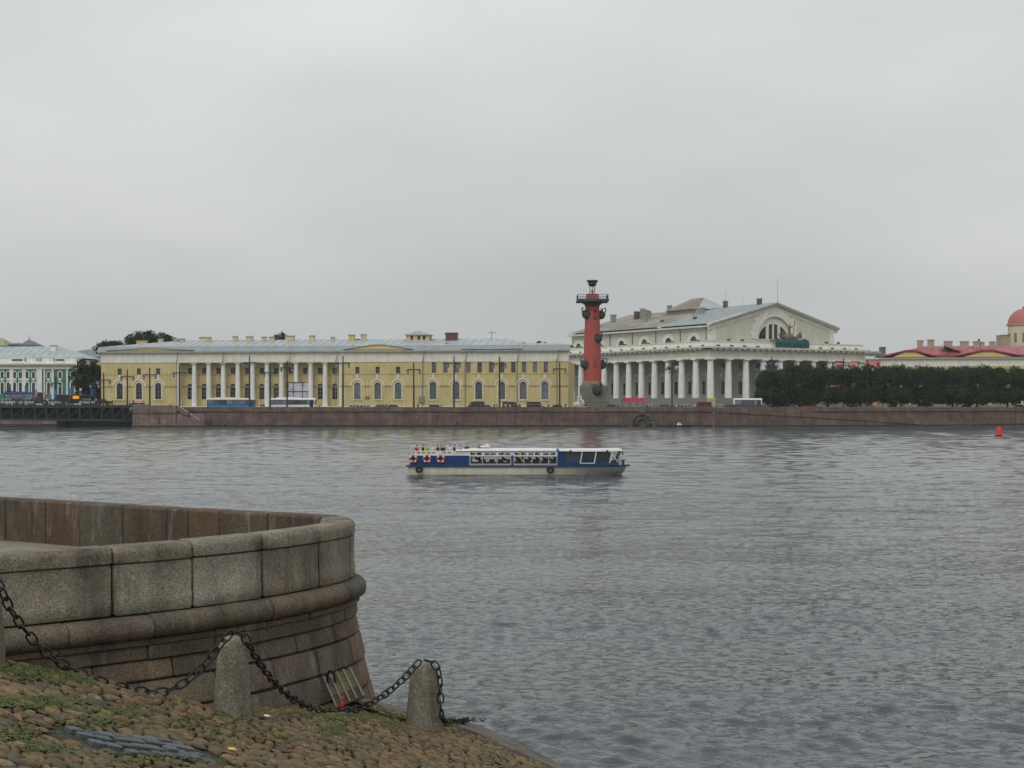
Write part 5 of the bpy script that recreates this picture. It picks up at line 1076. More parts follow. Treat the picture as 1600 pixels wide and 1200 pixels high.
# people on the far quay and bridge
cl = ((25,26,30),(60,60,66),(150,150,150),(120,40,40),(40,60,100),(190,180,160),(45,45,40))
spots = [('person at the parapet left of the white bus',412,375),('person walking between the two coaches',408,378),('person right of the white coach',499,376),('person in the crowd, left of the third tall lamp post',752,374),('person in the crowd before the fourth arched window',772,373.6),('person in the crowd just right of the tall lamp post',790,374.2),('person in the crowd at the fifth arched window',806,373.8),('person in pale top near the yellow building\'s right end',812,375),('person standing left of the white car gap before the last arched window',826,374),('person by the last arched window',846,374.4),('person close to the lamp post at the yellow building\'s end',866,373.8),('person left of the river statue',884,374),('person standing near the temple side columns',1057,376),('second person standing near the temple side columns',1060.5,377),('person standing before the temple, left of the kiosk',1032,376)]
spots += [(lab, px, 372.2) for lab, px in (('person behind the parapet left of the crowd, right of the grey door',672),('person at the parapet near the first of the six right-hand arched windows',690),('person at the left end of the crowd below the yellow building',736),('person in the crowd just left of the tall lamp post',776),('person in the crowd between the fourth and fifth arched windows',797),('person in the crowd right of the fifth arched window',832),('person in the crowd left of the last arched window',839),('person right of the last arched window',857),('person between the yellow building and the river statue',890),('person left of the crimson awning',966),('person at the parapet right of the crimson awning',1012),('person at the parapet left of the yellow kiosk',1086),('person at the parapet left of the minibus',1146),('person at the parapet below the three arched windows',604),('person at the parapet right of the lamp post by the grey door',653))]
for i, (lab, px, Y) in enumerate(spots): person((PX(px,Y),Y,GZ), R.uniform(-3,3), R.choice(('stand','raise')), cl[i % 7], cl[(i*3+1) % 3], R.choice(('dark','brown','fair')), lab, 'people on the far quay', R.uniform(0.97,1.06))
person((PX(271,366.5),366.5,GZ), 0.4, 'stand', (170,190,70), (40,42,46), 'dark', 'person in yellow-green vest at the top of the stairs', None, 1.05)
person((PX(266,367.5),367.5,GZ), -0.4, 'stand', (150,60,60), (40,42,46), 'brown', 'person in dull red top at the stair head', None, 1.05)
for i, (px, lab) in enumerate(((26,'person on the bridge left of the pink flags'),(61,'person on the bridge between the pink flags'),(74,'person in white on the bridge left of the truck'),(128,'person on the bridge right of the truck'),(150,'person at the right end of the bridge'))):
    person((PX(px,fbr.Y(px)+1.2),fbr.Y(px)+1.2,5.56), R.uniform(-2,2), 'stand', ((120,40,40),(60,70,90),(205,205,205),(50,60,110),(150,150,150))[i], (40,42,48), 'dark', lab, 'people on the bridge')

# ------------------------------------------------------------------ excursion boat with its people, rings and fenders
BX0 = PX(636, 119.5); BY = 121.4
def bx(px): return PX(px, 119.5) - BX0
def bz(py): return PZ(py, 119.5)
glass_thin = bpy.data.materials.new('cabin_glass'); glass_thin.use_nodes = True
def _gt():
    T = glass_thin.node_tree; T.nodes.clear(); o = T.nodes.new('ShaderNodeOutputMaterial'); a = T.nodes.new('ShaderNodeBsdfTransparent'); a.inputs[0].default_value = (0.85,0.87,0.87,1); g = T.nodes.new('ShaderNodeBsdfGlossy'); g.inputs['Roughness'].default_value = 0.05
    f = T.nodes.new('ShaderNodeFresnel'); f.inputs[0].default_value = 1.45; m = T.nodes.new('ShaderNodeMixShader'); T.links.new(f.outputs[0], m.inputs[0]); T.links.new(a.outputs[0], m.inputs[1]); T.links.new(g.outputs[0], m.inputs[2]); T.links.new(m.outputs[0], o.inputs[0])
_gt()
def boat():
    t = empty('excursion_boat', (BX0, BY, 0), 0, 'blue and white river excursion boat with open stern deck crossing the river', 'boat')
    hullm = M('dirty_white_hull', (0.66,0.64,0.55), rough=0.5, var=0.14, scale=1.2, streak=0.15); blue = M('royal_blue_paint', (0.004,0.033,0.145), rough=0.35, var=0.12, scale=1.0); wht = M('boat_white_paint', (0.66,0.66,0.64), rough=0.45, var=0.07, scale=1.5, streak=0.15); dkb = M('dark_blue_rail', (0.02,0.03,0.045), rough=0.5, var=0.2)
    hb = 1.9; xe = bx(980)
    secs = [(0.1,0.97,0.9),(1.0,1.0,0.93),(4,1.0,0.95),(9,1.0,0.95),(12,1.0,0.9),(14,0.99,0.75),(15.5,0.95,0.52),(16.8,0.84,0.28),(17.6,0.66,0.12),(xe,0.42,0.03)]
    rings = []
    for x, d, w in secs:
        k = max(0, (x-14)/(xe-14)); zk = -0.45+0.5*k**3
        rings.append([(x,-hb*d,0.72),(x-0.1*k,-hb*(d*0.6+w*0.38),0.34),(x-0.35*k,-hb*w,0.02),(x-0.6*k,-hb*w*0.8,zk),(x-0.6*k,hb*w*0.8,zk),(x-0.35*k,hb*w,0.02),(x-0.1*k,hb*(d*0.6+w*0.38),0.34),(x,hb*d,0.72)])
    h = MB(); h.loft(rings); h.build('hull', hullm, t, smooth=35)
    MB().loft([[(x,-hb*w-0.0,0.09),(x,-hb*w-0.012,-0.12),(x,-hb*w+0.1,-0.12),(x,-hb*w+0.1,0.09)] for x,d,w in secs[:6]]).build('waterline_stain', M('olive_algae',(0.10,0.095,0.03),var=0.3), t)
    rail = [(bx(634.5),0.98)] + [(x,d) for x,d,w in secs[1:]] + [(bx(987),0.14)]
    dk = MB(); dk.loft([[(x,-hb*d-0.1,0.70),(x,-hb*d-0.1,0.83),(x,hb*d+0.1,0.83),(x,hb*d+0.1,0.70)] for x,d in rail]); dk.build('deck', dkb, t)
    # superstructure: side walls with real window openings
    xa, xb, xc, xd = bx(641), bx(733), bx(871), bx(968); y0 = -1.72
    z_b, z_t = 0.83, bz(704.5)
    for sgn, nm in ((1,'near'),(-1,'far')):
        def place(o):
            if sgn < 0: o.scale = (1,-1,1)
            return o
        place(MB().box(xa,xb,y0,y0+0.05,z_b,bz(712)).build('stern_side', blue, t)); place(MB().box(xa,xb+0.02,y0-0.003,y0+0.05,bz(712)+0.002,z_t).build('stern_bulwark', wht, t))
        big, small = [], []
        edges = [735.5,754,776,796.5]; e2 = [803,825.5,837,848.5,859.5,869]
        segs = [(735.5,753),(754.5,776),(777.5,797),(803,818),(819.5,830.5),(832,843.5),(845,856.5),(858,869.5)]
        for a, b in segs: big.append(rect(bx(a),bx(b),bz(724.5),bz(714)))
        for a, b in ((735,742),(744.5,752.5),(757,764.5),(766.5,774.5),(779,787),(789,797),(804,811.5),(814,822),(826,833.5),(836,843.5),(849,857),(859.5,868)): small.append(rect(bx(a),bx(b),bz(711),bz(707.2)))
        place(MB().holes(rect(xb+0.02,xc,bz(712.7),z_t), small, 0.06, y0).build('upper_strake', wht, t, recalc=False)); place(MB().holes(rect(xb+0.02,xc,z_b,bz(712.75)), big, 0.06, y0+0.002).build('window_wall', M('grey_white_frame',(0.30,0.31,0.31),var=0.1), t, recalc=False))
        for k, r_ in enumerate(big + small):
            g = MB(); g.add([(p[0],y0+0.04,p[1]) for p in r_], [(0,1,2,3)]); place(g.build('window_pane', glass_thin, t, recalc=False))
        place(MB().box(bx(799),bx(802),y0-0.02,y0+0.05,z_b,bz(711.5)).build('blue_post', blue, t))
        place(MB().box(xc,bx(880),y0-0.004,y0+0.05,z_b,bz(705)).build('cabin_end_panel', blue, t)); place(MB().box(bx(880),bx(966),y0-0.004,y0+0.04,z_b,bz(722)).build('cabin_side', blue, t))
        for a, b in ((906,909),(928,931),(952,957)):
            fr = MB(); fr.poly([(bx(a),y0-0.03,bz(723.5)),(bx(a)+0.09,y0-0.03,bz(723.5)),(bx(b)+0.09,y0-0.03,bz(706)),(bx(b),y0-0.03,bz(706))],(0,0.09,0)); place(fr.build('window_frame', wht, t))
        place(MB().box(bx(906.5),bx(929),y0-0.03,y0+0.05,bz(724.6),bz(723.4)).build('window_frame', wht, t))
        br = MB(); br.poly([(bx(953),y0-0.04,bz(706)),(bx(954.5),y0-0.04,bz(706)),(bx(967),y0-0.04,bz(723)),(bx(965.5),y0-0.04,bz(723))],(0,0.08,0)); place(br.build('diagonal_brace', wht, t))
        g = MB(); g.add([(bx(881),y0+0.02,bz(722)),(bx(906),y0+0.02,bz(722)),(bx(908),y0+0.02,bz(706)),(bx(881),y0+0.02,bz(706))],[(0,1,2,3)]); place(g.build('window_pane', mat_glass, t, recalc=False))
        g = MB(); g.add([(bx(908),y0+0.02,bz(723)),(bx(928),y0+0.02,bz(723)),(bx(931),y0+0.02,bz(706)),(bx(910),y0+0.02,bz(706))],[(0,1,2,3)]); place(g.build('window_pane', mat_glass, t, recalc=False))
        g = MB(); g.add([(bx(930),y0+0.02,bz(722)),(bx(952),y0+0.02,bz(722)),(bx(955),y0+0.02,bz(706)),(bx(933),y0+0.02,bz(706))],[(0,1,2,3)]); place(g.build('window_pane', mat_glass, t, recalc=False))
        g = MB(); g.add([(bx(954),y0+0.02,bz(722)),(bx(964),y0+0.02,bz(722)),(bx(970),y0+0.02,bz(706)),(bx(957),y0+0.02,bz(706))],[(0,1,2,3)]); place(g.build('window_pane', glass_thin, t, recalc=False))
        for px in (646,654,662,670,678,686,694,702):                  # red dashes painted along the bulwark
            if px not in (686,): place(MB().box(bx(px-2.8),bx(px+2.2),y0-0.012,y0-0.004,bz(708.3),bz(706.6)).build('red_dash', M('dark_red_paint',(0.16,0.025,0.025)) if px < 670 else M('brown_paint',(0.10,0.05,0.04)), t))
    # transom, bulkheads, floors, front windscreen
    MB().box(xa-0.02,xa+0.05,-1.7,1.7,z_b,z_t).build('transom', blue, t); MB().box(xb-0.05,xb+0.02,-1.66,1.66,z_b,bz(706)).build('bulkhead', wht, t); MB().box(xc,xc+0.05,-1.66,1.66,z_b,1.25).build('bulkhead', blue, t)
    MB().box(xa+0.06,xb-0.06,-1.66,1.66,1.18,1.3).build('stern_floor', M('boat_floor',(0.16,0.15,0.14)), t); MB().box(xb+0.03,bx(966),-1.66,1.66,0.831,0.86).build('cabin_floor', M('boat_floor',(0,0,0)), t)
    fw = MB(); fw.poly([(bx(965),-1.66,z_b),(bx(966.5),-1.66,z_b),(bx(972),-1.66,bz(706)),(bx(970.5),-1.66,bz(706))],(0,3.32,0)); fw.build('windscreen', glass_thin, t); MB().box(bx(964),bx(967),-1.68,1.68,z_b,1.25).build('front_panel', blue, t)
    for y in (-1.64,-0.55,0.55,1.64): 
        k = MB(); k.poly([(bx(965.2),y-0.04,1.2),(bx(967),y-0.04,1.2),(bx(972.5),y-0.04,bz(706)),(bx(970.8),y-0.04,bz(706))],(0,0.08,0)); k.build('windscreen_post', wht, t)
    # roof: thin saloon roof rising to the wheelhouse roof
    pr = [(bx(712),bz(704.8),bz(704.2)),(bx(724),bz(704.6),bz(703.0)),(bx(742),bz(704.6),bz(702.2)),(xc-0.1,bz(704.6),bz(702.0))]
    r = MB(); r.loft([[(x,-1.85,a),(x,-1.8,b-0.04),(x,-1.2,b+0.02),(x,1.2,b+0.02),(x,1.8,b-0.04),(x,1.85,a)] for x,a,b in pr]); r.build('saloon_roof', wht, t, smooth=40)
    pr = [(bx(874),bz(704.8),bz(703.4)),(bx(900),bz(705.6),bz(702.4)),(bx(950),bz(705.4),bz(702.3)),(bx(969),bz(704.6),bz(702.3)),(bx(972.5),bz(703.8),bz(702.8))]
    r = MB(); r.loft([[(x,-1.86,a),(x,-1.82,b-0.03),(x,-1.2,b+0.02),(x,1.2,b+0.02),(x,1.82,b-0.03),(x,1.86,a)] for x,a,b in pr]); r.build('wheelhouse_roof', wht, t, smooth=40)
    for sy in (-1.7, 1.7):
        sr = MB(); sr.tube([(xa,sy,z_t+0.32),(bx(712),sy,z_t+0.32)],0.022,5)
        for k in range(7): x = xa+(bx(712)-xa)*k/6; sr.tube([(x,sy,z_t-0.02),(x,sy,z_t+0.32)],0.018,5)
        sr.build('stern_railing', wht, t)
    # fittings
    for px in (891.5, 949): MB().ell((bx(px),-1.84,bz(704.6)),0.09,0.06,0.09,8,5).build('side_lamp', mat_black, t)
    for px in (973.5,976.5): 
        b_ = MB(); b_.lathe([(0.07,0),(0.06,0.3),(0.11,0.34),(0.11,0.4),(0.05,0.42)],(bx(px),-0.5,0.83),8); b_.build('mooring_bitt', mat_black, t, smooth=40)
    MB().cbox(bx(931),bx(939),-1.2,-0.6,0.86,1.45,0.05).build('blue_locker', M('bright_blue',(0.01,0.07,0.4)), t)
    for k in range(9):                                                  # benches inside
        x = xb+0.9+k*0.75
        for s in (-1,1): MB().cbox(x,x+0.42,s*1.05-0.5,s*1.05+0.5,0.86,1.22,0.03).build('bench', M('brown_seat',(0.10,0.05,0.02),var=0.2), t)
    for k in range(4):
        MB().cbox(xa+0.5+k*0.95,xa+0.95+k*0.95,-1.5,1.5,1.3,1.72,0.03).build('stern_bench', M('brown_seat',(0,0,0)), t)
    d = MB(); d.cyl((bx(757),0,bz(700.5)),(bx(757),0,bz(699)),0.12,n=8); d.lathe([(0.5,0),(0.45,0.06),(0.1,0.12)],(bx(757),0,bz(699.5)),12); d.ell((bx(757)+0.2,-0.1,bz(697.5)),0.2,0.2,0.16,8,5); d.build('radar', wht, t, smooth=40)
    MB().tube([(bx(865),-1.2,bz(701)),(bx(866.5),-1.2,bz(697.5))],0.02,5).build('aerial', mat_iron, t)
    hr = MB(); 
    for px in (968,971): hr.tube([(bx(px),-1.5,0.83),(bx(px),-1.5,bz(707))],0.02,5)
    hr.build('bow_rail', wht, t)
    c = MB(); c.tube([(bx(968),-1.86,bz(706.5)),(bx(973.5),-1.5,bz(706))],0.035,5); c.cbox(bx(973),bx(974.5),-1.6,-1.4,bz(711),bz(706),0.02); c.build('searchlight', mat_black, t)
boat()
def ring_torus(R0, r, n=24, m=8, ang=None):
    return [[((R0+r*math.cos(2*math.pi*j/m))*math.cos(a), r*math.sin(2*math.pi*j/m), (R0+r*math.cos(2*math.pi*j/m))*math.sin(a)) for j in range(m)] for a in [2*math.pi*i/n for i in range(n+1)]]
def life_ring(px, py, label):
    t = empty('life_ring', (BX0+bx(px), BY-1.82, bz(py)), 0, label, 'life ring', 'life rings on the boat')
    rg = ring_torus(0.27, 0.085); MB().loft(rg, caps=False).build('ring', M('orange_red_ring',(0.50,0.075,0.04),rough=0.5,var=0.15,scale=4), t, smooth=True)
    for k in range(4):
        i = 6*k+2; rb = [[(p[0],p[1],p[2]) for p in r] for r in ring_torus(0.27,0.089)[i:i+3]]; MB().loft(rb, caps=False).build('white_band', M('boat_white_paint',(0,0,0)), t, smooth=True)
life_ring(645.5, 717, 'orange life ring nearest the boat\'s stern'); life_ring(667, 717, 'middle orange life ring, below the person in the yellow-green jacket'); life_ring(688.5, 717, 'orange life ring farthest forward on the blue stern side')
def tyre(px, py, label):
    t = empty('tyre_fender', (BX0+bx(px), BY-2.05, bz(py)), 0, label, 'fender', 'tyre fenders on the hull')
    MB().loft(ring_torus(0.22,0.095), caps=False).build('tyre', mat_black, t, smooth=True); MB().tube([(0,0,0.2),(0,0.1,0.42)],0.02,5).build('rope', mat_iron, t)
tyre(655, 733, 'black tyre fender near the boat\'s stern'); tyre(860, 734, 'black tyre fender below the front of the saloon windows')
pp = [(650,-1.0,'sit',(170,25,40),'dark','person in red jacket at the stern of the boat'),(659,-0.2,'sit',(25,25,28),'dark','person in black between the red and yellow-green jackets'),(665.5,-1.15,'stand',(175,200,50),'brown','person in yellow-green jacket standing at the boat rail'),(677,-1.1,'sit',(205,200,195),'dark','dark-haired person in white, right of the yellow-green jacket'),(682,-0.1,'sit',(35,28,28),'dark','person in dark coat behind the first person in white'),(688,-0.6,'sit',(30,24,26),'brown','person in dark brown coat in the middle of the stern deck'),(693,-1.0,'sit',(60,54,56),'brown','person in dark grey top left of the second person in white'),(702.5,-1.1,'sit',(220,220,225),'brown','person in bright white top near the roof\'s rear end'),(709,-0.2,'sit',(40,32,32),'brown','person in dark top at the roof\'s rear end'),(718.5,-0.7,'sit',(165,150,130),'brown','person in beige top just before the white roof'),(728,0.4,'sit',(30,80,50),'dark','person in green top behind the rear end of the roof'),(748,0.8,'stand',(80,50,45),'dark','person in brown standing in the roof hatch')]
for px, y, pose, top, hair, lab in pp:
    z = 1.30 if pose == 'sit' else 0.98
    if px > 725: z = 1.32 if pose == 'sit' else 1.0
    person((BX0+bx(px), BY+y, z+(0.0)), math.radians(75+R.uniform(-40,30)), pose, top, (35,36,42), hair, lab, 'people on the open deck', 0.97 if pose == 'sit' else 0.92)
for i, px in enumerate((741,785,806,816,826,838,849,857,866,887,940)):
    person((BX0+bx(px), BY+(-0.85 if i % 2 else 0.7), 0.78), math.radians(90), 'sit', ((35,30,28),(60,50,45),(25,28,34))[i % 3], (30,30,34), ('dark','brown')[i % 2], ['passenger behind the first saloon window','passenger behind the third saloon window','passenger just right of the blue window post','passenger in the fourth large window','passenger in the fifth large window','passenger in the sixth large window','passenger in the seventh large window, left','passenger in the seventh large window, right','passenger in the last saloon window','person at the back of the dark wheelhouse','person at the helm in the wheelhouse'][i], 'passengers in the cabin', 0.9)

# ------------------------------------------------------------------ red buoy, moored motor boat
def buoy():
    Y = 265; t = empty('buoy', (PX(1561,Y), Y, 0), 0, 'bright red river buoy floating near the right edge', 'buoy'); r = M('buoy_red',(0.55,0.006,0.02),rough=0.4,var=0.1)
    MB().lathe([(0.3,-0.3),(0.52,-0.05),(0.55,0.05),(0.52,0.12),(0.5,1.3),(0.42,1.45),(0.22,1.55),(0.2,1.75),(0.05,1.8)],(0,0,0),16).build('body', r, t, smooth=35); MB().lathe([(0.5,0),(0.85,0.03),(0.85,0.13),(0.5,0.16)],(0,0,0.02),16).build('float_collar', M('dark_red_iron',(0,0,0)), t); MB().cyl((0,0,1.75),(0,0,1.95),0.08,n=8).build('lamp', mat_iron, t)
buoy()
def moored():
    Y = 361.5; t = empty('motor_boat', (PX(1063,Y),Y,0), 0, 'small blue motor boat moored below the embankment', 'boat'); b = M('navy_boat',(0.02,0.045,0.11),rough=0.4,var=0.15)
    secs = [(-2.6,0.75,0.5),(-1,0.85,0.5),(1,0.8,0.52),(2.0,0.5,0.6),(2.7,0.06,0.72)]
    MB().loft([[(x,-w,z),(x,-w*0.8,0.1),(x,0,-0.2),(x,w*0.8,0.1),(x,w,z)] for x,w,z in secs]).build('hull', b, t, smooth=40); MB().poly([(-0.9,-0.6,0.5),(0.3,-0.6,0.5),(0.0,-0.55,1.15),(-0.5,-0.55,1.2)],(0,1.2,0)).build('cabin', M('boat_white_paint',(0,0,0)), t); MB().box(-0.35,-0.05,-0.62,-0.5,0.75,1.05).build('cabin_window', mat_glass, t); MB().cyl((-0.3,0,1.15),(-0.3,0,1.9),0.04,n=5).build('mast', mat_iron, t); MB().cbox(-2.95,-2.55,-0.25,0.25,0.0,0.9,0.06).build('outboard_motor', mat_black, t)
moored()

# ------------------------------------------------------------------ foreground: cobbled ramp, granite bastion, bollards and chain
CREST = [(-9.5,14.4),(-6.1,16.5),(-3.57,18.4),(-1.44,23.2),(-0.9,24.6)]
def crest_dist(x, y):
    "signed distance beyond the line of bollards (positive towards the bastion) and weight"
    best = (1e9, 0, 0)
    for i in range(len(CREST)-1):
        a, b = Vector(CREST[i]), Vector(CREST[i+1]); d = b-a; L = d.length; u = max(0, min(1, ((x-a.x)*d.x+(y-a.y)*d.y)/L/L)); q = a+d*u
        dist = math.hypot(x-q.x, y-q.y); s = d.x*(y-a.y)-d.y*(x-a.x)
        if dist < best[0]: best = (dist, 1 if s > 0 else -1, i+u)
    return best[0]*best[1], best[2]
def gz(x, y):
    z = 2.77 - 0.334*x - 0.1035*y
    d, k = crest_dist(x, y)
    if d > 0: z -= min(0.80, 0.36*d) * (1.0 if k < 2 else (1.0-0.5*(k-2) if k < 3 else 0.2))
    return z + 0.025*math.sin(1.7*x+0.6*y) + 0.02*math.sin(2.3*y-0.9*x+1) + 0.012*math.sin(5*x+3*y)
def on_ground(px, py):
    k = (px-800)/F; s = (py-HY)/F; Y = 8.0
    while Y < 30 and EYE - s*Y > gz(k*Y, Y): Y += 0.3
    Y -= 0.3
    while Y < 30 and EYE - s*Y > gz(k*Y, Y): Y += 0.02
    return Vector((k*Y, Y, gz(k*Y, Y)))
mat_granite = bpy.data.materials.new('weathered_granite'); mat_granite.use_nodes = True
def _granite(m, tint, rndcol=True, sc=1.0, moss=0.5):
    T = m.node_tree; L = T.links; b = T.nodes['Principled BSDF']; b.inputs['Roughness'].default_value = 0.82; b.inputs['Specular IOR Level'].default_value = 0.35
    tcn = T.nodes.new('ShaderNodeTexCoord'); oi = T.nodes.new('ShaderNodeObjectInfo')
    ramp = T.nodes.new('ShaderNodeValToRGB'); e = ramp.color_ramp.elements; e[0].position = 0; e[0].color = (*tint[0],1); e[1].position = 1; e[1].color = (*tint[-1],1)
    for i, c in enumerate(tint[1:-1]): q = ramp.color_ramp.elements.new((i+1)/(len(tint)-1)); q.color = (*c,1)
    L.new(oi.outputs['Random'], ramp.inputs[0])
    def nz(scale, det=5, rough=0.6, mapp=None):
        n = T.nodes.new('ShaderNodeTexNoise'); n.inputs['Scale'].default_value = scale; n.inputs['Detail'].default_value = det; n.inputs['Roughness'].default_value = rough
        if mapp: mp = T.nodes.new('ShaderNodeMapping'); mp.inputs['Scale'].default_value = mapp; L.new(tcn.outputs['Object'], mp.inputs[0]); L.new(mp.outputs[0], n.inputs[0])
        else: L.new(tcn.outputs['Object'], n.inputs[0])
        return n.outputs['Fac']
    def mr(v, a, b_, c, d): r = T.nodes.new('ShaderNodeMapRange'); r.inputs[1].default_value = a; r.inputs[2].default_value = b_; r.inputs[3].default_value = c; r.inputs[4].default_value = d; L.new(v, r.inputs[0]); return r.outputs[0]
    def mulv(a, s): k = T.nodes.new('ShaderNodeVectorMath'); k.operation = 'SCALE'; L.new(a, k.inputs[0]); L.new(s, k.inputs['Scale']); return k.outputs[0]
    def mix(f, a, col): k = T.nodes.new('ShaderNodeMix'); k.data_type = 'RGBA'; L.new(f, k.inputs[0]); L.new(a, k.inputs[6]); k.inputs[7].default_value = (*col,1); return k.outputs[2]
    c = mulv(ramp.outputs[0], mr(nz(1.1*sc, 6, 0.65), 0.3, 0.7, 0.62, 1.35))
    c = mulv(c, mr(nz(38, 2, 0.7), 0.36, 0.64, 0.66, 1.38))                      # crystals
    vo = T.nodes.new('ShaderNodeTexVoronoi'); vo.inputs['Scale'].default_value = 55; L.new(tcn.outputs['Object'], vo.inputs[0]); sv = T.nodes.new('ShaderNodeSeparateColor'); L.new(vo.outputs['Color'], sv.inputs[0])
    c = mulv(c, mr(sv.outputs[0], 0, 1, 0.78, 1.25))
    c = mix(mr(nz(1.6*sc, 6, 0.7), 0.55, 0.72, 0, moss), c, (0.055,0.062,0.025))    # lichen and algae
    c = mix(mr(nz(0.9*sc, 6, 0.7, (1.6,1.6,0.25)), 0.50, 0.70, 0, 0.7), c, (0.03,0.026,0.018))   # dark run-off
    c = mix(mr(nz(2.2*sc, 5, 0.7, (2,2,0.4)), 0.55, 0.72, 0, 0.5), c, (0.26,0.25,0.205))     # pale lime bloom
    L.new(c, b.inputs['Base Color'])
    h = T.nodes.new('ShaderNodeMath'); h.operation = 'ADD'; L.new(nz(9,6,0.7), h.inputs[0]); k = T.nodes.new('ShaderNodeMath'); k.operation = 'MULTIPLY'; k.inputs[1].default_value = 0.35; L.new(nz(48,3,0.6), k.inputs[0]); L.new(k.outputs[0], h.inputs[1])
    bp = T.nodes.new('ShaderNodeBump'); bp.inputs['Strength'].default_value = 0.8; bp.inputs['Distance'].default_value = 0.03; L.new(h.outputs[0], bp.inputs['Height']); L.new(bp.outputs[0], b.inputs['Normal'])
_granite(mat_granite, [(0.21,0.19,0.14),(0.15,0.12,0.085),(0.20,0.185,0.138),(0.225,0.20,0.155),(0.165,0.148,0.11)])
mat_granite2 = bpy.data.materials.new('reddish_granite'); mat_granite2.use_nodes = True; _granite(mat_granite2, [(0.14,0.095,0.062),(0.085,0.075,0.052),(0.13,0.10,0.07),(0.075,0.068,0.05),(0.15,0.088,0.055),(0.10,0.082,0.06)])
mat_granite3 = bpy.data.materials.new('brown_inner_granite'); mat_granite3.use_nodes = True; _granite(mat_granite3, [(0.085,0.06,0.038),(0.07,0.06,0.042),(0.09,0.054,0.034),(0.075,0.068,0.048)], moss=0.25)
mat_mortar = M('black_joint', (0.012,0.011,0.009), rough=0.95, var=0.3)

# --- plan of the bastion parapet (outer face), from the near left, round the tip, to the far left
CP = [(-12.6,14.7),(-9.7,17.1),(-6.98,19.4),(-5.68,20.5),(-4.73,21.4),(-3.87,22.5),(-3.16,23.8),(-2.8,25.0),(-2.95,26.0),(-3.75,26.75),(-5.4,27.75),(-7.2,28.95),(-11.4,31.75),(-16,34.8)]
def catmull(pts, n=40):
    o = []
    for i in range(1, len(pts)-2):
        p0,p1,p2,p3 = [Vector(pts[i+k]) for k in (-1,0,1,2)]
        for j in range(n):
            t = j/n; o.append(0.5*((2*p1)+(-p0+p2)*t+(2*p0-5*p1+4*p2-p3)*t*t+(-p0+3*p1-3*p2+p3)*t**3))
    return o
PTH = catmull(CP); SL = [0.0]
for a, b in zip(PTH, PTH[1:]): SL.append(SL[-1]+(b-a).length)
PA = np.array([[p.x,p.y] for p in PTH]); SA = np.array(SL)
def path(s):
    x = np.interp(s, SA, PA[:,0]); y = np.interp(s, SA, PA[:,1]); e = 0.15
    dx = np.interp(s+e,SA,PA[:,0])-np.interp(s-e,SA,PA[:,0]); dy = np.interp(s+e,SA,PA[:,1])-np.interp(s-e,SA,PA[:,1]); l = math.hypot(dx,dy)
    return Vector((x,y)), Vector((dy/l,-dx/l))
tip = max(range(len(PTH)), key=lambda i: PTH[i].x/PTH[i].y); S_TIP = SL[tip]; S_END = SL[-1]
def s_at(px, far=False, d=0.0):
    "arc length where the wall face (offset d) is seen in photo column px"
    k = (px-800)/F; best = None
    rng = np.arange(S_TIP, S_END, 0.02) if far else np.arange(0, S_TIP, 0.02)
    for s in rng:
        p, n = path(s); q = p+n*d; v = q.x/q.y-k
        if best is None or abs(v) < best[0]: best = (abs(v), s)
    return best[1]
def sweep(prof, s0, s1, rr, gap=0.012, cham=0.02, step=0.25):
    "solid stone swept along the wall: profile (d,z) closed; ends chamfered and a little uneven"
    m = MB(); cd = sum(p[0] for p in prof)/len(prof); cz = sum(p[1] for p in prof)/len(prof); a, b = s0+gap, s1-gap
    n = max(2, int((b-a)/step)); ss = [a, a+cham] + [a+cham+(b-a-2*cham)*i/n for i in range(1, n)] + [b-cham, b]
    off = rr.uniform(-0.014,0.014); dz = rr.uniform(-0.006,0.006); rings = []
    for i, s in enumerate(ss):
        k = 1 - (cham/0.3 if i in (0, len(ss)-1) else 0); p, nn = path(s); jit = rr.uniform(-0.004,0.004)
        rings.append([(p.x+nn.x*(cd+(d-cd)*k+off+jit), p.y+nn.y*(cd+(d-cd)*k+off+jit), cz+(z-cz)*k+dz) for d, z in prof])
    m.loft(rings); return m
def chamfered(d0t, d0b, d1, z0, z1, c=0.025):
    "outer face runs from d0b (bottom) to d0t (top); d1 is the hidden inner depth"
    sl = (d0t-d0b)/(z1-z0); return [(d1,z0),(d0b-c,z0),(d0b+sl*c,z0+c),(d0t-sl*c,z1-c),(d0t-c,z1),(d1,z1)]
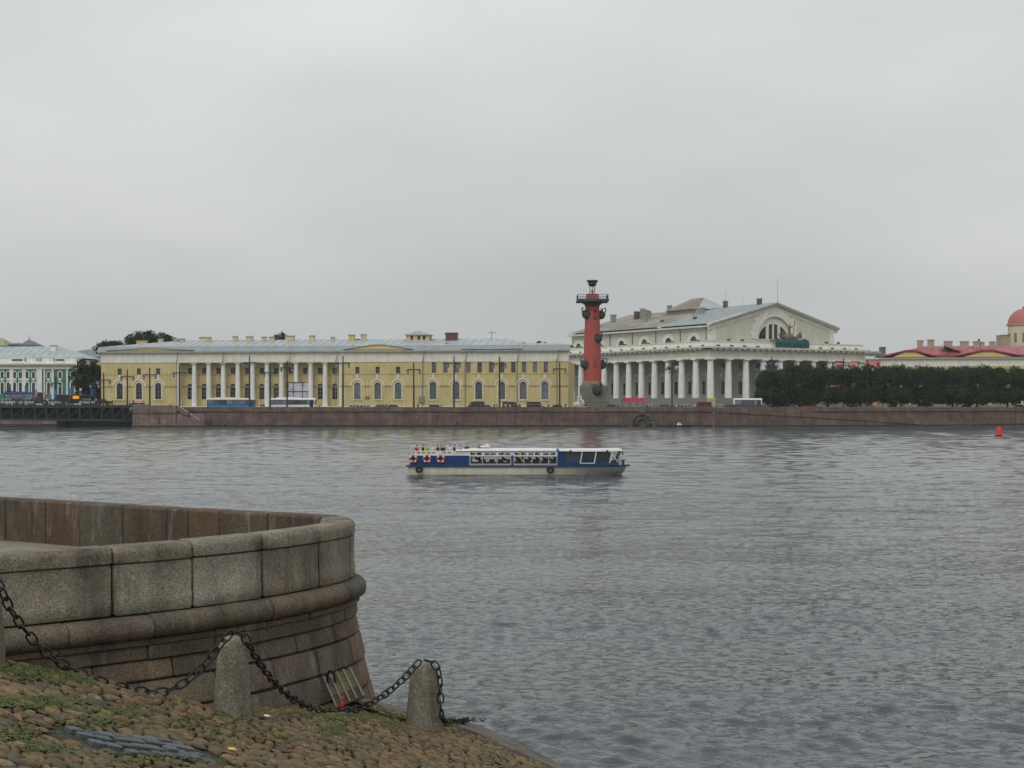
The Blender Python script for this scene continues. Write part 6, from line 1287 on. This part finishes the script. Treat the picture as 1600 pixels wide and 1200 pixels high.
def bastion():
    t = empty('granite_bastion', (0,0,0), 0, 'rounded granite bastion with block parapet and rolled moulding in the left foreground', 'bastion'); rr = random.Random(11)
    ZT, ZC, ZP = 3.95, 3.70, 2.95
    near = [0.3, s_at(60)-1.75, s_at(178)-0.02, s_at(302), s_at(411), s_at(500), s_at(547)]; near = [0.2] + near[2:]
    near = [0.2, near[1]-2.3] + near[1:]
    inner = [s_at(p, True, -0.45) for p in (500,417,343,293,260,191,125,70,8)]
    mid = [near[-1]+0.9]; 
    while mid[-1]+1.0 < inner[0]-0.4: mid.append(mid[-1]+0.95)
    cuts = near + mid + inner + [S_END-0.2]
    body = [(-0.45,ZP+0.02),(0.0,ZP+0.02),(0.012,ZP+0.04),(0.012,ZP+0.22),(0.0,ZP+0.235),(0.0,ZC-0.016),(-0.02,ZC-0.004),(-0.45,ZC-0.004)]
    cop = [(-0.47,ZC+0.006),(0.0,ZC+0.006),(0.016,ZC+0.02),(0.018,ZC+0.15),(0.005,ZC+0.2),(-0.05,ZT),(-0.41,ZT),(-0.46,ZC+0.2),(-0.47,ZC+0.14)]
    copin = [(-0.45,ZC+0.004),(0.0,ZC+0.004),(0.0,ZC+0.2),(-0.03,ZT-0.02),(-0.43,ZT-0.02),(-0.45,ZT-0.05)]
    for i in range(len(cuts)-1):
        far = cuts[i] > inner[0]-0.05
        if far:                                  # plain upright slabs on the far side
            sl = [(-0.45,ZP),(0.0,ZP),(0.0,ZT-0.04),(-0.04,ZT),(-0.41,ZT),(-0.45,ZT-0.04)]
            sweep(sl, cuts[i], cuts[i+1], rr, 0.008).build('parapet_slab', mat_granite3, t, smooth=40)
        else:
            sweep(body, cuts[i], cuts[i+1], rr, 0.02, 0.03).build('parapet_block', mat_granite, t, smooth=40); sweep(cop, cuts[i], cuts[i+1], rr, 0.018, 0.035).build('coping_stone', mat_granite, t, smooth=40)
    # mortar core behind the joints
    core = [(-0.42,-0.6),(-0.06,-0.6),(-0.06,ZC-0.05),(-0.42,ZC-0.05)]
    sweep(core, 0.1, S_END-0.1, rr).build('mortar_core', mat_mortar, t)
    lower = [(-0.5,-0.7),(0.48,-0.7),(0.20,0.9),(-0.05,2.25),(-0.05,2.94),(-0.5,2.94)]
    sweep(lower, 0.1, S_END-0.1, rr).build('mortar_core', mat_mortar, t)
    end = min(S_END-0.3, S_TIP+4.5)
    def row(name, prof, pxs, mat, d=0.0, first=0.2, **k):
        cs = [first] + [s_at(p, False, d) for p in pxs]
        lead = cs[1]
        while lead > 2.0: lead -= 1.45; cs.insert(1, lead)
        while cs[-1]+1.2 < end: cs.append(cs[-1]+rr.uniform(0.8,1.3))
        cs.append(end)
        for i in range(len(cs)-1):
            if cs[i+1]-cs[i] > 0.1: sweep(prof, cs[i], cs[i+1], rr, **k).build(name, mat, t, smooth=40)
    tor = [(-0.3,2.60),(0.07,2.60)] + [(0.07+0.165*math.sin(math.pi*k/8), 2.775-0.168*math.cos(math.pi*k/8)) for k in range(1,8)] + [(0.05,2.945),(-0.3,2.945)]
    row('torus_stone', tor, (107,240,348,427,497,545), mat_granite2, 0.2, gap=0.008)
    row('fillet_stone', [(-0.3,2.50),(0.065,2.50),(0.085,2.52),(0.085,2.575),(0.07,2.597),(-0.3,2.597)], (90,232,337,415,485,540), mat_granite2, 0.08, gap=0.006, cham=0.01)
    row('band_stone', chamfered(0.045,0.06,-0.3,2.30,2.497,0.012), (100,232,337,415,485,540), mat_granite2, 0.06, gap=0.007)
    zz = [2.30,1.99,1.55,1.10,0.62,0.15,-0.6]; dd = lambda z: 0.03+(2.30-z)*0.225
    joints = ((145,268,345,461,521,556),(90,219,337,426,494,545),(60,180,290,372,450,512,560),(120,240,330,405,478,535,575),(90,210,320,420,500,560),(150,300,400,520))
    for i in range(6):
        row('wall_block', chamfered(dd(zz[i])-0.004, dd(zz[i+1]), -0.3, zz[i+1]+0.012, zz[i]-0.012, 0.028), joints[i], mat_granite2 if i < 5 else mat_mortar, dd(zz[i]), gap=0.010)
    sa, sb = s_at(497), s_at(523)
    sweep([(-0.2,0.8),(dd(0.8)+0.02,0.8),(dd(1.42)+0.02,1.42),(-0.2,1.42)], sa, sb, rr).build('hole_shade_sheet', mat_mortar, t)  # black sheet proud of the wall, painted in for a hole's dark shade
    # paved deck inside
    pts = [path(s)[0]+path(s)[1]*-0.3 for s in np.arange(0.2, S_END-0.2, 0.4)]
    m = MB(); m.poly([(p.x,p.y,2.8) for p in pts] + [(-30,45,2.8),(-30,10,2.8)], (0,0,0.26)); m.build('deck_paving', M('pale_granite_paving',(0.20,0.18,0.14),var=0.3,scale=2.0,bump=0.3), t)
bastion()

# --- cobbled ramp
mat_dirt = M('wet_dirt_and_moss', (0.036,0.034,0.019), rough=0.95, var=0.6, scale=2.2, bump=0.8, bscale=14)
EDGE = [(-3.6,25.6),(-2.4,25.05),(-1.5,25.0),(-0.6,25.0),(0.25,24.45),(0.95,23.7),(1.7,22.6),(2.5,21.2),(3.4,19.4),(4.3,17.2),(5.2,14.6),(6.2,11),(7,7)]
def inside(x, y, off=0.0):
    "left of the water-side edge line by more than off"
    b = 1e9; sg = 1
    for i in range(len(EDGE)-1):
        a, c = Vector(EDGE[i]), Vector(EDGE[i+1]); d = c-a; L = d.length; u = max(0,min(1,((x-a.x)*d.x+(y-a.y)*d.y)/L/L)); q = a+d*u; D = math.hypot(x-q.x,y-q.y)
        if D < b: b = D; sg = -1 if d.x*(y-a.y)-d.y*(x-a.x) > 0 else 1
    return b*sg > off
def ramp():
    m = MB(); st = 0.22; X0, Y0 = -13.0, 6.0; nx, ny = int(21/st), int(20.2/st); idx = {}
    for j in range(ny+1):
        for i in range(nx+1):
            x, y = X0+i*st, Y0+j*st
            if inside(x, y, -0.02): idx[(i,j)] = len(m.v); m.v.append((x,y,gz(x,y)-0.045))
    for j in range(ny):
        for i in range(nx):
            q = [(i,j),(i+1,j),(i+1,j+1),(i,j+1)]
            if all(k in idx for k in q): m.f.append(tuple(idx[k] for k in q)); m.m.append(0)
    t = m.build('cobbled_ramp', mat_dirt, smooth=True); struct(t)
    rr = random.Random(21)
    # edging slabs along the water
    es = [Vector(p) for p in EDGE]; slabm = bpy.data.materials.new('edging_granite'); slabm.use_nodes = True; _granite(slabm, [(0.12,0.105,0.082),(0.135,0.115,0.095),(0.115,0.10,0.08)], moss=0.3)
    samples = catmull([EDGE[0]]+EDGE+[EDGE[-1]], 12); sl = [0.0]
    for a, b in zip(samples, samples[1:]): sl.append(sl[-1]+(b-a).length)
    SP = np.array([[p.x,p.y] for p in samples]); SSA = np.array(sl)
    def ed(s):
        x = np.interp(s,SSA,SP[:,0]); y = np.interp(s,SSA,SP[:,1]); dx = np.interp(s+.1,SSA,SP[:,0])-np.interp(s-.1,SSA,SP[:,0]); dy = np.interp(s+.1,SSA,SP[:,1])-np.interp(s-.1,SSA,SP[:,1]); l = math.hypot(dx,dy); return Vector((x,y)), Vector((dy/l,-dx/l))
    s = 0.05
    while s < 12:
        L = rr.uniform(0.95,1.5); rings = []; wd = rr.uniform(0.88,1.0)
        for k in range(5):
            p, n = ed(s+0.008+(L-0.016)*k/4); a = p; b = p+n*wd
            za, zb = gz(a.x,a.y)+0.012, gz(b.x,b.y)+0.012
            rings.append([(a.x-n.x*0.03,a.y-n.y*0.03,za-0.9),(a.x-n.x*0.01,a.y-n.y*0.01,za-0.06),(a.x+n.x*0.03,a.y+n.y*0.03,za),(b.x-n.x*0.02,b.y-n.y*0.02,zb),(b.x,b.y,zb-0.03),(b.x,b.y,zb-0.3)])
        q = MB(); q.loft(rings); q.build('edging_slab', slabm, t, smooth=40); s += L
    # cobbles: a few shared rounded stone meshes; the largest 300 in view are objects, the rest one joined mass
    shapes = []
    for k in range(8):
        r2 = random.Random(100+k); b = MB(); rings = []
        for i, (q, z) in enumerate(((0.97,-0.6),(1.0,0.0),(0.86,0.45),(0.52,0.78),(0.16,0.9))):
            rings.append([(q*math.cos(2*math.pi*j/7+0.2)*(1+r2.uniform(-.17,.17)), q*math.sin(2*math.pi*j/7+0.2)*(1+r2.uniform(-.17,.17)), z+r2.uniform(-.07,.07)) for j in range(7)])
        b.loft(rings); shapes.append(b)
    cob = bpy.data.materials.new('cobble_stone'); cob.use_nodes = True
    tints = [(0.030,0.023,0.011),(0.135,0.080,0.028),(0.045,0.036,0.018),(0.15,0.094,0.038),(0.036,0.034,0.025),(0.145,0.105,0.032),(0.12,0.052,0.019),(0.19,0.125,0.05)]
    T = cob.node_tree; L_ = T.links; bs = T.nodes['Principled BSDF']; bs.inputs['Roughness'].default_value = 0.6
    at = T.nodes.new('ShaderNodeAttribute'); at.attribute_name = 'tone'; oi = T.nodes.new('ShaderNodeObjectInfo'); ad = T.nodes.new('ShaderNodeMath'); ad.operation = 'ADD'; L_.new(at.outputs['Fac'], ad.inputs[0]); L_.new(oi.outputs['Random'], ad.inputs[1]); fr = T.nodes.new('ShaderNodeMath'); fr.operation = 'FRACT'; L_.new(ad.outputs[0], fr.inputs[0])
    rp = T.nodes.new('ShaderNodeValToRGB'); rp.color_ramp.interpolation = 'LINEAR'; e = rp.color_ramp.elements; e[0].color = (*tints[0],1); e[1].color = (*tints[-1],1)
    for i, c in enumerate(tints[1:-1]): q = rp.color_ramp.elements.new((i+1)/7); q.color = (*c,1)
    L_.new(fr.outputs[0], rp.inputs[0]); ge = T.nodes.new('ShaderNodeNewGeometry'); nn = T.nodes.new('ShaderNodeTexNoise'); nn.inputs['Scale'].default_value = 30; nn.inputs['Detail'].default_value = 4; L_.new(ge.outputs['Position'], nn.inputs[0])
    n2 = T.nodes.new('ShaderNodeTexNoise'); n2.inputs['Scale'].default_value = 0.9; n2.inputs['Detail'].default_value = 5; L_.new(ge.outputs['Position'], n2.inputs[0])
    m1 = T.nodes.new('ShaderNodeMapRange'); m1.inputs[1].default_value = 0.3; m1.inputs[2].default_value = 0.7; m1.inputs[3].default_value = 0.6; m1.inputs[4].default_value = 1.45; L_.new(nn.outputs['Fac'], m1.inputs[0]); vs_ = T.nodes.new('ShaderNodeVectorMath'); vs_.operation = 'SCALE'; L_.new(rp.outputs[0], vs_.inputs[0]); L_.new(m1.outputs[0], vs_.inputs['Scale'])
    m2 = T.nodes.new('ShaderNodeMapRange'); m2.inputs[1].default_value = 0.46; m2.inputs[2].default_value = 0.68; m2.inputs[3].default_value = 0; m2.inputs[4].default_value = 0.45; L_.new(n2.outputs['Fac'], m2.inputs[0]); mx_ = T.nodes.new('ShaderNodeMix'); mx_.data_type = 'RGBA'; L_.new(m2.outputs[0], mx_.inputs[0]); L_.new(vs_.outputs[0], mx_.inputs[6]); mx_.inputs[7].default_value = (0.085,0.075,0.022,1); L_.new(mx_.outputs[2], bs.inputs['Base Color'])
    bp = T.nodes.new('ShaderNodeBump'); bp.inputs['Strength'].default_value = 0.5; bp.inputs['Distance'].default_value = 0.02; L_.new(nn.outputs['Fac'], bp.inputs['Height']); L_.new(bp.outputs[0], bs.inputs['Normal'])
    meshes = []
    for b in shapes:
        o = b.build('cobble', cob, None, smooth=50); meshes.append(o.data); bpy.data.objects.remove(o)
    slate_c = [on_ground(p, q) for p, q in ((130,1150),(175,1158),(225,1166),(275,1172),(310,1175))]
    def in_slate(x, y): return any(math.hypot((x-c.x)/0.34, (y-c.y)/0.36) < 1 for c in slate_c)
    stones = []; Y = 9.2
    while Y < 25.2:
        dy = 0.118*rr.uniform(0.85,1.15); X = -9.0+rr.uniform(0,0.15)
        while X < 4.0:
            w = rr.choice((rr.uniform(0.07,0.14),rr.uniform(0.12,0.27))); x = X+w/2+rr.uniform(-.015,.015); y = Y+rr.uniform(-0.045,0.045); X += w*1.0
            if not inside(x, y, 0.97+0.06*math.sin(3*x+2*y)): continue
            if abs(x/y) > 0.41 or (y < 11): 
                if abs(x/y) > 0.47 or y < 9.5: continue
            pp_ = path(min(max(0.3, np.interp(y, PA[:tip,1], SA[:tip])), S_TIP))[0]
            if y > 14 and x < pp_.x-0.1+0.0 and y > np.interp(x, PA[:tip,0], PA[:tip,1])+0.2: continue
            if in_slate(x, y): continue
            if any(math.hypot(x-b[0], y-b[1]) < 0.24 for b in ((-3.57,18.4),(-1.44,23.2),(-6.0,16.55))): continue
            stones.append((x, y, w*0.53, rr.uniform(0.038,0.085), rr.uniform(0.015,0.06), rr.uniform(-0.6,0.6)))
        Y += dy
    def vis(s_):
        x, y = s_[0], s_[1]; z = gz(x,y); px = 800+F*x/y; py = HY+F*(EYE-z)/y
        return s_[2]/y if (0 < px < 1600 and py < 1197) else 0
    stones.sort(key=vis, reverse=True)
    nrm = Vector((0.334,0.1035,1)).normalized(); tilt = Vector((0,0,1)).rotation_difference(nrm)
    for i, (x,y,a,b,h,ang) in enumerate(stones[:300]):
        o = bpy.data.objects.new('cobble', meshes[i % 8]); COL.objects.link(o); o.parent = t; o.location = (x,y,gz(x,y)-0.02); o.scale = (a,b,h); o.rotation_mode = 'QUATERNION'; o.rotation_quaternion = tilt @ Matrix.Rotation(ang,4,'Z').to_quaternion()
    V, Fc, tone = [], [], []
    arr = [(np.array([v.co[:] for v in m_.vertices]), [tuple(p.vertices) for p in m_.polygons]) for m_ in meshes]
    base = 0
    for i, (x,y,a,b,h,ang) in enumerate(stones[300:]):
        v, f = arr[i % 8]; c, s_ = math.cos(ang), math.sin(ang); u = v*np.array([a,b,h]); X = u[:,0]*c-u[:,1]*s_; Yv = u[:,0]*s_+u[:,1]*c
        P = np.stack([X+x, Yv+y, u[:,2]+gz(x,y)-0.02-0.334*X-0.1035*Yv], -1); V.append(P); Fc += [tuple(k+base for k in q) for q in f]; base += len(v); tone += [rr.random()]*len(v)
    me = bpy.data.meshes.new('cobbles'); me.from_pydata(np.concatenate(V).tolist(), [], Fc); at_ = me.attributes.new('tone','FLOAT','POINT'); at_.data.foreach_set('value', tone); me.materials.append(cob); me.shade_smooth()
    o = bpy.data.objects.new('cobble_mass', me); COL.objects.link(o); o.parent = t; o['kind'] = 'stuff'
    # patch of dark slate slabs laid into the cobbles
    sm = M('blue_grey_slate', (0.075,0.085,0.09), rough=0.55, var=0.3, scale=5, bump=0.4, bscale=20, rnd=0.25)
    for c0, c1, n, off in ((slate_c[0],slate_c[-1],8,0.2),(slate_c[0],slate_c[-1],7,0.05),(slate_c[0],slate_c[-1],8,-0.1),(slate_c[1],slate_c[-1],7,-0.24)):
        d = (c1-c0); L = d.length; ang = math.atan2(d.y,d.x)
        for i in range(n):
            u = (i+rr.uniform(0.1,0.5))/n; p = c0+d*u; x = p.x-math.sin(ang)*off; y = p.y+math.cos(ang)*off; w = L/n*rr.uniform(0.75,1.0)
            q = MB(); q.cbox(-w/2,w/2,-0.06*rr.uniform(.7,1.1),0.06*rr.uniform(.7,1.1),-0.08,0.03,0.01); o = q.build('slate_slab', sm, t); o.location = (x,y,gz(x,y)-0.025+rr.uniform(-.015,.012)); o.rotation_mode = 'QUATERNION'; o.rotation_quaternion = tilt @ Matrix.Rotation(ang+rr.uniform(-.25,.25),4,'Z').to_quaternion()
    return stones
STONES = ramp()

# --- grass and moss growing in the joints
def moss():
    rr = random.Random(31); m = MB(); 
    cent = []
    for px, py, w, h, n in ((40,1050,55,12,420),(110,1062,60,10,420),(20,1098,50,8,320),(75,1098,60,9,480),(250,1070,60,10,120),(450,1112,60,7,420),(520,1118,70,8,620),(590,1122,60,8,420),(520,1140,30,12,380),(610,1135,30,8,140),(700,1132,20,4,50),(70,1170,40,8,160),(30,1145,50,10,180),(330,1095,60,8,140),(200,1110,70,12,200),(300,1130,90,14,200),(150,1130,80,12,180),(400,1150,90,16,120),(560,1165,60,12,90),(240,1190,120,10,120)):
        for _ in range(int(n*0.45)):
            x, y = px+rr.gauss(0,w*0.4), py+rr.gauss(0,h*0.45)
            if y < 1034: continue
            cent.append((x,y))
    for x, y in cent:
        p = on_ground(x, y)
        if p.y > 25 or not inside(p.x,p.y,0.4): continue
        for k in range(3):                    # low irregular cushions with a few short blades
            q = p+Vector((rr.gauss(0,0.05),rr.gauss(0,0.05),0)); r0 = rr.uniform(0.010,0.026); h0 = rr.uniform(0.003,0.012); n = 6; z0 = gz(q.x,q.y)
            ring = [(q.x+r0*math.cos(j*1.047)*rr.uniform(.7,1.4),q.y+r0*math.sin(j*1.047)*rr.uniform(.7,1.4),z0+0.005+rr.uniform(0,.02)) for j in range(n)]
            m.add(ring+[(q.x+rr.gauss(0,.008),q.y+rr.gauss(0,.008),z0+0.014+h0)],[(j,(j+1)%n,n) for j in range(n)])
        if rr.random() < 0.12:
            a = rr.uniform(0,6.28); hh = rr.uniform(0.02,0.05); q = p+Vector((0,0,0.01)); sd_ = Vector((-math.sin(a),math.cos(a),0))*0.007; m.add([q-sd_,q+sd_,q+Vector((math.cos(a)*hh,math.sin(a)*hh,hh+0.03))],[(0,1,2)])
    o = m.build('grass_and_moss', M('grass_green',(0.062,0.072,0.013),rough=0.8,var=0.45,scale=2.5), recalc=False); tag(o, 'patches of green grass and moss between the cobbles', 'grass', kind='stuff')
moss()

# --- bollards
def bollard(loc, h, w, label, rz):
    rr = random.Random(int(h*100)); m = MB(); rings = []; n = 16
    for q, z in ((1.0,-0.25),(1.0,0.0),(0.985,h*0.15),(0.9,h*0.45),(0.79,h*0.75),(0.735,h*0.86),(0.66,h*0.92),(0.5,h*0.965),(0.28,h*0.992),(0.08,h)):
        rings.append([])
        for k in range(n):
            a = 2*math.pi*k/n; c, s = math.cos(a), math.sin(a); e = (abs(c)**3.2+abs(s)**3.2)**(-1/3.2) if q > 0.7 else (abs(c)**2.4+abs(s)**2.4)**(-1/2.4)
            rings[-1].append((w/2*q*c*e*(1+rr.uniform(-.012,.012)), w/2*0.92*q*s*e*(1+rr.uniform(-.012,.012)), z))
    m.loft(rings); o = m.build('bollard', mat_granite, None, smooth=50, loc=loc, rot=(0,0,rz)); return tag(o, label, 'bollard', 'granite chain bollards')
b3 = Vector((-6.07,16.5,0)); b1 = Vector((PX(363,18.4),18.4,0)); b2 = Vector((PX(663,23.2),23.2,0))
for b in (b1,b2,b3): b.z = gz(b.x,b.y)-0.03
bollard(b3, 1.02, 0.5, 'granite bollard at the very left picture edge', 0.3); bollard(b1, 1.02, 0.46, 'middle granite bollard standing before the bastion wall', 0.5); bollard(b2, 1.07, 0.56, 'granite bollard nearest the water, with the chain end hanging from it', 0.45)

# --- chain
def link_mesh():
    m = MB(); pts = []; L, W_ = 0.083, 0.05
    for k in range(16):
        a = 2*math.pi*k/16; pts.append((L*math.copysign(abs(math.cos(a))**0.75,math.cos(a)), W_*math.copysign(abs(math.sin(a))**0.75,math.sin(a)), 0))
    m.tube(pts, 0.0135, 6, closed=True); o = m.build('link', M('rusty_black_chain',(0.012,0.011,0.011),rough=0.5,var=0.5,scale=20,metal=0.3), None, smooth=True); me = o.data; bpy.data.objects.remove(o); return me
LINK = link_mesh()
def chain(pts, label, pitch=0.134):
    P = [Vector(p) for p in pts]; sl = [0.0]
    for a, b in zip(P, P[1:]): sl.append(sl[-1]+(b-a).length)
    A = np.array([p[:] for p in P]); at = lambda s: Vector([np.interp(s, sl, A[:,i]) for i in range(3)])
    t = empty('iron_chain', P[0], 0, label, 'chain', 'bollard chain'); n = int(sl[-1]/pitch); rr = random.Random(n)
    for i in range(n):
        a, b = at(i*pitch), at((i+1)*pitch); d = (b-a).normalized(); q = d.to_track_quat('X','Z') @ Matrix.Rotation((math.pi/2 if i % 2 else 0.25)+rr.uniform(-.3,.3),4,'X').to_quaternion()
        o = bpy.data.objects.new('link', LINK); COL.objects.link(o); o.parent = t; o.location = (a+b)/2-P[0]; o.rotation_mode = 'QUATERNION'; o.rotation_quaternion = q
def ray(px, py, Y): return Vector((PX(px,Y), Y, PZ(py,Y)))
def lay(px, py, up=0.03): p = on_ground(px,py); return p+Vector((0,0,up))
top1 = ray(368,986,18.2); top2 = ray(664,1029,23.1)
sp = [ray(-22,893,16.3),ray(0,915,16.35),ray(12,945,16.45),ray(35,980,16.6),ray(60,1010,16.75),ray(82,1029,16.9),ray(108,1042,17.05)]
sp += [ray(140,1058,17.2),ray(170,1069,17.3),ray(205,1077,17.5),ray(240,1083,17.65),ray(262,1080,17.75),ray(290,1066,17.85),ray(315,1044,17.95),ray(335,1020,18.05),ray(348,1003,18.1),ray(357,991,18.15),ray(368,985,18.2)]
chain(sp, 'black iron chain sagging from the left edge to the middle bollard')
sp = [ray(368,985,18.2),ray(378,990,18.25),ray(388,1004,18.3),ray(394,1018,18.45),ray(408,1040,18.8),ray(425,1062,19.2),ray(444,1082,19.7),ray(462,1094,20.1),ray(482,1105,20.5),ray(505,1110,20.9),ray(530,1112,21.3),ray(555,1109,21.7),ray(580,1099,22.1),ray(605,1083,22.45),ray(625,1066,22.7),ray(640,1051,22.85),ray(647,1042,22.9),ray(654,1034,22.95),ray(664,1031.5,23.0)]
chain(sp, 'black iron chain sagging between the middle bollard and the one by the water')
sp = [ray(664,1031.5,23.0),ray(674,1033,23.0),ray(682,1040,23.0),ray(686.5,1050,22.98),ray(688,1070,22.97),ray(688,1090,22.97),ray(689,1110,22.97),ray(691,1122,23.0),lay(696,1131),lay(703,1131),lay(712,1130),lay(722,1131),lay(731,1128)]
chain(sp, 'loose chain end hanging down beside the bollard by the water')
def weed():
    c = lay(722,1130,0.02); rr = random.Random(5); m = MB()
    for k in range(60):
        p = c+Vector((rr.gauss(0,0.16),rr.gauss(0,0.04),0)); a = rr.uniform(0,6.28); m.tube([p,p+Vector((math.cos(a)*0.05,math.sin(a)*0.05,0.03)),p+Vector((math.cos(a)*0.09,math.sin(a)*0.09,rr.uniform(0.0,0.09)))],0.006,4)
    o = m.build('dead_weed', M('dark_dead_weed',(0.018,0.014,0.01),var=0.4)); tag(o, 'clump of dark dead weed on the edging slab by the chain end', 'weed')
weed()

# --- leaning wooden panel, iron ring and red tag at the foot of the bastion
def panel():
    Yb, Yt = 23.05, 23.5
    bl, br_, tr_, tl = ray(525,1108,Yb), ray(570,1090,Yb+0.15), ray(549,1047,Yt+0.15), ray(505,1062,Yt)
    t = empty('slatted_panel', bl, 0, 'weathered slatted wooden panel leaning against the bastion foot', 'panel')
    nrm = (br_-bl).cross(tl-bl).normalized(); 
    if nrm.y > 0: nrm = -nrm
    P = lambda u, v: bl.lerp(br_,u).lerp(tl.lerp(tr_,u),v)-bl
    def bar(u0,u1,v0,v1,d,h,mat,nm):
        m = MB(); q = [P(u0,v0),P(u1,v0),P(u1,v1),P(u0,v1)]; m.loft([[p+nrm*d for p in q],[p+nrm*(d+h) for p in q]]); m.build(nm, mat, t)
    wo = [M('olive_board',(0.10,0.088,0.05),var=0.3,scale=6,bump=0.4,bscale=30),M('brown_board',(0.05,0.036,0.026),var=0.3,scale=6,bump=0.4,bscale=30),M('blue_board',(0.06,0.08,0.095),var=0.3,scale=6,bump=0.4,bscale=30)]
    cols = [2,0,0,0]
    for i in range(4):
        u0, u1 = 0.06+0.235*i, 0.06+0.235*(i+1)
        for j, (v0, v1) in enumerate(((0,0.36),(0.37,0.68),(0.69,1.0))): bar(u0+0.01,u1-0.01,v0,v1,0.004*j,0.03,wo[1] if j == 0 else wo[cols[i]],'board')
    for u in (0.0,0.235,0.47,0.705,0.94): bar(u,u+0.065,-0.02,1.03,0.03,0.045,M('pale_batten',(0.16,0.135,0.085),var=0.3,scale=8,bump=0.4,bscale=30),'batten')
    # dark hollow behind
    r = MB(); c = ray(517,1062,23.35); pts = [c+Vector((-0.06,0.05,-0.12)),c+Vector((-0.055,0,0.08)),c+Vector((-0.03,-0.02,0.14)),c+Vector((0.0,-0.03,0.155)),c+Vector((0.03,-0.02,0.14)),c+Vector((0.055,0,0.08)),c+Vector((0.06,0.05,-0.12))]
    r.tube(pts,0.017,7); o = r.build('mooring_ring', M('rusty_black_chain',(0,0,0)), smooth=True); tag(o, 'black iron mooring loop on the bastion wall above the leaning panel', 'ring')
    p = ray(535,1098,22.7); m = MB(); m.lathe([(0.02,-0.075),(0.028,-0.06),(0.028,0.0),(0.015,0.025),(0.014,0.05),(0.02,0.06),(0.018,0.085),(0.008,0.09)],(0,0,0),10); o = m.build('red_bottle', M('bright_red_plastic',(0.62,0.02,0.05),rough=0.35,var=0.1), smooth=50, loc=p, rot=(0.1,0.12,0)); tag(o, 'small bright red plastic bottle in front of the leaning panel', 'bottle')
panel()
def litter():
    for px, py, c, lab, s in ((417,1126,(215,215,205),'scrap of white paper lying on the cobbles right of the middle bollard',0.05),(363,1179,(205,175,60),'yellow fallen leaf on the cobbles at the bottom',0.06)):
        p = lay(px,py,0.055); m = MB(); m.loft([[(-s,-s*0.6,0),(s*0.2,-s*0.8,0.01),(s,0,0.004),(s*0.3,s*0.7,0.012),(-s*0.7,s*0.5,0.002)],[(-s,-s*0.6,0.004),(s*0.2,-s*0.8,0.014),(s,0,0.008),(s*0.3,s*0.7,0.016),(-s*0.7,s*0.5,0.006)]]); o = m.build('fallen_leaf' if s > 0.055 else 'paper_scrap', cloth(c), loc=p, rot=(0.1,0.3,0.4)); tag(o, lab, 'litter')
litter()

# ------------------------------------------------------------------ thin damp air over the river
hz = MB(); hz.box(-400, 420, -30, 700, -3.0, 62.0)
hm = bpy.data.materials.new('damp_air'); hm.use_nodes = True; hm.node_tree.nodes.clear()
ho = hm.node_tree.nodes.new('ShaderNodeOutputMaterial'); hv = hm.node_tree.nodes.new('ShaderNodeVolumePrincipled'); hv.inputs['Color'].default_value = (0.93,0.95,0.96,1); hv.inputs['Density'].default_value = 0.0001; hv.inputs['Anisotropy'].default_value = 0.1
hm.node_tree.links.new(hv.outputs[0], ho.inputs['Volume'])
h = hz.build('haze', hm); tag(h, 'thin pale haze in the air over the river', 'haze', kind='stuff')
